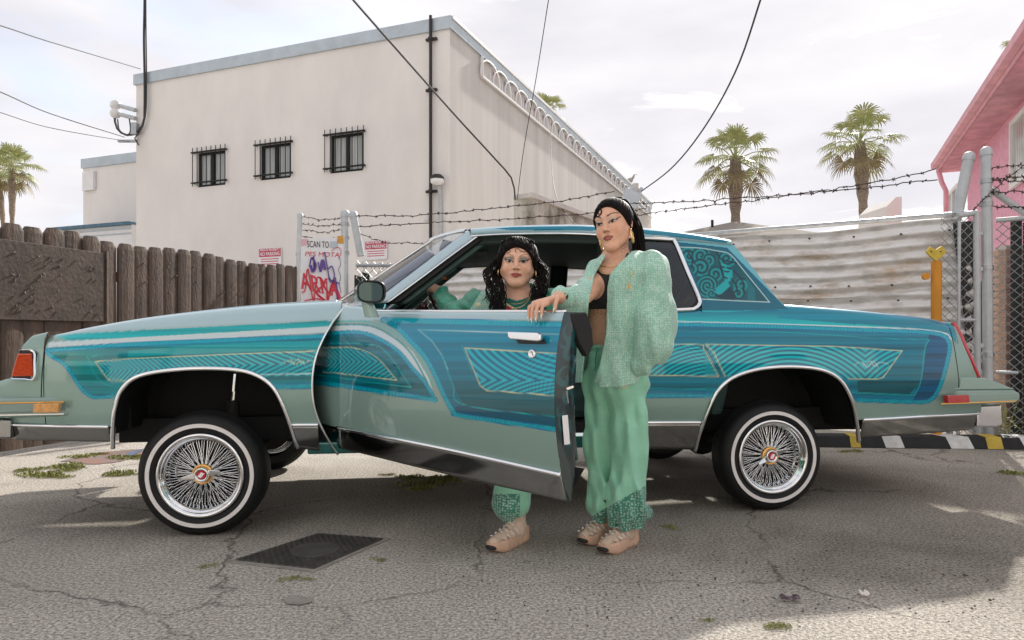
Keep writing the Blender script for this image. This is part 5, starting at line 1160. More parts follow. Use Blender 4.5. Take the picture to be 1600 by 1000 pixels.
SS = np.concatenate([SS]+[SS[-1:] for _ in ex]); OO = np.concatenate([OO]+[OO[nr-1:nr]+a for a, b in ex]); ZZ = np.concatenate([ZZ]+[ZZ[nr-1:nr]+b for a, b in ex])
# the leading edge tucks in behind the fender
OO = OO+np.clip(-.02-SS, 0, 1)**1.6*.25
u_, w_, z_ = D(SS, OO, ZZ); V = np.stack([u_, w_, z_], 2).reshape(-1, 3); i = np.arange(SS.size).reshape(SS.shape); Q = np.stack([i[:-1, :-1], i[:-1, 1:], i[1:, 1:], i[1:, :-1]], 2).reshape(-1, 4)
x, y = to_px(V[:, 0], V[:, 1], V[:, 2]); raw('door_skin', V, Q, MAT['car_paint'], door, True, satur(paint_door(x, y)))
n = 90; st = np.linspace(-.16, S1, n); g_ = []
for k in range(8):
    zz = dbot(st)*(1-k/7)+dstrip(st)*k/7; oo = DW(zz)-.003+np.clip(-.02-st, 0, 1)**1.6*.25; g_.append([D(st[j], oo[j], zz[j]) for j in range(n)])
m_ = MB(); m_.sheet(g_); m_.build('lower_trim', MAT['steel_trim'], door, smooth=True, solid=.003)
m_ = MB(); m_.tube([D(s, float(DW(dstrip(s)))-.007, float(dstrip(s))) for s in np.linspace(.0, S1, 80)], .0085, 8); m_.build('trim_strip', MAT['chrome'], door, smooth=True)
m_ = MB(); m_.tube([D(s, float(DW(dtop(s)))+.012, float(dtop(s))+.002) for s in np.linspace(.20, S1, 80)], .006, 8); m_.build('sill_trim', MAT['chrome'], door, smooth=True)
# shut face of the door with airbrushed scrolls
nz_, no_ = 150, 26; zz = np.linspace(0, 1, nz_)[:, None]; tt = np.linspace(0, 1, no_)[None]
zb1, zt1 = float(dbot(S1)), float(dtop(S1)); Zj = zb1+(zt1-zb1)*zz+0*tt; th_ = np.interp(zz[:, 0], [0, .12, .3, .7, 1], [.012, .07, .105, .115, .09])[:, None]; Oj = DW(Zj)+.001+th_*tt; Sj = S1+.0*Zj+.012*np.sin(tt*3.14)
u_, w_, z_ = D(Sj, Oj, Zj); V = np.stack([u_, w_, z_], 2).reshape(-1, 3); i = np.arange(Zj.size).reshape(Zj.shape); Q = np.stack([i[:-1, :-1], i[:-1, 1:], i[1:, 1:], i[1:, :-1]], 2).reshape(-1, 4)
a_, b_ = (tt*th_*1000).ravel(), (Zj*1000).ravel(); col = np.tile(srgb(6, 38, 40), (len(V), 1))
for cx_, cz_, r0, ph in ((50, 960, 40, 0), (60, 880, 45, 2), (45, 800, 42, 1), (60, 720, 44, 3), (50, 640, 40, 0), (60, 580, 35, 2), (30, 920, 22, 1), (85, 840, 26, 1), (30, 680, 25, 2)):
    r = np.hypot(a_-cx_, b_-cz_); an = np.arctan2(b_-cz_, a_-cx_); k = r < r0; s_ = np.sin(r/9+an*1.0+ph); col[k & (s_ > .2)] = srgb(8, 74, 78)
o = raw('shut_face', V, Q, MAT['jamb_paint'], door, True, col)
m_ = MB(); st2 = np.linspace(-.12, S1, 30)
m_.sheet([[D(s, float(DW(z))+.10, z) for s in st2] for z in np.linspace(.50, zt1-.005, 10)]); m_.build('inner_panel', MAT['interior_green'], door, solid=.01)
m_ = MB(); m_.sheet([[D(s, float(DW(zt1))+o_, float(dtop(s))-.006) for s in st2] for o_ in (.04, .10)]); m_.build('window_slot', MAT['black_rubber'], door)
m_ = MB(); m_.sheet([[D(s, float(DW(dbot(s)))+o_, float(dbot(s))+.01+o_*.9) for s in st2] for o_ in (.0, .04, .10)]); m_.build('door_bottom', MAT['underbody'], door)
m_ = MB(); m_.prism([D(S1+.018, o_, z) for o_, z in ((.075, zt1-.004), (.16, zt1+.002), (.195, zt1-.06), (.20, zt1-.12), (.165, zt1-.16), (.12, zt1-.11), (.08, zt1-.03))], Vector(D(S1-.01, 0, 0))-Vector(D(S1+.018, 0, 0))); m_.build('window_seal', MAT['black_rubber'], door, bevel=.006)
m_ = MB(); z0, z1 = .58, .685; z0 = DS(880, 697)[1]; z1 = DS(880, 651)[1]; m_.prism([D(S1+.013, float(DW(z))+o_, z) for o_, z in ((.022, z0), (.052, z0), (.052, z1), (.022, z1))], Vector(D(S1+.016, 0, 0))-Vector(D(S1+.013, 0, 0))); m_.build('data_plate', MAT['sign_white'], door, bevel=.002)
zl = DS(885, 610)[1]; m_ = MB()
m_.bar(D(S1+.008, .055, zl), D(S1+.022, .075, zl+.008), .012, .008); m_.bar(D(S1+.010, .05, zl-.008), D(S1+.010, .06, zl-.05), .008, .006)
m_.build('latch', MAT['chrome'], door)
# handle, lock and wing mirror
def dprism(name, pts, out, depth, mt, bevel=.003, par=None):
    m_ = MB(); P = [DS(*p) for p in pts]; ov = np.mean([float(DW(z)) for s, z in P]); m_.prism([D(s, ov-out, z) for s, z in P], Vector(D(0, depth, 0))-Vector(D(0, 0, 0))); return m_.build(name, MAT[mt], par or door, bevel=bevel)
h_ = dprism('door_handle', [(803, 518.5), (850, 520), (855, 523), (853, 532), (848, 533.5), (806, 530), (803, 527)], .034, .014, 'chrome', .004)
dprism('handle_cup', [(806, 527), (852, 530), (853, 538), (810, 537)], .004, .006, 'black_plastic', .002, h_)
dprism('handle_mount', [(804, 520), (815, 520), (815, 530), (804, 529)], .03, .04, 'chrome', .002, h_)
s_, z_ = DS(832.5, 553); m_ = MB(); cpt_ = Vector(D(s_, float(DW(z_)), z_)); ax_ = (Vector(D(0, -1, 0))-Vector(D(0, 0, 0))).normalized(); Mk = Matrix.Translation(cpt_) @ Vector((0, 1, 0)).rotation_difference(ax_).to_matrix().to_4x4()
m_.lathe([(.017, -.002), (.017, .006), (.013, .011), (.009, .008), (0, .008)], Mk, 20); m_.build('door_lock', MAT['chrome'], door, smooth=True)
mir = empty('wing_mirror', parent=door)
zt_ = float(dtop(.25)); m_ = MB(); g_ = []
for k in range(8):
    t_ = k/7; rr = .030*(1-.25*t_); c0_ = D(.335-.015*t_, -.010-.02*t_, zt_-.03+.075*t_); g_.append([Vector(c0_)+Vector((rr*1.1*math.cos(a), rr*.9*math.sin(a), 0)) for a in [2*math.pi*j/16 for j in range(17)]])
m_.sheet(g_); o = m_.build('stalk', MAT['car_paint'], mir, smooth=True); fill_paint(o, SILV)
ctr = Vector(D(.365, -.035, zt_+.082)); back = (Vector(D(-1, .25, 0))-Vector(D(0, 0, 0))).normalized(); sidev = Vector((-back.y, back.x, 0)); m_ = MB(); g_ = []
for k in range(14):
    t_ = k/13; sc = (1-t_**2.4)**.5 if t_ < 1 else .02; c0_ = ctr+back*(.13*t_)+Vector((0, 0, -.012*t_)); g_.append([c0_+sidev*(.062*sc*np.sign(math.cos(a))*abs(math.cos(a))**.65)+Vector((0, 0, .045*sc*np.sign(math.sin(a))*abs(math.sin(a))**.65)) for a in [2*math.pi*j/28 for j in range(29)]])
m_.sheet(g_); o = m_.build('shell', MAT['car_paint'], mir, smooth=True); fill_paint(o, SILV*.85)
m_ = MB(); m_.tube([ctr-back*.002+sidev*(.063*np.sign(math.cos(a))*abs(math.cos(a))**.65)+Vector((0, 0, .046*np.sign(math.sin(a))*abs(math.sin(a))**.65)) for a in [2*math.pi*j/28 for j in range(28)]], .005, 6, closed=True); m_.build('rim', MAT['black_plastic'], mir, smooth=True)
m_ = MB(); m_.add([ctr+back*.006+sidev*(.059*np.sign(math.cos(a))*abs(math.cos(a))**.65)+Vector((0, 0, .042*np.sign(math.sin(a))*abs(math.sin(a))**.65)) for a in [2*math.pi*j/28 for j in range(28)]], [tuple(range(28))]); m_.build('mirror_glass', MAT['mirror_glass'], mir)

# ---- greenhouse
def glass_mat(name, tint, refl=1.45):
    m = bpy.data.materials.new(name); m.use_nodes = True; t = m.node_tree; t.nodes.clear(); o = t.nodes.new('ShaderNodeOutputMaterial'); mx_ = t.nodes.new('ShaderNodeMixShader'); tr = t.nodes.new('ShaderNodeBsdfTransparent'); gl = t.nodes.new('ShaderNodeBsdfGlossy'); fr = t.nodes.new('ShaderNodeFresnel')
    tr.inputs[0].default_value = (*tint, 1); gl.inputs['Roughness'].default_value = .01; fr.inputs['IOR'].default_value = refl
    t.links.new(fr.outputs[0], mx_.inputs[0]); t.links.new(tr.outputs[0], mx_.inputs[1]); t.links.new(gl.outputs[0], mx_.inputs[2]); t.links.new(mx_.outputs[0], o.inputs[0]); MAT[name] = m
glass_mat('clear_glass', (.80, .86, .85), 2.0); glass_mat('tinted_glass', (.36, .47, .47), 1.5)
def Wg(z): return .075+(np.asarray(z)-1.08)*.40
def CG(px, py, add=0.):
    w = .15
    for _ in range(5): u, z = Cpx(px, py, w); w = float(Wg(z))+add
    return u, z
def gfun(pts, add=0., n=100):
    c = spline([CG(*p, add) for p in pts], n); i = np.argsort(c[:, 0]); return lambda u: np.interp(u, c[i, 0], c[i, 1])
zlo = gfun([(725, 370), (742, 369), (800, 366), (900, 365.5), (985, 371), (1052, 375), (1100, 380), (1145, 384)]); zhi = gfun([(725, 359), (735, 357.5), (800, 353.5), (900, 352), (1000, 357), (1080, 366), (1145, 377.5)], .05)
ur0, ur1 = CG(735, 358)[0], CG(1141, 377)[0]; nu = 180; ur = np.linspace(ur0, ur1, nu); rows = []
for wl_, f in ((0, 0), (-.010, .2), (-.012, .45), (-.004, .68), (.014, .85), (.05, 1.0)):
    z = zlo(ur)*(1-f)+zhi(ur)*f; rows.append((ur, Wg(zlo(ur))+wl_, z))
def dense(rows, k):
    out = []
    for a, b in zip(rows[:-1], rows[1:]):
        for q in range(k): f = q/k; out.append(tuple(x_*(1-f)+y_*f for x_, y_ in zip(a, b)))
    return out+[rows[-1]]
rows = dense(rows, 4); wn = rows[-1][1]; zn = rows[-1][2]
for j in range(1, 17): t_ = j/16; rows.append((ur, wn+(CW-2*wn)*t_, zn+.018*math.sin(t_*math.pi)))
UU, WW, ZZ = [np.array([r[k] for r in rows]) for k in range(3)]
def paint_roof(x, y):
    c = np.tile(srgb(168, 194, 204), (len(x), 1)).astype(float); k = inpoly(x, y, [(772, 357), (800, 354.5), (900, 353), (1000, 358), (1080, 366), (1138, 375), (1135, 380), (1050, 370), (960, 361), (860, 359.5), (800, 360)]); c[k] = BLUE
    k = inpoly(x, y, [(1062, 378), (1145, 384), (1145, 390), (1062, 384)]); c[k] = srgb(10, 100, 138); return c
V = np.stack([UU, WW, ZZ], 2).reshape(-1, 3); i = np.arange(UU.size).reshape(UU.shape); Q = np.stack([i[:-1, :-1], i[:-1, 1:], i[1:, 1:], i[1:, :-1]], 2).reshape(-1, 4); x, y = to_px(V[:, 0], V[:, 1], V[:, 2])
raw('roof', V, Q, MAT['car_paint'], car, True, satur(paint_roof(x, y)))
m_ = MB(); m_.tube([(u, float(Wg(zlo(u)))-.006, float(zlo(u))) for u in np.linspace(ur0, CG(1052, 375)[0], 60)], .0065, 8); m_.build('drip_rail', MAT['chrome'], car, smooth=True)
m_ = MB(); m_.sheet([[(u, Wg(zlo(u))+.02+(CW-2*Wg(zlo(u))-.04)*j/10, float(zlo(u))-.035-.02*math.sin(j/10*3.14)*0) for j in range(11)] for u in np.linspace(ur0+.02, ur1-.02, 16)]); m_.build('headliner', MAT['interior_dark'], car, solid=.01)
for far in (0, 1):
    mw = lambda w: CW-w if far else w
    m_ = MB(); m_.sheet([[(u, mw(float(Wg(zlo(u)))+.012+.02*j), float(zlo(u))-.045*j) for u in np.linspace(ur0, ur1, 24)] for j in (0, 1)]); m_.build('roof_trim', MAT['interior_dark'], car, solid=.008)
# A pillars, both sides
def strip(name, L_, R_, add, mt, far=0, solid=.02, n=24, col=None, smooth=True):
    a = spline([CG(*p, add) for p in L_], n) if len(L_) > 2 else np.linspace(CG(*L_[0], add), CG(*L_[1], add), n); b = spline([CG(*p, add) for p in R_], n) if len(R_) > 2 else np.linspace(CG(*R_[0], add), CG(*R_[1], add), n)
    mw = (lambda w: CW-w) if far else (lambda w: w); m_ = MB(); g_ = []
    for i in range(n):
        g_.append([(a[i][0]*(1-f)+b[i][0]*f, mw(float(Wg(a[i][1]*(1-f)+b[i][1]*f))+add+bl), a[i][1]*(1-f)+b[i][1]*f) for f, bl in ((0, .012), (.25, 0), (.75, 0), (1, .008))])
    m_.sheet(g_); o = m_.build(name, MAT[mt], car, smooth=smooth, solid=solid)
    if col is not None: fill_paint(o, col)
    return o
for far in (0, 1):
    strip('windscreen_pillar', [(584, 473), (730, 361)], [(604, 473), (746, 368)], 0, 'car_paint', far, .012, col=srgb(176, 196, 204))
    strip('pillar_seal', [(602, 474), (744, 369)], [(622, 474), (760, 369)], .025, 'black_rubber', far, .02)
    strip('pillar_trim', [(620, 475), (758, 370)], [(634, 475), (772, 370)], .06, 'interior_green', far, .02)
    strip('drip_chrome', [(604, 473), (746, 368)], [(607, 473), (749, 368)], -.006, 'chrome', far, .006)
uB = 2.0
for far in (0, 1):
    mw = (lambda w: CW-w) if far else (lambda w: w)
    m_ = MB(); m_.sheet([[(uB+.0+du, mw(float(Wg(z))+dw), z) for z in np.linspace(1.05, 1.47, 8)] for du, dw in ((0, .1), (0, .02), (.12, .02), (.12, .1))]); m_.build('door_pillar', MAT['interior_dark'], car, solid=.01)
# windscreen
n = 14; g_ = []
for i in range(n):
    t_ = i/(n-1); p = np.array(CG(584, 473))*(1-t_)+np.array(CG(730, 361))*t_; w0 = float(Wg(p[1]))+.012; row = []
    for j in range(25):
        s_ = j/24; row.append((p[0]-.006-(.30-.10*t_)*math.sin(s_*math.pi)**.8, w0+(CW-2*w0)*s_, p[1]+.006))
    g_.append(row)
m_ = MB(); m_.sheet(g_); m_.build('windscreen', MAT['clear_glass'], car, smooth=True)
m_ = MB(); m_.tube([r_[6] for r_ in g_], .004, 6); m_.tube([g_[-1][j] for j in range(25)], .012, 6); m_.build('windscreen_trim', MAT['chrome_soft'], car)
m_ = MB(); m_.sheet([[(g_[0][j][0]-dx, g_[0][j][1], g_[0][j][2]-dz) for j in range(25)] for dx, dz in ((-.01, 0), (.03, .02), (.12, .035))]); o = m_.build('cowl', MAT['car_paint'], car, smooth=True, solid=.01); fill_paint(o, srgb(150, 172, 178))
# quarter window
fr_ = [(960, 366), (1010, 369), (1046, 373.5), (1055, 378), (1075, 425), (1092, 465), (1093, 474), (1087, 481), (1070, 484), (960, 487)]
c = spline([CG(*p) for p in fr_], 100); qw = empty('quarter_window', parent=car)
m_ = MB(); m_.tube([(u, float(Wg(z))-.002, z) for u, z in c], .011, 8); m_.build('chrome_frame', MAT['chrome'], qw, smooth=True)
cen = np.array(CG(1000, 430)); c2 = cen+(c-cen)*np.array([.945, .93]); m_ = MB(); m_.sheet([[(u, float(Wg(z))+.004, z) for u, z in c], [(u, float(Wg(z))+.012, z) for u, z in c2]]); m_.build('rubber_frame', MAT['black_rubber'], qw)
m_ = MB(); m_.add([(u, float(Wg(z))+.010, z) for u, z in c2], [tuple(range(len(c2)))]); m_.build('pane', MAT['tinted_glass'], qw)
# sail panel with the mural
Ls = spline([CG(*p) for p in [(1050, 376), (1058, 381), (1078, 428), (1094, 464), (1097, 488)]], 150); Rs = spline([CG(*p) for p in [(1141, 377.5), (1165, 405), (1195, 443), (1214, 466), (1224, 475), (1240, 488)]], 150); f = np.linspace(0, 1, 170)[None]
UU = Ls[:, :1]*(1-f)+Rs[:, :1]*f; ZZ = Ls[:, 1:]*(1-f)+Rs[:, 1:]*f; grid_panel('sail_panel', UU, ZZ, 'car_paint', paint_sail, car, wfun=lambda u, z: Wg(z)-.002+.05*np.clip(f-.93, 0, 1)**2*40*.07)
o = copy_tree(bpy.data.objects['sail_panel'], car); o.scale = (1, -1, 1); o.location = (0, CW, 0)
m_ = MB(); m_.sheet([[(u-.004, float(Wg(z))+.03+(CW-2*float(Wg(z))-.06)*j/8, z) for j in range(9)] for u, z in Rs[::6]]); m_.build('rear_window', MAT['tinted_glass'], car)
# ---- far side, seen through the car and under it
def far_side(name, us, zt, zb, col):
    m_ = MB(); g_ = []
    for k in range(9): g_.append([(u, CW-float(W(u, b_+(t_-b_)*k/8)), b_+(t_-b_)*k/8) for u, t_, b_ in zip(us, zt, zb)])
    m_.sheet(g_); o = m_.build(name, MAT['car_paint'], car, smooth=True, solid=.008); fill_paint(o, col)
us = np.linspace(-.95, .62, 60); far_side('far_fender', us, np.interp(us, uu, topF(uu)), np.maximum(np.interp(us, uu, stripF(uu))-.09, azF(us)), TEAL)
us = np.linspace(.62, 2.02, 20); far_side('far_door', us, np.full(20, 1.075), np.full(20, .40), TEAL)
us = np.linspace(2.02, 4.1, 80); far_side('far_quarter', us, topQ(us), np.maximum(stripR(us)-.08, azR(us)), TEAL)
# ---- underbody, wheel wells
m_ = MB(); m_.box((.62, .93, .62), (.5, 1.5, .36)); m_.build('firewall', MAT['underbody'], car)
m_ = MB(); m_.box((1.45, .93, .45), (2.1, 1.56, .08)); m_.build('floor_pan', MAT['underbody'], car)
m_ = MB(); m_.box((3.75, .93, .62), (.62, 1.5, .34)); m_.build('trunk_floor', MAT['underbody'], car)
m_ = MB(); m_.box((-.62, .93, .62), (.46, 1.4, .26)); m_.build('radiator_support', MAT['underbody'], car)
for w in (.42, 1.42): m_ = MB(); m_.bar((-.5, w, .46), (3.9, w, .46), .09, .12); m_.build('frame_rail', MAT['underbody'], car)
def well(arch, name):
    mid = arch[:, 0].mean(); rows = []
    for w, sc in ((.03, 1.0), (.10, 1.02), (.45, 1.02), (.50, .9)): rows.append([(mid+(u-mid)*sc, w+float(W(u, z))*(w < .05), z*(1 if sc <= 1 else 1)+.012*(sc > 1)) for u, z in arch[6:-6:3]])
    m_ = MB(); m_.sheet(rows); P = rows[-1]; m_.add(P, [tuple(range(len(P)))]); m_.build(name, MAT['underbody'], car)
    rows2 = [[(u, CW-w, z) for u, w, z in r_] for r_ in rows]; m_ = MB(); m_.sheet(rows2); m_.build(name, MAT['underbody'], car)
well(archF, 'wheel_well'); well(archR, 'wheel_well')
m_ = MB(); u0, z0 = Cpx(368, 584, .3); u1, z1 = Cpx(364, 626, .3); m_.tube([(u0, .3, z0), (u0*.35+u1*.65, .3, z0*.35+z1*.65)], .016, 10); m_.tube([(u0*.35+u1*.65, .3, z0*.35+z1*.65), (u1, .3, z1)], .010, 8); m_.build('hydraulic_cylinder', MAT['chrome'], car)
m_ = MB(); m_.tube([(u1, .3, z1), (u1+.01, .3, .42)], .03, 10); m_.build('coil_spring', MAT['underbody'], car)
m_ = MB()
for p, q in (((318, 652), (362, 657)), ((362, 657), (367, 664)), ((318, 652), (319, 658))):
    a = Cpx(*p, .16); b = Cpx(*q, .16); m_.bar((a[0], .16, a[1]), (b[0], .16, b[1]), .05, .008)
m_.build('control_arm', MAT['chrome'], car)
m_ = MB(); m_.tube([(-.1, .16, .33), (.02, .5, .40), (.05, .8, .42)], .035, 8); m_.tube([(.25, .5, .42), (.05, .18, .26)], .025, 8); m_.tube([(.3, .62, .40), (.55, .5, .42)], .05, 10); m_.build('suspension_arm', MAT['underbody'], car)
m_ = MB(); m_.tube([(WB, .12, .29), (WB, CW-.12, .29)], .045, 10); m_.lathe([(0, -.12), (.10, -.08), (.13, 0), (.10, .08), (0, .12)], Matrix.Translation((WB, CW/2, .29)), 16); m_.build('rear_axle', MAT['underbody'], car)
m_ = MB(); m_.tube([(.0, .15, .29), (.0, CW-.15, .29)], .04, 8); m_.build('front_axle', MAT['underbody'], car)
m_ = MB(); m_.tube(spline([(.5, .75, .38), (1.6, .72, .36), (2.4, .7, .34), (2.75, .62, .36), (3.3, .5, .40), (3.95, .45, .40)], 30), .03, 8); m_.build('exhaust_pipe', MAT['underbody'], car)
m_ = MB(); m_.prism([(.47, .07, .365), (.47, .22, .365), (.47, .22, .425), (.47, .06, .425)], (1.99, 0, 0)); o = m_.build('rocker_sill', MAT['car_paint'], car, bevel=.01); fill_paint(o, srgb(40, 100, 98))
m_ = MB(); m_.prism([(.66, .05, .426), (.66, .25, .426), (.66, .25, .452), (.66, .06, .445)], (1.36, 0, 0)); m_.build('sill_plate', MAT['chrome_soft'], car, bevel=.003)
m_ = MB(); m_.prism([(2.02, .06, .42), (2.02, .36, .42), (2.02, .36, 1.08), (2.02, .07, 1.08)], (.06, 0, 0)); m_.build('lock_pillar', MAT['interior_dark'], car)
m_ = MB(); m_.prism([(.60, .10, .42), (.60, .4, .42), (.60, .4, 1.08), (.60, .14, 1.08)], (.06, 0, 0)); m_.build('hinge_pillar', MAT['interior_dark'], car)
# ---- interior
m_ = MB(); m_.prism([(.64, .2, .66), (.98, .2, .70), (1.02, .2, .95), (.92, .2, 1.08), (.64, .2, 1.10)], (0, CW-.4, 0)); m_.build('dashboard', MAT['interior_green'], car, bevel=.03)
m_ = MB(); m_.prism([(1.42, .24, .49), (1.98, .24, .49), (1.98, .24, .66), (1.45, .24, .70)], (0, CW-.48, 0)); m_.build('bench_seat', MAT['seat_cloth'], car, bevel=.05)
m_ = MB(); m_.prism([(1.94, .30, .62), (2.12, .30, .62), (2.22, .30, 1.06), (2.12, .30, 1.08)], (0, CW-.6, 0)); m_.build('seat_back', MAT['seat_cloth'], car, bevel=.05)
m_ = MB(); m_.prism([(2.62, .22, .5), (2.7, .22, .5), (2.84, .22, 1.08), (2.76, .22, 1.08)], (0, CW-.44, 0)); m_.build('rear_seat', MAT['seat_cloth'], car, bevel=.03)
m_ = MB(); m_.box((2.95, CW/2, 1.07), (.4, 1.4, .02)); m_.build('parcel_shelf', MAT['interior_dark'], car)
ws = .42; SWC = Vector((*[Cpx(694, 497, ws)[0]], ws, Cpx(694, 497, ws)[1])); tz = R(-27)
axw = Vector((math.cos(R(27)), 0, math.sin(R(27)))); upw = Vector((-math.sin(R(27)), 0, math.cos(R(27)))); sdw = Vector((0, 1, 0))
sw = empty('steering_wheel', parent=car); m_ = MB(); m_.tube([SWC+(upw*math.cos(a)+sdw*math.sin(a))*.185 for a in [2*math.pi*k/40 for k in range(40)]], .016, 10, closed=True); m_.build('rim', MAT['wood_rim'], sw, smooth=True)
m_ = MB()
for a in (math.pi/2, -math.pi/2, math.pi): m_.bar(SWC, SWC+(upw*math.cos(a)+sdw*math.sin(a))*.18, .03, .006)
m_.build('spoke', MAT['chrome'], sw)
m_ = MB(); m_.tube([SWC+axw*.03, SWC-axw*.3], [.04, .035], 12); m_.build('column', MAT['interior_dark'], sw)
a_, b_ = Cpx(651, 489, .30), Cpx(666, 475, .30); m_ = MB(); m_.tube([(a_[0]-.15, .33, a_[1]-.06), (a_[0], .30, a_[1])], .006, 6); m_.build('lever', MAT['chrome'], car)
kn = MB(); kn.tube([(a_[0]*(1-t_)+b_[0]*t_, .30, a_[1]*(1-t_)+b_[1]*t_) for t_ in (0, .1, .55, .6, .9, 1)], [.010, .016, .022, .026, .026, .012], 14); kn.build('lever_knob', MAT['knob_maroon'], car, smooth=True)
# sun visors, mirror, beads
for (p, q, w) in (((716, 388), (761, 396), .62), ((690, 381), (735, 392), .3)):
    a, b = Cpx(*p, w), Cpx(*q, w); m_ = MB(); m_.prism([(a[0], w, a[1]+.03), (b[0], w, b[1]+.035), (b[0]+.01, w, b[1]-.02), (a[0]+.03, w, a[1]-.055)], (0, .38, .0)); m_.build('sun_visor', MAT['visor'], car, bevel=.02)
a, b = Cpx(696, 399, .9), Cpx(707, 412, .9); m_ = MB(); m_.prism([(a[0], .82, a[1]+.02), (b[0], .82, a[1]), (b[0], .82, b[1]), (a[0]+.02, .82, b[1]+.03)], (0, .2, 0)); m_.build('rear_view_mirror', MAT['mirror_glass'], car, bevel=.008)
hb_ = [Cpx(693, y_, .8) for y_ in np.linspace(404, 438, 16)]; hang = empty('hanging_beads', parent=car)
for k, (u, z) in enumerate(hb_):
    for dx in (0, .012):
        m_ = MB(); m_.lathe([(0, -.008), (.007, -.004), (.007, .004), (0, .008)], Matrix.Translation((u+dx, .8, z)), 6); m_.build('bead', MAT['bead_orange' if k % 3 else 'iron_black'], hang)
# ---- wheels
def build_wheel(name):
    w_ = empty(name, parent=car)
    m_ = MB(); m_.lathe([(.186, .03), (.192, .004), (.205, -.004), (.222, -.008), (.240, -.008), (.258, -.003), (.270, .006), (.279, .018), (.2855, .033), (.2885, .044), (.2885, .056), (.282, .057), (.282, .061), (.2893, .062), (.2895, .078), (.283, .079), (.283, .083), (.2895, .084), (.2893, .100), (.282, .101), (.282, .105), (.2885, .106), (.2885, .118), (.284, .130), (.270, .150), (.24, .163), (.19, .15)], None, 96); m_.build('tyre', MAT['rubber'], w_, smooth=False)
    ty = w_.children[0] if w_.children else None
    m_ = MB(); m_.lathe([(.2215, -.0075), (.222, -.0105), (.2395, -.0105), (.240, -.0075)], None, 96); m_.build('whitewall', MAT['whitewall'], w_)
    m_ = MB(); m_.lathe([(.189, .010), (.196, .001), (.195, -.006), (.189, -.010), (.181, -.008), (.176, .002), (.170, .010), (.164, .014), (.160, .030), (.158, .050), (.152, .056), (.150, .075), (.150, .125)], None, 96); m_.build('rim', MAT['chrome'], w_, smooth=True)
    m_ = MB()
    for lay, (hy, ry, rr, nS) in enumerate([(.045, .062, .151, 36), (.045, .068, .151, 36), (.10, .080, .149, 40)]):
        for k in range(nS):
            a = 2*math.pi*(k+.5*(lay % 2))/nS; da = .16*(1 if k % 2 else -1); hr = .042
            m_.tube([(hr*math.cos(a+da), hy+.006*(k % 2), hr*math.sin(a+da)), (rr*math.cos(a), ry, rr*math.sin(a))], .0021, 4, cap=False)
    tag(m_.build('wire_spokes', MAT['chrome'], w_, smooth=True), kind='stuff')
    m_ = MB(); m_.lathe([(.0, .118), (.148, .118)], None, 40); m_.lathe([(.06, .112), (.12, .108), (.12, .117)], None, 40); m_.build('brake_disc', MAT['underbody'], w_)
    m_ = MB(); m_.lathe([(.046, .11), (.044, .05), (.040, .036), (.030, .030), (.0, .030)], None, 32); m_.build('hub', MAT['chrome_soft'], w_, smooth=True)
    m_ = MB(); m_.lathe([(.044, .040), (.048, .034), (.046, .026), (.040, .024), (.036, .030)], None, 40); m_.build('hub_ring', MAT['gold'], w_, smooth=True)
    m_ = MB(); m_.lathe([(.036, .030), (.034, .012), (.030, .006), (.024, .008), (.022, .012), (0, .012)], None, 32)
    m_.build('knock_off', MAT['chrome_soft'], w_, smooth=True)
    for sgn in (1, -1):
        m_ = MB(); d_ = Vector((math.cos(.55), 0, math.sin(.55)))*sgn; n_ = Vector((-d_.z, 0, d_.x)); m_.prism([d_*.028+n_*.016+Vector((0, .026, 0)), d_*.028-n_*.016+Vector((0, .026, 0)), d_*.085-n_*.010+Vector((0, .008, 0)), d_*.088+n_*.004+Vector((0, .006, 0))], (0, -.008, 0)); m_.build('spinner_wing', MAT['chrome_soft'], w_, bevel=.003)
    m_ = MB(); m_.lathe([(.0185, .0125), (.0185, .0085), (0, .0085)], None, 24); m_.build('emblem', MAT['emblem_red'], w_)
    m_ = MB(); m_.prism([(-.013, .0080, -.012), (.004, .0080, -.012), (.013, .0080, .012), (-.004, .0080, .012)], (0, -.002, 0)); m_.build('emblem_bar', MAT['logo_white'], w_)
    return w_
wf = build_wheel('wheel'); wf.scale = (1.025,)*3; wf.location = (-.01, .015, .288); wf.rotation_euler = (R(1.5), R(20), R(-2))
wr2 = copy_tree(wf, car); wr2.scale = (1.025,)*3; wr2.location = (WB+.015, .050, .295); wr2.rotation_euler = (0, R(5), 0)
for u in (0, WB):
    c = copy_tree(wf, car); c.scale = (1, 1, 1); c.location = (u, CW-.04, .288); c.rotation_euler = (0, 0, math.pi)
q = MB()
for k, ch in enumerate('TORNEL'[:0]): pass
# ================================================================= people: signed-distance bodies meshed with surface nets
def seg(P, a, b, r1, r2, sq=None):
    a, b = np.asarray(a, float), np.asarray(b, float); ba = b-a; q = P-a
    t = np.clip(q @ ba/(ba @ ba+1e-12), 0, 1)[:, None]; v = q-t*ba
    if sq is not None:                                   # flattened section: sq = (axis, factor)
        ax, k = sq; ax = np.asarray(ax, float); v = v+np.outer(v @ ax, ax)*(1/k-1)
    return np.sqrt((v*v).sum(1))-(r1+(r2-r1)*t[:, 0])
def ell(P, c, r, M=None):
    q = P-np.asarray(c, float)
    if M is not None: q = q @ np.asarray(M, float)
    r = np.asarray(r, float); k0 = np.sqrt(((q/r)**2).sum(1)); k1 = np.sqrt(((q/r**2)**2).sum(1))+1e-9; return k0*(k0-1)/k1
def smin(a, b, k):
    h = np.clip(.5+.5*(b-a)/k, 0, 1); return b*(1-h)+a*h-k*h*(1-h)
def smax(a, b, k): return -smin(-a, -b, k)
def union(ds, k):
    d = ds[0]
    for e in ds[1:]: d = smin(d, e, k)
    return d
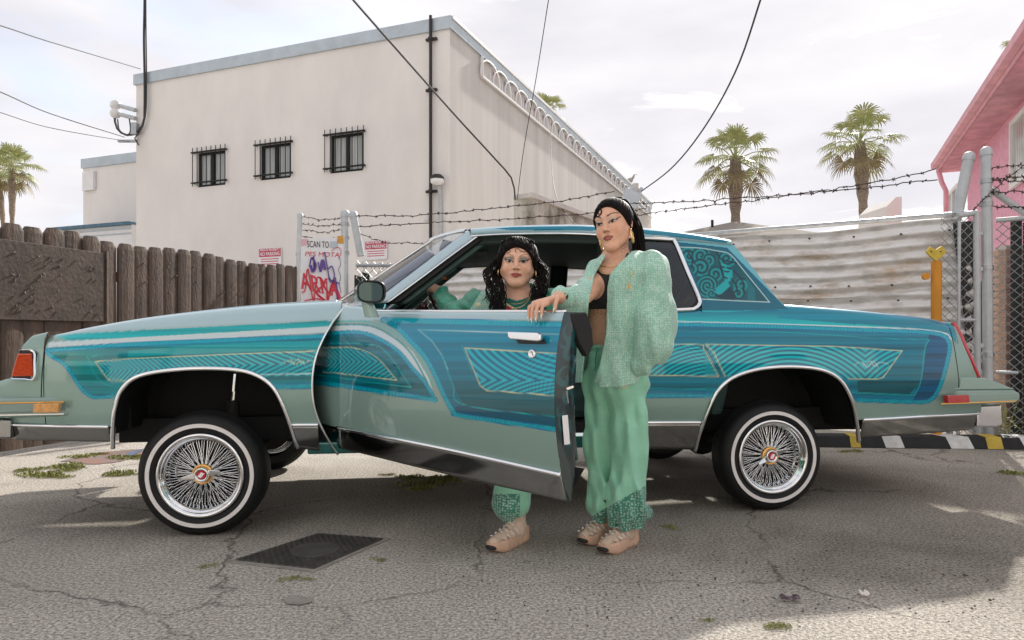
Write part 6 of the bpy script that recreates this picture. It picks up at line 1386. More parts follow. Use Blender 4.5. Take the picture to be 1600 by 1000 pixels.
def snet(f, lo, hi, h, bs=8, pad=1.35):
    lo, hi = np.asarray(lo, float), np.asarray(hi, float); nb = np.ceil((hi-lo)/(h*bs)).astype(int)
    B = np.stack(np.meshgrid(*[np.arange(n) for n in nb], indexing='ij'), -1).reshape(-1, 3)
    def ev(P):
        return np.concatenate([f(P[i:i+300000]) for i in range(0, len(P), 300000)])
    d = ev(lo+(B+.5)*h*bs); B = B[np.abs(d) < h*bs*.87*pad+h]
    g = np.stack(np.meshgrid(*[np.arange(bs+1)]*3, indexing='ij'), -1)
    P = (B[:, None, None, None]*bs+g[None])
    d = ev((lo+P.reshape(-1, 3)*h)).reshape(P.shape[:-1]); s = d < 0
    C = np.zeros((len(B), bs, bs, bs), int)
    for i in (0, 1):
        for j in (0, 1):
            for k in (0, 1): C += s[:, i:i+bs, j:j+bs, k:k+bs]
    act = (C > 0) & (C < 8); bi, ci, cj, ck = np.nonzero(act); acc = np.zeros((len(bi), 3)); cnt = np.zeros(len(bi))
    corners = [(i, j, k) for i in (0, 1) for j in (0, 1) for k in (0, 1)]
    for a in corners:
        for ax in range(3):
            if a[ax]: continue
            b = list(a); b[ax] = 1; da = d[bi, ci+a[0], cj+a[1], ck+a[2]]; db = d[bi, ci+b[0], cj+b[1], ck+b[2]]; m = (da < 0) != (db < 0)
            t = np.where(m, da/(da-db+1e-15), 0); p = np.tile(np.array(a, float), (len(bi), 1)); p[:, ax] += t; acc[m] += p[m]; cnt[m] += 1
    cell = B[bi]*bs+np.stack([ci, cj, ck], 1); V = lo+(cell+acc/cnt[:, None])*h
    N_ = nb*bs+3; key = lambda c: ((c[:, 0]+1)*N_[1]+(c[:, 1]+1))*N_[2]+(c[:, 2]+1)
    kk = key(cell); o = np.argsort(kk); ks = kk[o]; F_ = []
    for ax in range(3):
        sl = [slice(None), slice(0, bs), slice(0, bs), slice(0, bs)]; s0 = s[tuple(sl)]; sl2 = list(sl); sl2[ax+1] = slice(1, bs+1); s1 = s[tuple(sl2)]
        b_, i, j, k = np.nonzero(s0 != s1); base = B[b_]*bs+np.stack([i, j, k], 1); flip = s0[b_, i, j, k]
        a1, a2 = (ax+1) % 3, (ax+2) % 3; q = []
        for o1, o2 in ((0, 0), (-1, 0), (-1, -1), (0, -1)):
            c = base.copy(); c[:, a1] += o1; c[:, a2] += o2; kq = key(c); p = np.clip(np.searchsorted(ks, kq), 0, len(ks)-1); q.append(np.where(ks[p] == kq, o[p], -1))
        q = np.stack(q, 1); ok = (q >= 0).all(1); q = q[ok]; fl = flip[ok]; q[~fl] = q[~fl][:, ::-1]; F_.append(q)
    return V, np.concatenate(F_)[:, ::-1]
def P3(px, py, Y): return np.array(at(px, py, Y))
def frame(yaw, pitch=0, roll=0):
    """columns: person's left in image terms (+x image right when facing the camera), facing, up"""
    f = Matrix.Rotation(yaw, 3, 'Z') @ Matrix.Rotation(pitch, 3, 'X') @ Matrix.Rotation(roll, 3, 'Y')
    # local x -> world x, local y(forward) -> world -Y
    B = Matrix(((1, 0, 0), (0, -1, 0), (0, 0, 1))); return np.array(f @ B)
class Head:
    def __init__(s, c, M, k=1., wide=1., full=0.): s.c = np.asarray(c, float); s.M = M; s.k = k; s.wide = wide; s.full = full
    def loc(s, P):
        q = ((P-s.c) @ s.M)/s.k; q = q.copy(); q[:, 0] = q[:, 0]/s.wide; return q
    def world(s, p):
        p = np.asarray(p, float)*np.array([s.wide, 1, 1]); return s.c+s.M @ (p*s.k)
    def skull(s, q):
        x = np.abs(q[:, 0]); qa = q.copy(); qa[:, 0] = x
        d = ell(q, (0, -.018, .030), (.074, .094, .080))
        d = smin(d, ell(q, (0, .022, -.012), (.064, .066, .080)), .03)
        jaw = seg(q, (0, .028, -.055), (0, .062, -.093), .043+.006*s.full, .021+.004*s.full); d = smin(d, jaw, .035)
        d = smin(d, seg(qa, (.050, .005, -.045), (.018, .062, -.090), .022+.008*s.full, .016+.004*s.full), .028)
        d = smin(d, ell(qa, (.036, .058, -.030), (.026+.004*s.full, .022, .024)), .022)      # cheek
        return d
    def sdf(s, P):
        q = s.loc(P); far = np.sqrt((q*q).sum(1)) > .24; out = np.sqrt((q*q).sum(1))-.16
        k = ~far
        if k.any():
            q = q[k]; x = np.abs(q[:, 0]); qa = q.copy(); qa[:, 0] = x; d = s.skull(q)
            d = smin(d, seg(qa, (.012, .082, .030), (.046, .066, .032), .010, .008), .014)      # brow
            d = smax(d, -ell(qa, (.032, .101, .010), (.021, .020, .013)), .014)                  # socket
            d = smin(d, ell(qa, (.0315, .0715, .009), (.0150, .0140, .0125)), .004)               # eyeball with lids
            d = smin(d, seg(q, (0, .082, .022), (0, .104, -.020), .0068, .0095), .011)            # nose
            d = smin(d, ell(qa, (.0120, .094, -.025), (.0080, .0095, .0075)), .006)
            d = smin(d, ell(q, (0, .080, -.055), (.026, .014, .018)), .012)                        # muzzle
            d = smin(d, seg(qa, (.004, .0945, -.0500), (.020, .0850, -.0535), .0055, .0026), .004)  # upper lip
            d = smin(d, seg(qa, (.0, .0945, -.0610), (.0185, .0855, -.0565), .0072, .0026), .004)    # lower lip
            d = smax(d, -seg(qa, (.0, .1035, -.0555), (.020, .0915, -.0550), .0030, .0018), .003)
            d = smin(d, ell(q, (0, .078, -.093), (.018+.006*s.full, .015, .014)), .014)             # chin
            ear = ell(qa, (.0755, -.012, .000), (.009, .020, .031)); ear = smax(ear, -ell(qa, (.086, -.006, .002), (.008, .011, .018)), .005); d = smin(d, ear, .006)
            out[k] = d*s.k
        return out*np.where(far, s.k, 1)
    def paint(s, P, col, skin, lip, lipline, shadow, brow, brow_k=1.):
        q = s.loc(P); x, y, z = np.abs(q[:, 0]), q[:, 1], q[:, 2]; fr = (y > .045) & (np.abs(z) < .12)
        def mix(m, c): m = np.clip(m, 0, 1)[:, None]*fr[:, None]; col[:] = col*(1-m)+np.asarray(c)*m
        mix(np.clip(1-((x-.040)**2/.020**2+(z+.030)**2/.020**2), 0, 1)*.35, skin*np.array([1.0, .66, .62]))             # blush
        mix(np.clip(1.2-((x-.032)/.025)**2-((z-.021)/.014)**2, 0, 1)*(y > .055)*.75, shadow)                              # eye shadow
        ez = .0085+(x-.0325)*.14; ex = (x-.0325)/.0175; up = .0068*np.sqrt(np.clip(1-ex*ex, 0, 1)); eye = (np.abs(ex) < 1) & (z < ez+up*.62) & (z > ez-up*.85); mix(eye*1., srgb(196, 188, 182))
        ir = np.hypot(x-.0325, z-ez); mix((eye & (ir < .0068))*1., srgb(38, 24, 18)); mix((eye & (ir < .0026))*1., srgb(6, 5, 5))
        lash = (np.abs(z-(ez+up*.62+.0008)) < .0027) & (np.abs(ex) < 1.12); mix(lash*1., srgb(10, 8, 8)); mix(((np.abs(z-(ez+.0040+(x-.048)*.42)) < .0022) & (x > .045) & (x < .061))*1., srgb(10, 8, 8)); mix(((np.abs(z-(ez-up*.85)) < .0013) & (np.abs(ex) < 1))*.7, srgb(60, 38, 34))
        bx = (x-.013)/.044; bz = .0315+.0105*np.sin(np.clip(bx, 0, 1)*2.35)-.004*np.clip(bx-.6, 0, 1); mix(((bx > 0) & (bx < 1) & (np.abs(z-bz) < .0031*brow_k*(1.25-.8*bx)))*.92, brow)
        lz = -.0555; top = .0098*(1-(x/.0265)**2)*(1-.22*np.exp(-(x/.004)**2)); bot = .0125*(1-(x/.0255)**2); inl = (x < .0265) & (z < lz+top) & (z > lz-bot) & (y > .07); mix(inl*1., lip)
        rim = inl & ((z > lz+top-.0030) | (z < lz-bot+.0030) | (np.abs(z-lz) < .0014)); mix(rim*.8, lipline)
        mix(((np.hypot(x-.0075, z+.0300) < .0032) & (y > .088))*.75, srgb(70, 36, 28))                                       # nostrils
        return col
def combed(hd_, keep, root, n, off, seed, wav=0.):
    """fine strands combed from the hairline over the skull to a gathering point"""
    r_ = np.random.RandomState(seed); C0 = np.array([0, -.018, .03]); out = []
    def rad(dv):
        rs = np.linspace(.05, .15, 90); q = C0+rs[:, None]*dv[None]; d = hd_.skull(q); k = np.nonzero(d > off)[0]; return C0+rs[k[0] if len(k) else -1]*dv
    for i in range(n):
        a = R(-118+236*(i+.5)/n)+r_.randn()*.02; st = None
        for e in np.linspace(-.5, 1.4, 60):
            dv = np.array([math.sin(a)*math.cos(e), math.cos(a)*math.cos(e), math.sin(e)]); p = rad(dv)
            if keep(p[None])[0] > .001+abs(r_.randn())*.0012: st = p; break
        if st is None: continue
        pts = []
        for t in np.linspace(0, 1, 11):
            q = st*(1-t)+np.asarray(root)*t-C0; dv = q/np.linalg.norm(q); pp = rad(dv); pp = pp+r_.randn(3)*.0006+wav*np.array([math.sin(t*14+i), math.cos(t*11+i*2), math.sin(t*12+i*3)]); pts.append(hd_.world(pp))
        out.append((pts, [.0011+.0016*math.sin(min(1, t*3)*1.5) for t in np.linspace(0, 1, 11)]))
    return out
def finger(wl, a, dirs, lens, r): 
    p = np.asarray(a, float); out = []
    for k, (d, L_) in enumerate(zip(dirs, lens)):
        d = np.asarray(d, float); d = d/np.linalg.norm(d); q = p+d*L_; out.append((p, q, r*(1-.10*k), r*(1-.10*(k+1)))); p = q
    return out, p, d
def unit(v): v = np.asarray(v, float); return v/np.linalg.norm(v)
def mesh_sdf(name, f, lo, hi, h, mt, parent, colf=None, pad=1.35):
    V, Fq = snet(f, lo, hi, h, pad=pad); base = np.array(parent.location); col = colf(V) if colf else None
    return raw(name, V-base, Fq, MAT[mt], parent, True, col)
def tubes(name, list_, mt, parent, n=6, smooth=True, stuff=False):
    m = MB(); base = Vector(parent.location)
    for pts, r in list_: m.tube([Vector(p)-base for p in pts], r, n)
    o = m.build(name, MAT[mt], parent, smooth=smooth)
    if stuff: tag(o, kind='stuff')
    return o
def fabric(name, base, dots, scale=120, rough=.5, dark=.75):
    m = bpy.data.materials.new(name); m.use_nodes = True; t = m.node_tree; b = t.nodes['Principled BSDF']; l = t.links.new
    c = t.nodes.new('ShaderNodeTexCoord'); v = t.nodes.new('ShaderNodeTexVoronoi'); v.inputs['Scale'].default_value = scale; v.inputs['Randomness'].default_value = .45; l(c.outputs['Object'], v.inputs['Vector'])
    r = t.nodes.new('ShaderNodeValToRGB'); e = r.color_ramp.elements; e[0].position = .32; e[0].color = (*dots, 1); e[1].position = .52; e[1].color = (*base, 1); l(v.outputs['Distance'], r.inputs[0])
    n_ = t.nodes.new('ShaderNodeTexNoise'); n_.inputs['Scale'].default_value = 9; n_.inputs['Detail'].default_value = 6; l(c.outputs['Object'], n_.inputs['Vector'])
    r2_ = t.nodes.new('ShaderNodeValToRGB'); r2_.color_ramp.elements[0].position = .3; r2_.color_ramp.elements[1].position = .7; r2_.color_ramp.elements[0].color = (dark,)*3+(1,); l(n_.outputs[0], r2_.inputs[0])
    mm = t.nodes.new('ShaderNodeMix'); mm.data_type = 'RGBA'; mm.blend_type = 'MULTIPLY'; mm.inputs['Factor'].default_value = 1; l(r.outputs[0], mm.inputs['A']); l(r2_.outputs[0], mm.inputs['B']); l(mm.outputs['Result'], b.inputs['Base Color'])
    b.inputs['Roughness'].default_value = rough; b.inputs['Sheen Weight'].default_value = .3
    nb = t.nodes.new('ShaderNodeTexNoise'); nb.inputs['Scale'].default_value = 30; nb.inputs['Detail'].default_value = 5; nb.inputs['Distortion'].default_value = 1.2; l(c.outputs['Object'], nb.inputs['Vector']); bp = t.nodes.new('ShaderNodeBump'); bp.inputs['Strength'].default_value = .3; bp.inputs['Distance'].default_value = .01; l(nb.outputs[0], bp.inputs['Height']); l(bp.outputs[0], b.inputs['Normal'])
    MAT[name] = m
fabric('jacket_mesh', tuple(srgb(146, 196, 174)), tuple(srgb(186, 216, 202)), 105, .6, .8)
fabric('jacket_satin', tuple(srgb(52, 146, 116)), tuple(srgb(74, 160, 132)), 60, .38, .62)
fabric('trouser_satin', tuple(srgb(148, 212, 182)), tuple(srgb(150, 214, 184)), 40, .40, .88)
fabric('cuff_mesh', tuple(srgb(60, 140, 116)), tuple(srgb(170, 208, 192)), 84, .6, .7)
def folds(P, spec):
    d = np.zeros(len(P))
    for (kx, ky, kz, ph, am) in spec: d += am*np.sin(P[:, 0]*kx+P[:, 1]*ky+P[:, 2]*kz+ph+1.0*np.sin(P[:, 2]*9+P[:, 0]*7+ph))
    return d
def sneaker(parent, heel, toe, side_name='shoe', ankle_h=.13):
    """heel and toe: ground points; chunky runner"""
    heel, toe = np.asarray(heel, float), np.asarray(toe, float); d = toe-heel; L_ = np.linalg.norm(d); d = d/L_; n_ = np.array([-d[1], d[0], 0.]); sh = empty(side_name, parent=parent); base = np.array(parent.location)
    def loc(P): q = P-heel; return np.stack([q @ d, q @ n_, q[:, 2]], 1)
    def sole(P):
        q = loc(P); s = q[:, 0]/L_; half = np.interp(s, [-.05, .0, .12, .35, .6, .78, .95, 1.03], [.018, .030, .037, .034, .043, .046, .030, .010]); rock = .022*np.clip((s-.72)/.3, 0, 1)**2+.010*np.clip((.06-s)/.12, 0, 1)**2
        top = np.interp(s, [-.05, .1, .5, 1.05], [.062, .050, .038, .040]); dz = np.maximum(rock-q[:, 2], q[:, 2]-top-.012*np.abs(q[:, 1])/.045); dx = np.maximum(-.028-q[:, 0], q[:, 0]-L_*1.03)
        dy = np.abs(q[:, 1])-half*(1+.08*np.sin(np.clip(q[:, 2]/.05, 0, 1)*3.1)); return smax(smax(dy, dz, .014), dx, .02)-.003+.0015*np.sin(q[:, 0]*150)*(q[:, 2] < .03)*(s < .6)
    def upper(P):
        q = loc(P); c1 = seg(q, (.012, 0, .052), (.075, 0, .060), .030, .034); c2 = seg(q, (.075, 0, .056), (L_*.90, 0, .044), .038, .022, ((0, 1, 0), 1.16)); a = seg(q, (.045, 0, .06), (.040, 0, ankle_h), .032, .034); t_ = seg(q, (.085, 0, .085), (.065, 0, ankle_h+.005), .020, .012)
        v = union([c1, c2, a, t_], .03); v = np.maximum(v, q[:, 2]-ankle_h+.35*(q[:, 0]-.07)*-1*.0); return v+.0012*np.sin(q[:, 0]*120+q[:, 1]*60)
    lo = np.minimum(heel, toe)-np.array([.09, .09, .01]); hi = np.maximum(heel, toe)+np.array([.09, .09, .20])
    mesh = lambda nm, f, mt: raw(nm, *(lambda VF: (VF[0]-base, VF[1]))(snet(f, lo, hi, .0038)), MAT[mt], sh, True)
    mesh('sole', sole, 'shoe_sole'); mesh('upper', upper, 'shoe_upper')
    m = MB(); W3 = lambda a, b, c: Vector(heel-base)+Vector(d)*a+Vector(n_)*b+Vector((0, 0, c))
    tipp = [W3(L_*(.985+.035*math.cos(t)), .026*math.sin(t), .022+.006*math.cos(t)) for t in np.linspace(-1.5, 1.5, 9)]; m.tube(tipp, [.004, .007, .009, .010, .010, .010, .009, .007, .004], 6); m.build('toe_guard', MAT['shoe_black'], sh, smooth=True)
    m = MB()
    for k in range(6):
        s = .105+k*.021; zz = .103-k*.0095; w = .024-.0008*k; m.tube([W3(s, -w, zz-.012), W3(s+.006, 0, zz+.004), W3(s, w, zz-.012)], .0028, 5)
    m.build('laces', MAT['shoe_pale'], sh, smooth=True)
    for sg in (-1, 1):
        for k in range(4): s = .09+.032*k; m = MB(); m.tube([W3(s, sg*.0375, .048), W3(s+.012, sg*.0375, .066-.003*k), W3(s+.02, sg*.028, .086-.008*k)], .006, 6, flat=.5); m.build('overlay', MAT['shoe_pale'], sh, smooth=True)
    return sh
# ----------------------------------------------------------------- standing woman
YS = 3.08
ps = empty('person', tuple(P3(962, 0, 3.16)*np.array([1, 1, 0])))
tag(ps, 'standing woman in green jacket, black crop top and green trousers leaning on the open door', 'person')
SK1 = srgb(220, 170, 142)
hd = Head(P3(958.5, 352, 3.05), frame(R(-30), R(6), R(-9)), 1.0, .95, 0)
bf_ = frame(R(-24)); Rt, Fw = -bf_[:, 0], bf_[:, 1]                       # her right, her facing
chest = P3(960, 452, 3.07); waist = P3(953, 520, 3.10); pelv = P3(960, 568, 3.12); neckb = P3(962, 414, 3.08)
shR = P3(934, 440, 3.07); shL = chest+np.array([0, 0, .092])-Rt*.150
s_d = 1.285; dw_ = lambda s, off, z: np.array([DH[0]+DD[0]*s+DM[0]*off, DH[1]+DD[1]*s+DM[1]*off, z])
zdt = float(dtop(s_d)); offt = float(DW(zdt))
knk = dw_(s_d, offt+.000, zdt+.030); wrR = dw_(s_d+.012, offt+.085, zdt+.055); elR = P3(897, 474, 2.84)
elL = P3(1019, 512, 3.0); wrL = P3(1006, 558, 2.99)
fing = []; nails = []
lat = np.array([DD[0], DD[1], 0]); outw = -np.array([DM[0], DM[1], 0]); dn = np.array([0, 0, -1.])
for k, (o_, L3, r) in enumerate([(-.030, (.030, .022, .018), .0078), (-.010, (.034, .025, .019), .0085), (.010, (.033, .024, .018), .0085), (.029, (.026, .018, .016), .0074)]):
    f_, tip, td = finger(None, knk+lat*o_, [outw*.8+dn*.35, outw*.25+dn*1, outw*-.12+dn*1], L3, r); fing += f_; nails.append((tip, td, outw))
tf_, tip, td = finger(None, wrR+lat*.022+outw*.03, [outw*.7+lat*.55+dn*.2, outw*.6+lat*.2+dn*.7, outw*.3+dn], (.032, .026, .022), .0095); fing += tf_; nails.append((tip, td, outw))
legs_ = [((P3(983, 600, 3.12)), P3(984, 700, 3.18), P3(982, 818, 3.19)), ((P3(938, 600, 3.16)), P3(938, 700, 3.24), P3(944, 815, 3.27))]
def body1(P):
    d = hd.sdf(P); nk = seg(P, hd.world((0, -.022, -.055)), neckb+np.array([.0, .01, -.01]), .047, .052)
    fl = (Fw, .78)
    tor = union([seg(P, chest+np.array([0, 0, .045]), chest-np.array([0, 0, .035]), .106, .104, fl), seg(P, chest-np.array([0, 0, .03]), waist, .102, .092, fl), seg(P, waist, pelv, .088, .088, fl), seg(P, shR, shL-np.array([.02, 0, .008]), .044, .042), seg(P, neckb, chest+np.array([0, 0, .07]), .06, .09, fl)], .06)
    for sg in (1, -1): tor = smin(tor, ell(P, chest+Rt*.058*sg+Fw*.042+np.array([0, 0, .0]), (.050, .046, .050)), .03)
    d = smin(d, nk, .022); d = smin(d, tor, .035)
    arm = union([seg(P, shR, elR, .048, .038), seg(P, elR, wrR, .038, .024)], .02); arm2 = union([seg(P, shL-np.array([.0, 0, .03]), elL, .036, .034), seg(P, elL, wrL, .038, .026)], .02)
    d = smin(d, smin(arm, arm2, .01), .03)
    hand = seg(P, wrR, knk+outw*.002, .022, .026, (np.array([0, 0, 1.]), .62)); hand = smin(hand, seg(P, knk-lat*.030, knk+lat*.028, .0125, .0115), .012)
    fg = np.min([seg(P, *f_) for f_ in fing], 0); hand = smin(hand, fg, .006); d = smin(d, hand, .012)
    for h_, k_, a_ in legs_: d = smin(d, union([seg(P, h_, k_, .048, .042), seg(P, k_, a_, .045, .032)], .03), .03)
    return d
def col1(V):
    c = np.tile(SK1, (len(V), 1)); c = hd.paint(V, c, SK1, srgb(176, 104, 90), srgb(96, 46, 38), srgb(206, 178, 160), srgb(26, 17, 14), 1.05)
    x, y = CX+F*V[:, 0]/V[:, 1], HY-F*(V[:, 2]-HC)/V[:, 1]; fr = V[:, 1] < chest[1]                       # tattoos
    pat = np.abs(np.sin(x*.55)*np.sin(y*.8+x*.35)) > .72
    k = fr & (y > 482) & (y < 492) & (x > 905) & (x < 960) & pat; c[k] = SK1*.4
    nk_ = (x > 970) & (x < 986) & (y > 380) & (y < 394) & (np.sin(x*1.9)*np.sin(y*1.6) > .35); c[nk_] = SK1*.35
    return c
mesh_sdf('body', body1, P3(820, 480, 2.4)*np.array([1, 0, 0])+np.array([-.05, 2.38, .02]), (.82, 3.48, 1.60), .0037, 'skin', ps, col1)
base_s = Vector(ps.location)
m = MB()
for tip, td, ow_ in nails:
    t = Vector(tip)-base_s; m.tube([t-Vector(td)*.004+Vector(ow_)*.0055, t+Vector(td)*.014+Vector(ow_)*.004], [.0055, .0030], 6, flat=.5)
m.build('finger_nails', MAT['nail_white'], ps, smooth=True)
# crop top
def top1(P):
    fl = (Fw, .78); tor = union([seg(P, chest+np.array([0, 0, .045]), chest-np.array([0, 0, .035]), .106, .104, fl), seg(P, chest-np.array([0, 0, .03]), waist, .102, .092, fl), seg(P, neckb, chest+np.array([0, 0, .07]), .06, .09, fl), seg(P, shR, shL-np.array([.02, 0, .008]), .044, .042)], .06)
    for sg in (1, -1): tor = smin(tor, ell(P, chest+Rt*.058*sg+Fw*.042, (.050, .046, .050)), .03)
    d = tor-.005; q = P-chest; x, f_, z = q @ Rt, q @ Fw, q[:, 2]
    d = np.maximum(d, -(z+.088)); neck = np.sqrt((x/.060)**2+(np.clip(z-.115, -1, 0)/.058)**2)-1; d = np.maximum(d, np.where(f_ > -.02, -(neck*.07), -1)*np.where(np.abs(x) < .2, 1, 1)); d = np.maximum(d, np.abs(x)-np.interp(z, [0, .06, .1], [.145, .115, .085])); return np.maximum(d, z-.155)
mesh_sdf('crop_top', top1, chest-np.array([.25, .22, .12]), chest+np.array([.25, .22, .2]), .0036, 'top_black', ps)
# jacket: a thin shell cut open at the front
def front_cut(P):
    x = CX+F*P[:, 0]/P[:, 1]; y = HY-F*(P[:, 2]-HC)/P[:, 1]
    xl = np.interp(y, [380, 400, 430, 470, 540, 600, 640], [950, 946, 929, 920, 915, 909, 905]); xr = np.interp(y, [380, 394, 412, 428, 450, 520, 570, 605, 640], [992, 986, 967, 953, 949, 947, 937, 926, 914])
    return np.maximum(xl-x, x-xr)*P[:, 1]/F
jkb = P3(958, 606, 3.10)
def jtorso(P):
    q = P-chest; a = math.atan2(0, 1)
    fl = (Fw, .90); t = union([seg(P, P3(963, 436, 3.045), P3(950, 505, 3.065), .126, .137, fl), seg(P, P3(950, 505, 3.07), P3(946, 640, 3.09), .137, .144, fl), seg(P, shR+np.array([0.01, 0, -.01]), shL+np.array([.01, 0, -.010]), .058, .076), seg(P, neckb+np.array([.02, .03, -.01]), chest+np.array([0.02, 0, .06]), .06, .10, fl)], .06); return t
wrLs = P3(1003, 570, 2.97)
def sleeves(P):
    a = union([seg(P, shR+np.array([.0, 0, -.01]), elR, .060, .054), seg(P, elR, wrR+(elR-wrR)*.10, .054, .036)], .03); tt = np.clip(((P-elR) @ (wrR-elR))/((wrR-elR) @ (wrR-elR)), 0, 1); a = a-.006*np.sin(tt*30)*(tt > .1)
    b = union([seg(P, shL+np.array([.012, 0, -.02]), P3(1019, 500, 2.99), .078, .088), seg(P, P3(1019, 500, 2.99), P3(1019, 536, 2.98), .088, .080), seg(P, P3(1019, 536, 2.98), wrLs, .078, .048)], .04); return a, b
fsp = [(60, 36, 5, 0, .0046), (-52, 50, 10, 1, .0042), (90, -40, 16, 2, .0026), (14, 10, 52, 4, .0016)]
def jack(P):
    t = jtorso(P); a, b = sleeves(P); out = smin(smin(t, a, .03), b, .010)+folds(P, fsp)
    d = np.abs(out+.004)-.0042
    y = HY-F*(P[:, 2]-HC)/P[:, 1]; x = CX+F*P[:, 0]/P[:, 1]
    cut = front_cut(P); infr = ((P-chest) @ Fw) > -.04; d = np.maximum(d, np.where(infr, -cut, -1))
    isT = (t < a+.0) & (t < b+.0); hem = np.where(x < 935, 598+0*x, 606-.25*np.clip(x-965, 0, 60)); d = np.maximum(d, np.where(isT, (y-hem)*P[:, 1]/F, -1))
    q = P-(neckb+np.array([0, -.01, .01])); neck = np.sqrt((q[:, 0]/.075)**2+(q[:, 1]/.085)**2)-1; d = np.maximum(d, np.where(P[:, 2] > neckb[2]-.05, -neck*.06, -1))
    ax = wrR-elR; ax = ax/np.linalg.norm(ax); d = np.maximum(d, np.where(a < t, (P-wrR) @ ax+.012, -1))
    ax2 = wrLs-P3(1020, 535, 3.05); ax2 = ax2/np.linalg.norm(ax2); return d
mesh_sdf('jacket', jack, (.05, 2.48, .68), (.86, 3.36, 1.36), .0038, 'jacket_mesh', ps, pad=1.5)
def cuffb(P):
    o = seg(P, wrR+(elR-wrR)*.16, wrR+(elR-wrR)*.06, .036, .036); return np.maximum(np.abs(o)-.003, -1)
# trousers
lg0 = [((P3(981, 604, 3.12)), P3(983, 700, 3.16), P3(980, 806, 3.175)), ((P3(940, 604, 3.17)), P3(938, 700, 3.24), P3(941, 800, 3.26))]
tsp = [(62, 36, 14, 0, .0064), (-46, 58, 26, 2, .0062), (105, -34, 20, 1, .0034), (24, 16, 34, 3, .0020), (10, 30, 60, 1, .0014)]
def trous(P):
    fl = (Fw, .86); hip = union([seg(P, P3(957, 545, 3.11), P3(961, 590, 3.13), .108, .126, fl), ell(P, P3(961, 596, 3.14), (.128, .115, .085))], .04)
    l = [union([seg(P, a, b, (.086, .074)[k], (.080, .064)[k]), seg(P, b, c, (.080, .064)[k], (.084, .062)[k])], .03) for k, (a, b, c) in enumerate(lg0)]
    kz_ = np.clip((P[:, 2]-.66)/.1, 0, 1); d = smin(np.where(P[:, 2] < .60, 9., 0)+hip, l[0], .04) if False else smin(hip, l[0], .04); d = np.minimum(d, smin(l[1], hip, .03)); z = P[:, 2]; lowk = np.clip((.30-z)/.2, 0, 1)
    d = d+folds(P, tsp)*(1+1.2*lowk); d = d-.010*np.exp(-((z-.165)/.03)**2)+.016*np.exp(-((z-.105)/.016)**2)+.0045*np.sin(P[:, 0]*150+P[:, 1]*120)*np.exp(-((z-.12)/.03)**2)
    d = d+.010*np.exp(-((P[:, 2]-float(P3(957, 548, 3.11)[2]))/.012)**2)+.002*np.sin(P[:, 0]*330)*np.exp(-((P[:, 2]-float(P3(957, 546, 3.11)[2]))/.018)**2)
    wz = float(P3(957, 538, 3.11)[2]); d = np.maximum(d, z-wz-.02*((P[:, 0]-.42))); hemz = .088+.10*(P[:, 0]-.50)*0; return np.maximum(d, hemz-z)
trouser_col = lambda V: None
V, Fq = snet(trous, (.22, 2.88, .07), (.72, 3.46, 1.0), .0042)
bs_ = np.array(ps.location); o = raw('trousers', V-bs_, Fq, MAT['trouser_satin'], ps, True); o.data.materials.append(MAT['cuff_mesh'])
cz = V[Fq].mean(1); xx = CX+F*cz[:, 0]/cz[:, 1]; yy = HY-F*(cz[:, 2]-HC)/cz[:, 1]; k = (yy > lerpY(xx, 945, 795, 1010, 758)) & (yy < 830); o.data.polygons.foreach_set('material_index', k.astype(np.int32))
# drawstring, badge, sport logos
m = MB(); m.tube([Vector(P3(933, 543, 2.985))-base_s, Vector(P3(931, 560, 2.975))-base_s, Vector(P3(930, 578, 2.975))-base_s], .003, 5); m.build('drawstring', MAT['tee_green'], ps)
CAT = [(0, .30), (.12, .44), (.30, .52), (.46, .50), (.60, .58), (.74, .78), (.84, .90), (.90, 1.0), (.94, .92), (1.0, .86), (.96, .76), (.88, .70), (.80, .58), (.82, .44), (.90, .34), (.84, .30), (.74, .40), (.66, .42), (.56, .34), (.48, .22), (.50, .08), (.60, .0), (.50, -.02), (.40, .06), (.36, .22), (.26, .30), (.14, .24), (.06, .10), (.0, .04), (.06, .22)]
def surf_y(f, px, py, y0, y1):
    """first hit along the camera ray through a pixel"""
    ts = np.linspace(y0, y1, 160); d = f(np.stack([P3(px, py, t) for t in ts])); k = np.nonzero(d < 0)[0]; return ts[k[0]] if len(k) else (y0+y1)/2
def decal(name, poly, f, y0, y1, mt, parent, th=.0025):
    """flat print laid on a garment: outline corners dropped on its surface"""
    b = Vector(parent.location); cx = sum(p[0] for p in poly)/len(poly); cy = sum(p[1] for p in poly)/len(poly)
    xs = [min(p[0] for p in poly), max(p[0] for p in poly)]; ys = [min(p[1] for p in poly), max(p[1] for p in poly)]
    A = np.array([[x, y, 1] for x in xs+[cx] for y in ys+[cy]]); Yv = np.array([surf_y(f, x, y, y0, y1) for x, y, _ in A]); s = np.linalg.lstsq(A, Yv, rcond=None)[0]
    me = bpy.data.meshes.new(name); bm = bmesh.new(); vs = [bm.verts.new(at(x, y, float(np.dot(s, (x, y, 1)))-th)-b) for x, y in poly]; fc = bm.faces.new(vs); ex_ = bmesh.ops.extrude_face_region(bm, geom=[fc]); bmesh.ops.translate(bm, verts=[v for v in ex_['geom'] if isinstance(v, bmesh.types.BMVert)], vec=(0, th*1.6, 0)); bmesh.ops.triangulate(bm, faces=bm.faces); bm.to_mesh(me); bm.free(); return link(name, me, MAT[mt], parent)
decal('cat_logo', [(926+9*x, 446-8*y) for x, y in CAT], top1, 2.8, 3.2, 'logo_white', ps)
decal('cat_logo', [(966+17*x, 599-9*y) for x, y in CAT], trous, 2.85, 3.2, 'logo_cream', ps, .004)
decal('crest_print', [(967, 600), (982, 598), (982, 603), (977, 607), (970, 606)], trous, 2.85, 3.2, 'logo_cream', ps, .004)
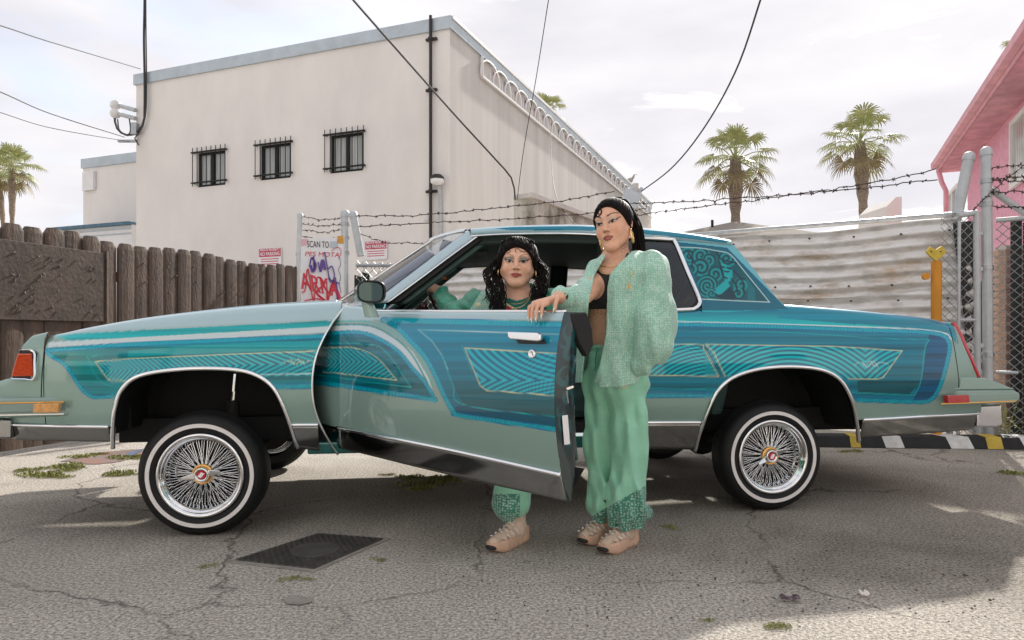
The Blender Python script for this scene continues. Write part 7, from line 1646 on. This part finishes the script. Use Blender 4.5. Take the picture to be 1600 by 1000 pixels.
decal('jacket_badge', [(985, 437), (988, 431), (989, 424), (987, 428), (985, 434), (982, 442), (981, 450), (984, 453), (986, 448), (984, 446), (986, 441)], jack, 2.7, 3.2, 'logo_gold', ps, .004)
sneaker(ps, (.552, 3.235, 0), (.392, 3.045, 0), 'shoe'); sneaker(ps, (.462, 3.335, 0), (.318, 3.175, 0), 'shoe')
# hair: slick cap, centre parting, high ponytail
def hair_keep(q): return -.78*q[:, 1]+.63*q[:, 2]+.001-.015*np.clip(np.abs(q[:, 0])/.07, 0, 1)**2*-1
def hair1(P):
    q = hd.loc(P); d = hd.skull(q)-.0075-.0014*np.sin(q[:, 0]*260+q[:, 1]*60); g = hair_keep(q); d = np.maximum(d, -g*.9); d = np.maximum(d, -(q[:, 2]+.075)); part = np.abs(q[:, 0]+.004)-.0016; return np.maximum(d, np.where((q[:, 1] > .01) & (q[:, 2] > .05), -part+.0*d-.0+(-.003), -1))
mesh_sdf('hair', hair1, hd.c-.14, hd.c+.14, .0032, 'hair', ps)
def strands(n, root, path, spread0, spread1, r0, seed, wav=0., wl_=1.):
    r_ = np.random.RandomState(seed); out = []
    for _ in range(n):
        o0, o1 = r_.randn(3)*spread0, r_.randn(3)*spread1; m_ = len(path); pts = [np.asarray(p)+o0*(1-i/(m_-1))+o1*(i/(m_-1)) for i, p in enumerate(path)]; c = spline(pts, 26); t = np.linspace(0, 1, 26); ph = r_.rand(2)*6.28
        if wav: c = c+np.stack([np.sin(t*wl_+ph[0]), np.cos(t*wl_*.9+ph[1])*.6, np.zeros(26)], 1)*wav*np.clip(t*3, 0, 1)[:, None]
        out.append((c, [r0*(1-.15*t_)*(1 if t_ < .93 else .35) for t_ in t])); 
    return out
pt = hd.world((.0, -.075, .095)); pth = [pt, hd.world((.03, -.105, .085)), P3(992, 350, 3.10), P3(998, 385, 3.13), P3(1000, 420, 3.15), P3(1000, 450, 3.16)]
tubes('combed_hair', combed(hd, hair_keep, (0, -.072, .088), 120, .0088, 4), 'hair', ps, 4, stuff=True)
tubes('ponytail', strands(150, None, pth, .011, .017, .0030, 3), 'hair', ps, 5, stuff=False)
m = MB(); c0 = Vector(hd.world((.0, -.072, .088)))-base_s; axp = Vector(unit(hd.world((0, -.2, .2))-hd.world((0, 0, 0)))); MM = Matrix.Translation(c0) @ Vector((0, 1, 0)).rotation_difference(axp).to_matrix().to_4x4(); m.lathe([(.016, -.012), (.022, -.006), (.022, .006), (.016, .012)], MM, 18); m.build('hair_tie', MAT['hair'], ps, smooth=True)
def face_curve(hd_, pts, off=.0025):
    """(x, z) points on the face front -> 3-D curve lying on the skin"""
    out = []
    for x, z in pts:
        ys = np.linspace(.14, 0, 120); q = np.stack([np.full(120, x), ys, np.full(120, z)], 1); W3 = hd_.c+(hd_.M @ ((q*np.array([hd_.wide, 1, 1]))*hd_.k).T).T; d = hd_.sdf(W3); k = np.nonzero(d < 0)[0]; y = ys[k[0]] if len(k) else .07; out.append(hd_.world((x, y+off, z)))
    return out
# image right is her left (+x local)
crl = [(-.012, .088), (-.034, .082), (-.048, .066), (-.046, .050), (-.034, .042), (-.020, .046), (-.014, .060), (-.022, .072), (-.034, .068), (-.036, .057), (-.027, .052)]
tubes('edge_curls', [(spline(face_curve(hd, crl), 40), .0030), (spline(face_curve(hd, [(.020, .082), (.034, .074), (.046, .070), (.052, .062)]), 24), .0016)], 'hair', ps, 5)
for sg, cx_ in ((-1, 0), (1, 0)):
    c = hd.world((.076*sg, -.004, -.062)); ex_, ez_ = hd.M @ np.array([.25, .97, 0]), hd.M @ np.array([0, 0, 1.]); m = MB(); m.tube([Vector(c+(ex_*math.cos(a)+ez_*math.sin(a))*.030)-base_s for a in np.linspace(0, 2*math.pi, 28, endpoint=False)], [.0036+.0022*abs(math.sin(a*5)) for a in np.linspace(0, 2*math.pi, 28, endpoint=False)], 6, closed=True); m.build('hoop_earring', MAT['gold_jewel'], ps, smooth=True)
def necklace(hc, drop, r, n=36, w=.068):
    pts = []
    for a in np.linspace(0, math.pi, n): dx = math.cos(a); px_ = neckb+(-Rt)*dx*w+Fw*(.035+.05*math.sin(a))+np.array([0, 0, .018-drop*math.sin(a)]); pts.append(px_)
    return pts
def drop_on(f, pts, dirn, off=.003):
    out = []
    for p in pts:
        ts = np.linspace(.10, -.10, 80); d = f(p[None]+ts[:, None]*dirn[None]); k = np.nonzero(d < 0)[0]; out.append(p+dirn*((ts[k[0]] if len(k) else 0)+off))
    return out
tubes('necklace', [(drop_on(body1, necklace(0, .035, .002), Fw), .0022)], 'gold_jewel', ps, 5); tubes('necklace', [(drop_on(body1, necklace(0, .062, .002), Fw), .0015)], 'gold_jewel', ps, 5)
yb = surf_y(body1, 940, 521, 2.8, 3.2); m = MB(); m.lathe([(0, -.005), (.004, -.002), (.004, .002), (0, .004)], Matrix.Translation(Vector(P3(940, 521, yb))-base_s), 8); m.build('navel_stud', MAT['chrome'], ps)

# ----------------------------------------------------------------- seated woman
pt_base = np.array([-.02, 3.45, 0]); pw = empty('person', tuple(pt_base))
tag(pw, 'seated woman with long curly dark hair holding the steering wheel', 'person')
base_w = Vector(pt_base); SK2 = srgb(226, 176, 150)
h2 = Head(P3(808.5, 411, 3.42), frame(R(-4), R(6), R(2)), .985, 1.06, .8)
bf2 = frame(R(-6)); R2, F2 = -bf2[:, 0], bf2[:, 1]
nb2 = P3(808, 462, 3.46); ch2 = P3(808, 505, 3.48); wa2 = P3(808, 575, 3.52); pe2 = P3(806, 630, 3.58)
s2R, s2L = P3(748, 478, 3.50), P3(872, 480, 3.46)
# rim point gripped by the right hand
def car_world(p): u, w, z = p; return np.array([CA[0]+ce[0]*u-cnv[0]*w, CA[1]+ce[1]*u-cnv[1]*w, z])
ga = R(-28); gp = car_world(c0_ if False else SWC+(upw*math.cos(ga)+sdw*math.sin(ga))*.185); gt = unit(car_world(SWC+(upw*math.cos(ga+.1)+sdw*math.sin(ga+.1))*.185)-gp)
el2R = P3(712, 498, 3.56); bk = unit(el2R+np.array([0, 0, .06])-gp); bk = unit(bk-gt*(bk @ gt)*.5); up2 = unit(np.cross(gt, bk)); up2 = up2 if up2[2] > 0 else -up2
kn2 = gp+bk*.012+up2*.030; wr2R = gp+bk*.092+up2*.016; f2 = []
for k, o_ in enumerate((-.030, -.010, .010, .029)):
    a0 = gp+gt*o_; f_, tip, td = finger(None, a0+bk*.012+up2*.029, [-bk*1+up2*.15, -bk*.35-up2*1, bk*.9-up2*.5], (.030, .026, .020), .0098); f2 += f_
th2, tip2, td2 = finger(None, wr2R-bk*.03-up2*.012-gt*.03, [-bk*.9-up2*.5-gt*.2, -bk*.4-up2*1, -bk*.1-up2*1], (.036, .028, .022), .0108); f2 += th2
s2K, s2A = P3(812, 640, 3.10), P3(802, 818, 3.24)
def body2(P):
    d = h2.sdf(P); nk = seg(P, h2.world((0, -.02, -.055)), nb2, .056, .062); fl = (F2, .8)
    tor = union([seg(P, ch2+np.array([0, 0, .02]), wa2, .135, .135, fl), seg(P, wa2, pe2, .135, .15, fl), seg(P, s2R, s2L, .06, .06)], .06); d = smin(smin(d, nk, .03), tor, .04)
    arm = union([seg(P, s2R, el2R, .055, .046), seg(P, el2R, wr2R, .046, .030)], .02); arm2 = union([seg(P, s2L, P3(890, 560, 3.42), .055, .046), seg(P, P3(890, 560, 3.42), P3(850, 600, 3.3), .046, .03)], .02); d = smin(d, smin(arm, arm2, .01), .03)
    hand = seg(P, wr2R, gp+bk*.02+up2*.020, .027, .030, (up2, .75)); hand = smin(hand, seg(P, kn2-gt*.030, kn2+gt*.028, .014, .013), .014); hand = smin(hand, np.min([seg(P, *f_) for f_ in f2], 0), .006); d = smin(d, hand, .014)
    return smin(d, union([seg(P, pe2, s2K, .10, .07), seg(P, s2K, s2A, .065, .036)], .03), .03)
def col2_(V):
    c = np.tile(SK2, (len(V), 1)); return h2.paint(V, c, SK2, srgb(190, 92, 84), srgb(74, 22, 22), srgb(120, 124, 122), srgb(112, 70, 54), .62)
mesh_sdf('body', body2, (-.55, 3.0, .05), (.42, 4.05, 1.46), .0038, 'skin', pw, col2_)
m = MB(); t = Vector(tip2)-base_w; m.tube([t-Vector(td2)*.004-Vector((0, .006, 0)), t+Vector(td2)*.013-Vector((0, .006, 0))], [.0065, .004], 6); m.build('finger_nails', MAT['nail_white'], pw, smooth=True)
def tee2(P):
    fl = (F2, .8); tor = union([seg(P, ch2+np.array([0, 0, .02]), wa2, .143, .143, fl), seg(P, s2R, s2L, .066, .066), seg(P, nb2-np.array([0, 0, .02]), ch2, .075, .12, fl)], .05); q = P-nb2; neck = np.sqrt((q[:, 0]/.066)**2+((q[:, 1]+.02)/.075)**2)-1
    return np.maximum(np.maximum(tor, -(P[:, 2]-.62)), np.where(P[:, 2] > nb2[2]-.028+.3*np.abs(q[:, 0]), -neck*.06, -1))
mesh_sdf('tee_shirt', tee2, (-.3, 3.2, .6), (.35, 3.75, 1.25), .0042, 'tee_green', pw)
def jk2(P):
    fl = (F2, .86); tor = union([seg(P, ch2+np.array([0, 0, .03]), wa2, .168, .170, fl), seg(P, s2R+np.array([0, 0, -.005]), s2L+np.array([0, 0, -.005]), .078, .078), seg(P, nb2+np.array([0, .05, 0]), ch2, .07, .14, fl)], .05)
    a = union([seg(P, s2R+np.array([0, 0, -.01]), el2R, .085, .068), seg(P, el2R, wr2R+(el2R-wr2R)*.12, .066, .042)], .03); b = union([seg(P, s2L, P3(885, 560, 3.42), .085, .075), seg(P, P3(885, 560, 3.42), P3(854, 596, 3.31), .07, .05)], .03); o_ = smin(smin(tor, a, .03), b, .03)+folds(P, [(40, 20, 36, 0, .004), (-30, 34, 40, 2, .0045), (66, 20, -50, 1, .003), (80, 10, 90, 4, .002)])
    d = np.abs(o_+.004)-.0045; x = CX+F*P[:, 0]/P[:, 1]; y = HY-F*(P[:, 2]-HC)/P[:, 1]; xl = np.interp(y, [430, 455, 470, 490, 600], [780, 782, 776, 764, 745]); xr = np.interp(y, [430, 455, 480, 600], [838, 838, 850, 865]); cut = np.maximum(xl-x, x-xr)*P[:, 1]/F
    d = np.maximum(d, np.where((P[:, 1] < ch2[1]+.03) & (tor < a+.01), -cut, -1)); q = P-(nb2+np.array([0, .01, 0])); neck = np.sqrt((q[:, 0]/.08)**2+(q[:, 1]/.085)**2)-1; d = np.maximum(d, np.where(P[:, 2] > nb2[2]-.04, -neck*.06, -1)); d = np.maximum(d, .62-P[:, 2]); ax = unit(wr2R-el2R); return np.maximum(d, np.where(a < tor, (P-wr2R) @ ax+.006, -1))
Vj, Fj = snet(jk2, (-.55, 3.15, .6), (.45, 4.0, 1.24), .0042, pad=1.5); oj = raw('jacket', Vj-pt_base, Fj, MAT['jacket_satin'], pw, True); oj.data.materials.append(MAT['jacket_mesh'])
cz = Vj[Fj].mean(1); xx = CX+F*cz[:, 0]/cz[:, 1]; yy = HY-F*(cz[:, 2]-HC)/cz[:, 1]; k = (xx > lerpY(yy, 455, 752, 484, 734)) & (xx < 790) & (cz[:, 1] < 3.5); oj.data.polygons.foreach_set('material_index', k.astype(np.int32))
def tr2(P):
    z = P[:, 2]; d = union([seg(P, pe2, s2K, .175, .11), seg(P, s2K, P3(798, 790, 3.22), .105, .080)], .04)+folds(P, [(40, 20, 30, 0, .003), (-30, 30, 50, 1, .003), (80, 40, 20, 2, .002)]); d = d-.008*np.exp(-((z-.17)/.03)**2)+.012*np.exp(-((z-.115)/.014)**2)+.004*np.sin(P[:, 0]*140+P[:, 1]*110)*np.exp(-((z-.13)/.03)**2); return np.maximum(np.maximum(d, .098-z), z-.80)
Vt, Ft = snet(tr2, (-.3, 2.92, .08), (.3, 3.85, .82), .0045); ot = raw('trousers', Vt-pt_base, Ft, MAT['trouser_satin'], pw, True); ot.data.materials.append(MAT['cuff_mesh']); cz = Vt[Ft].mean(1); xx = CX+F*cz[:, 0]/cz[:, 1]; yy = HY-F*(cz[:, 2]-HC)/cz[:, 1]; k = (yy > 772) & (xx < 812); ot.data.polygons.foreach_set('material_index', k.astype(np.int32))
sneaker(pw, (.052, 3.275, 0), (-.092, 3.068, 0), 'shoe')
def hair2(P):
    q = h2.loc(P); d = h2.skull(q)-.017-.004*np.sin(q[:, 0]*70+q[:, 2]*50)*np.sin(q[:, 1]*60+q[:, 0]*30); g = -.82*q[:, 1]+.57*q[:, 2]+.010-.014*(np.abs(q[:, 0])/.07)**2*-1; d = np.maximum(d, -g*.8); return np.maximum(d, -(q[:, 2]+.09))
tubes('combed_hair', combed(h2, lambda q: -.82*q[:, 1]+.57*q[:, 2]+.010+.014*(np.abs(q[:, 0])/.07)**2, (0, -.07, .085), 120, .019, 6, .0015), 'hair', pw, 4, stuff=True)
mesh_sdf('hair', hair2, h2.c-.15, h2.c+.15, .0034, 'hair', pw)
st_ = []
for sg, xs in ((-1, (769, 764, 775, 784, 779)), (1, (846, 850, 846, 838, 842))):
    for k in range(5):
        rt = h2.world((.074*sg, -.012-.012*k, .045-.012*k)); x0 = xs[k]; endy = [486, 470, 492, 496, 490][k] if sg < 0 else [468, 458, 480, 490, 484][k]
        path = [rt, P3(x0+(-2 if sg < 0 else 2), 418+3*k, 3.40+.02*k), P3(x0+(2*sg), 442, 3.37), P3(x0-sg*2, 462, 3.34), P3(x0+sg*3, endy, 3.32)]
        st_ += strands(13, None, path, .005, .009, .0026, 50+k+sg*10, .011, 15)
tubes('curls', st_, 'hair', pw, 5)
st_ = []
r_ = np.random.RandomState(5)
for k in range(46):
    a, b = r_.uniform(-1.3, 1.3), r_.uniform(.2, 1.2); c = np.array([.070*math.sin(a)*math.cos(b*.5), .02-.06*b+.03*math.cos(a), .085+.030*math.cos(a)]); t = np.linspace(0, 1, 18); lp = np.stack([c[0]+.012*np.sin(t*9+k), c[1]+.012*np.cos(t*9+k), c[2]+.010*np.sin(t*6+k*2)], 1); st_.append(([h2.world(p) for p in lp], .0026))
tubes('top_curls', st_, 'hair', pw, 5)
tubes('edge_curls', [(spline(face_curve(h2, q_), 30), .0013) for q_ in ([(.046, .060), (.034, .054), (.018, .058), (.004, .070), (-.006, .066), (-.006, .056), (.000, .052)], [(-.046, .046), (-.036, .050), (-.030, .056), (-.034, .062), (-.040, .058)], [(.048, .068), (.036, .066), (.024, .072)])], 'hair', pw, 5)
for sg in (-1, 1):
    c = h2.world((.079*sg, .0, -.052)); ex_, ez_ = h2.M @ np.array([.6*sg, .8, 0]), h2.M @ np.array([0, 0, 1.]); m = MB(); m.tube([Vector(c+(ex_*math.cos(a)*.7+ez_*math.sin(a))*.024)-base_w for a in np.linspace(0, 2*math.pi, 24, endpoint=False)], .0036, 6, closed=True); m.build('hoop_earring', MAT['gold_jewel'], pw, smooth=True)
def nl2(dp, w=.07): return [nb2+(-R2)*math.cos(a)*w+F2*.05+np.array([0, 0, .01-dp*math.sin(a)]) for a in np.linspace(0, math.pi, 30)]
tubes('necklace', [(drop_on(tee2, nl2(.075), F2, .004), .002)], 'gold_jewel', pw, 5); tubes('necklace', [(drop_on(tee2, nl2(.055), F2, .004), .0014)], 'gold_jewel', pw, 5)
decal('shirt_print', [(786, 484), (795, 478), (801, 480), (794, 488)], tee2, 3.2, 3.6, 'sign_red', pw, .004); decal('shirt_print', [(787, 476), (791, 473), (804, 481), (800, 483)], tee2, 3.2, 3.6, 'logo_cream', pw, .004); decal('shirt_print', [(800, 486), (806, 482), (808, 485), (802, 490)], tee2, 3.2, 3.6, 'logo_gold', pw, .004)
decal('jacket_badge', [(743, 474), (750, 472), (751, 477), (745, 479)], jk2, 3.2, 3.6, 'logo_cream', pw, .004)
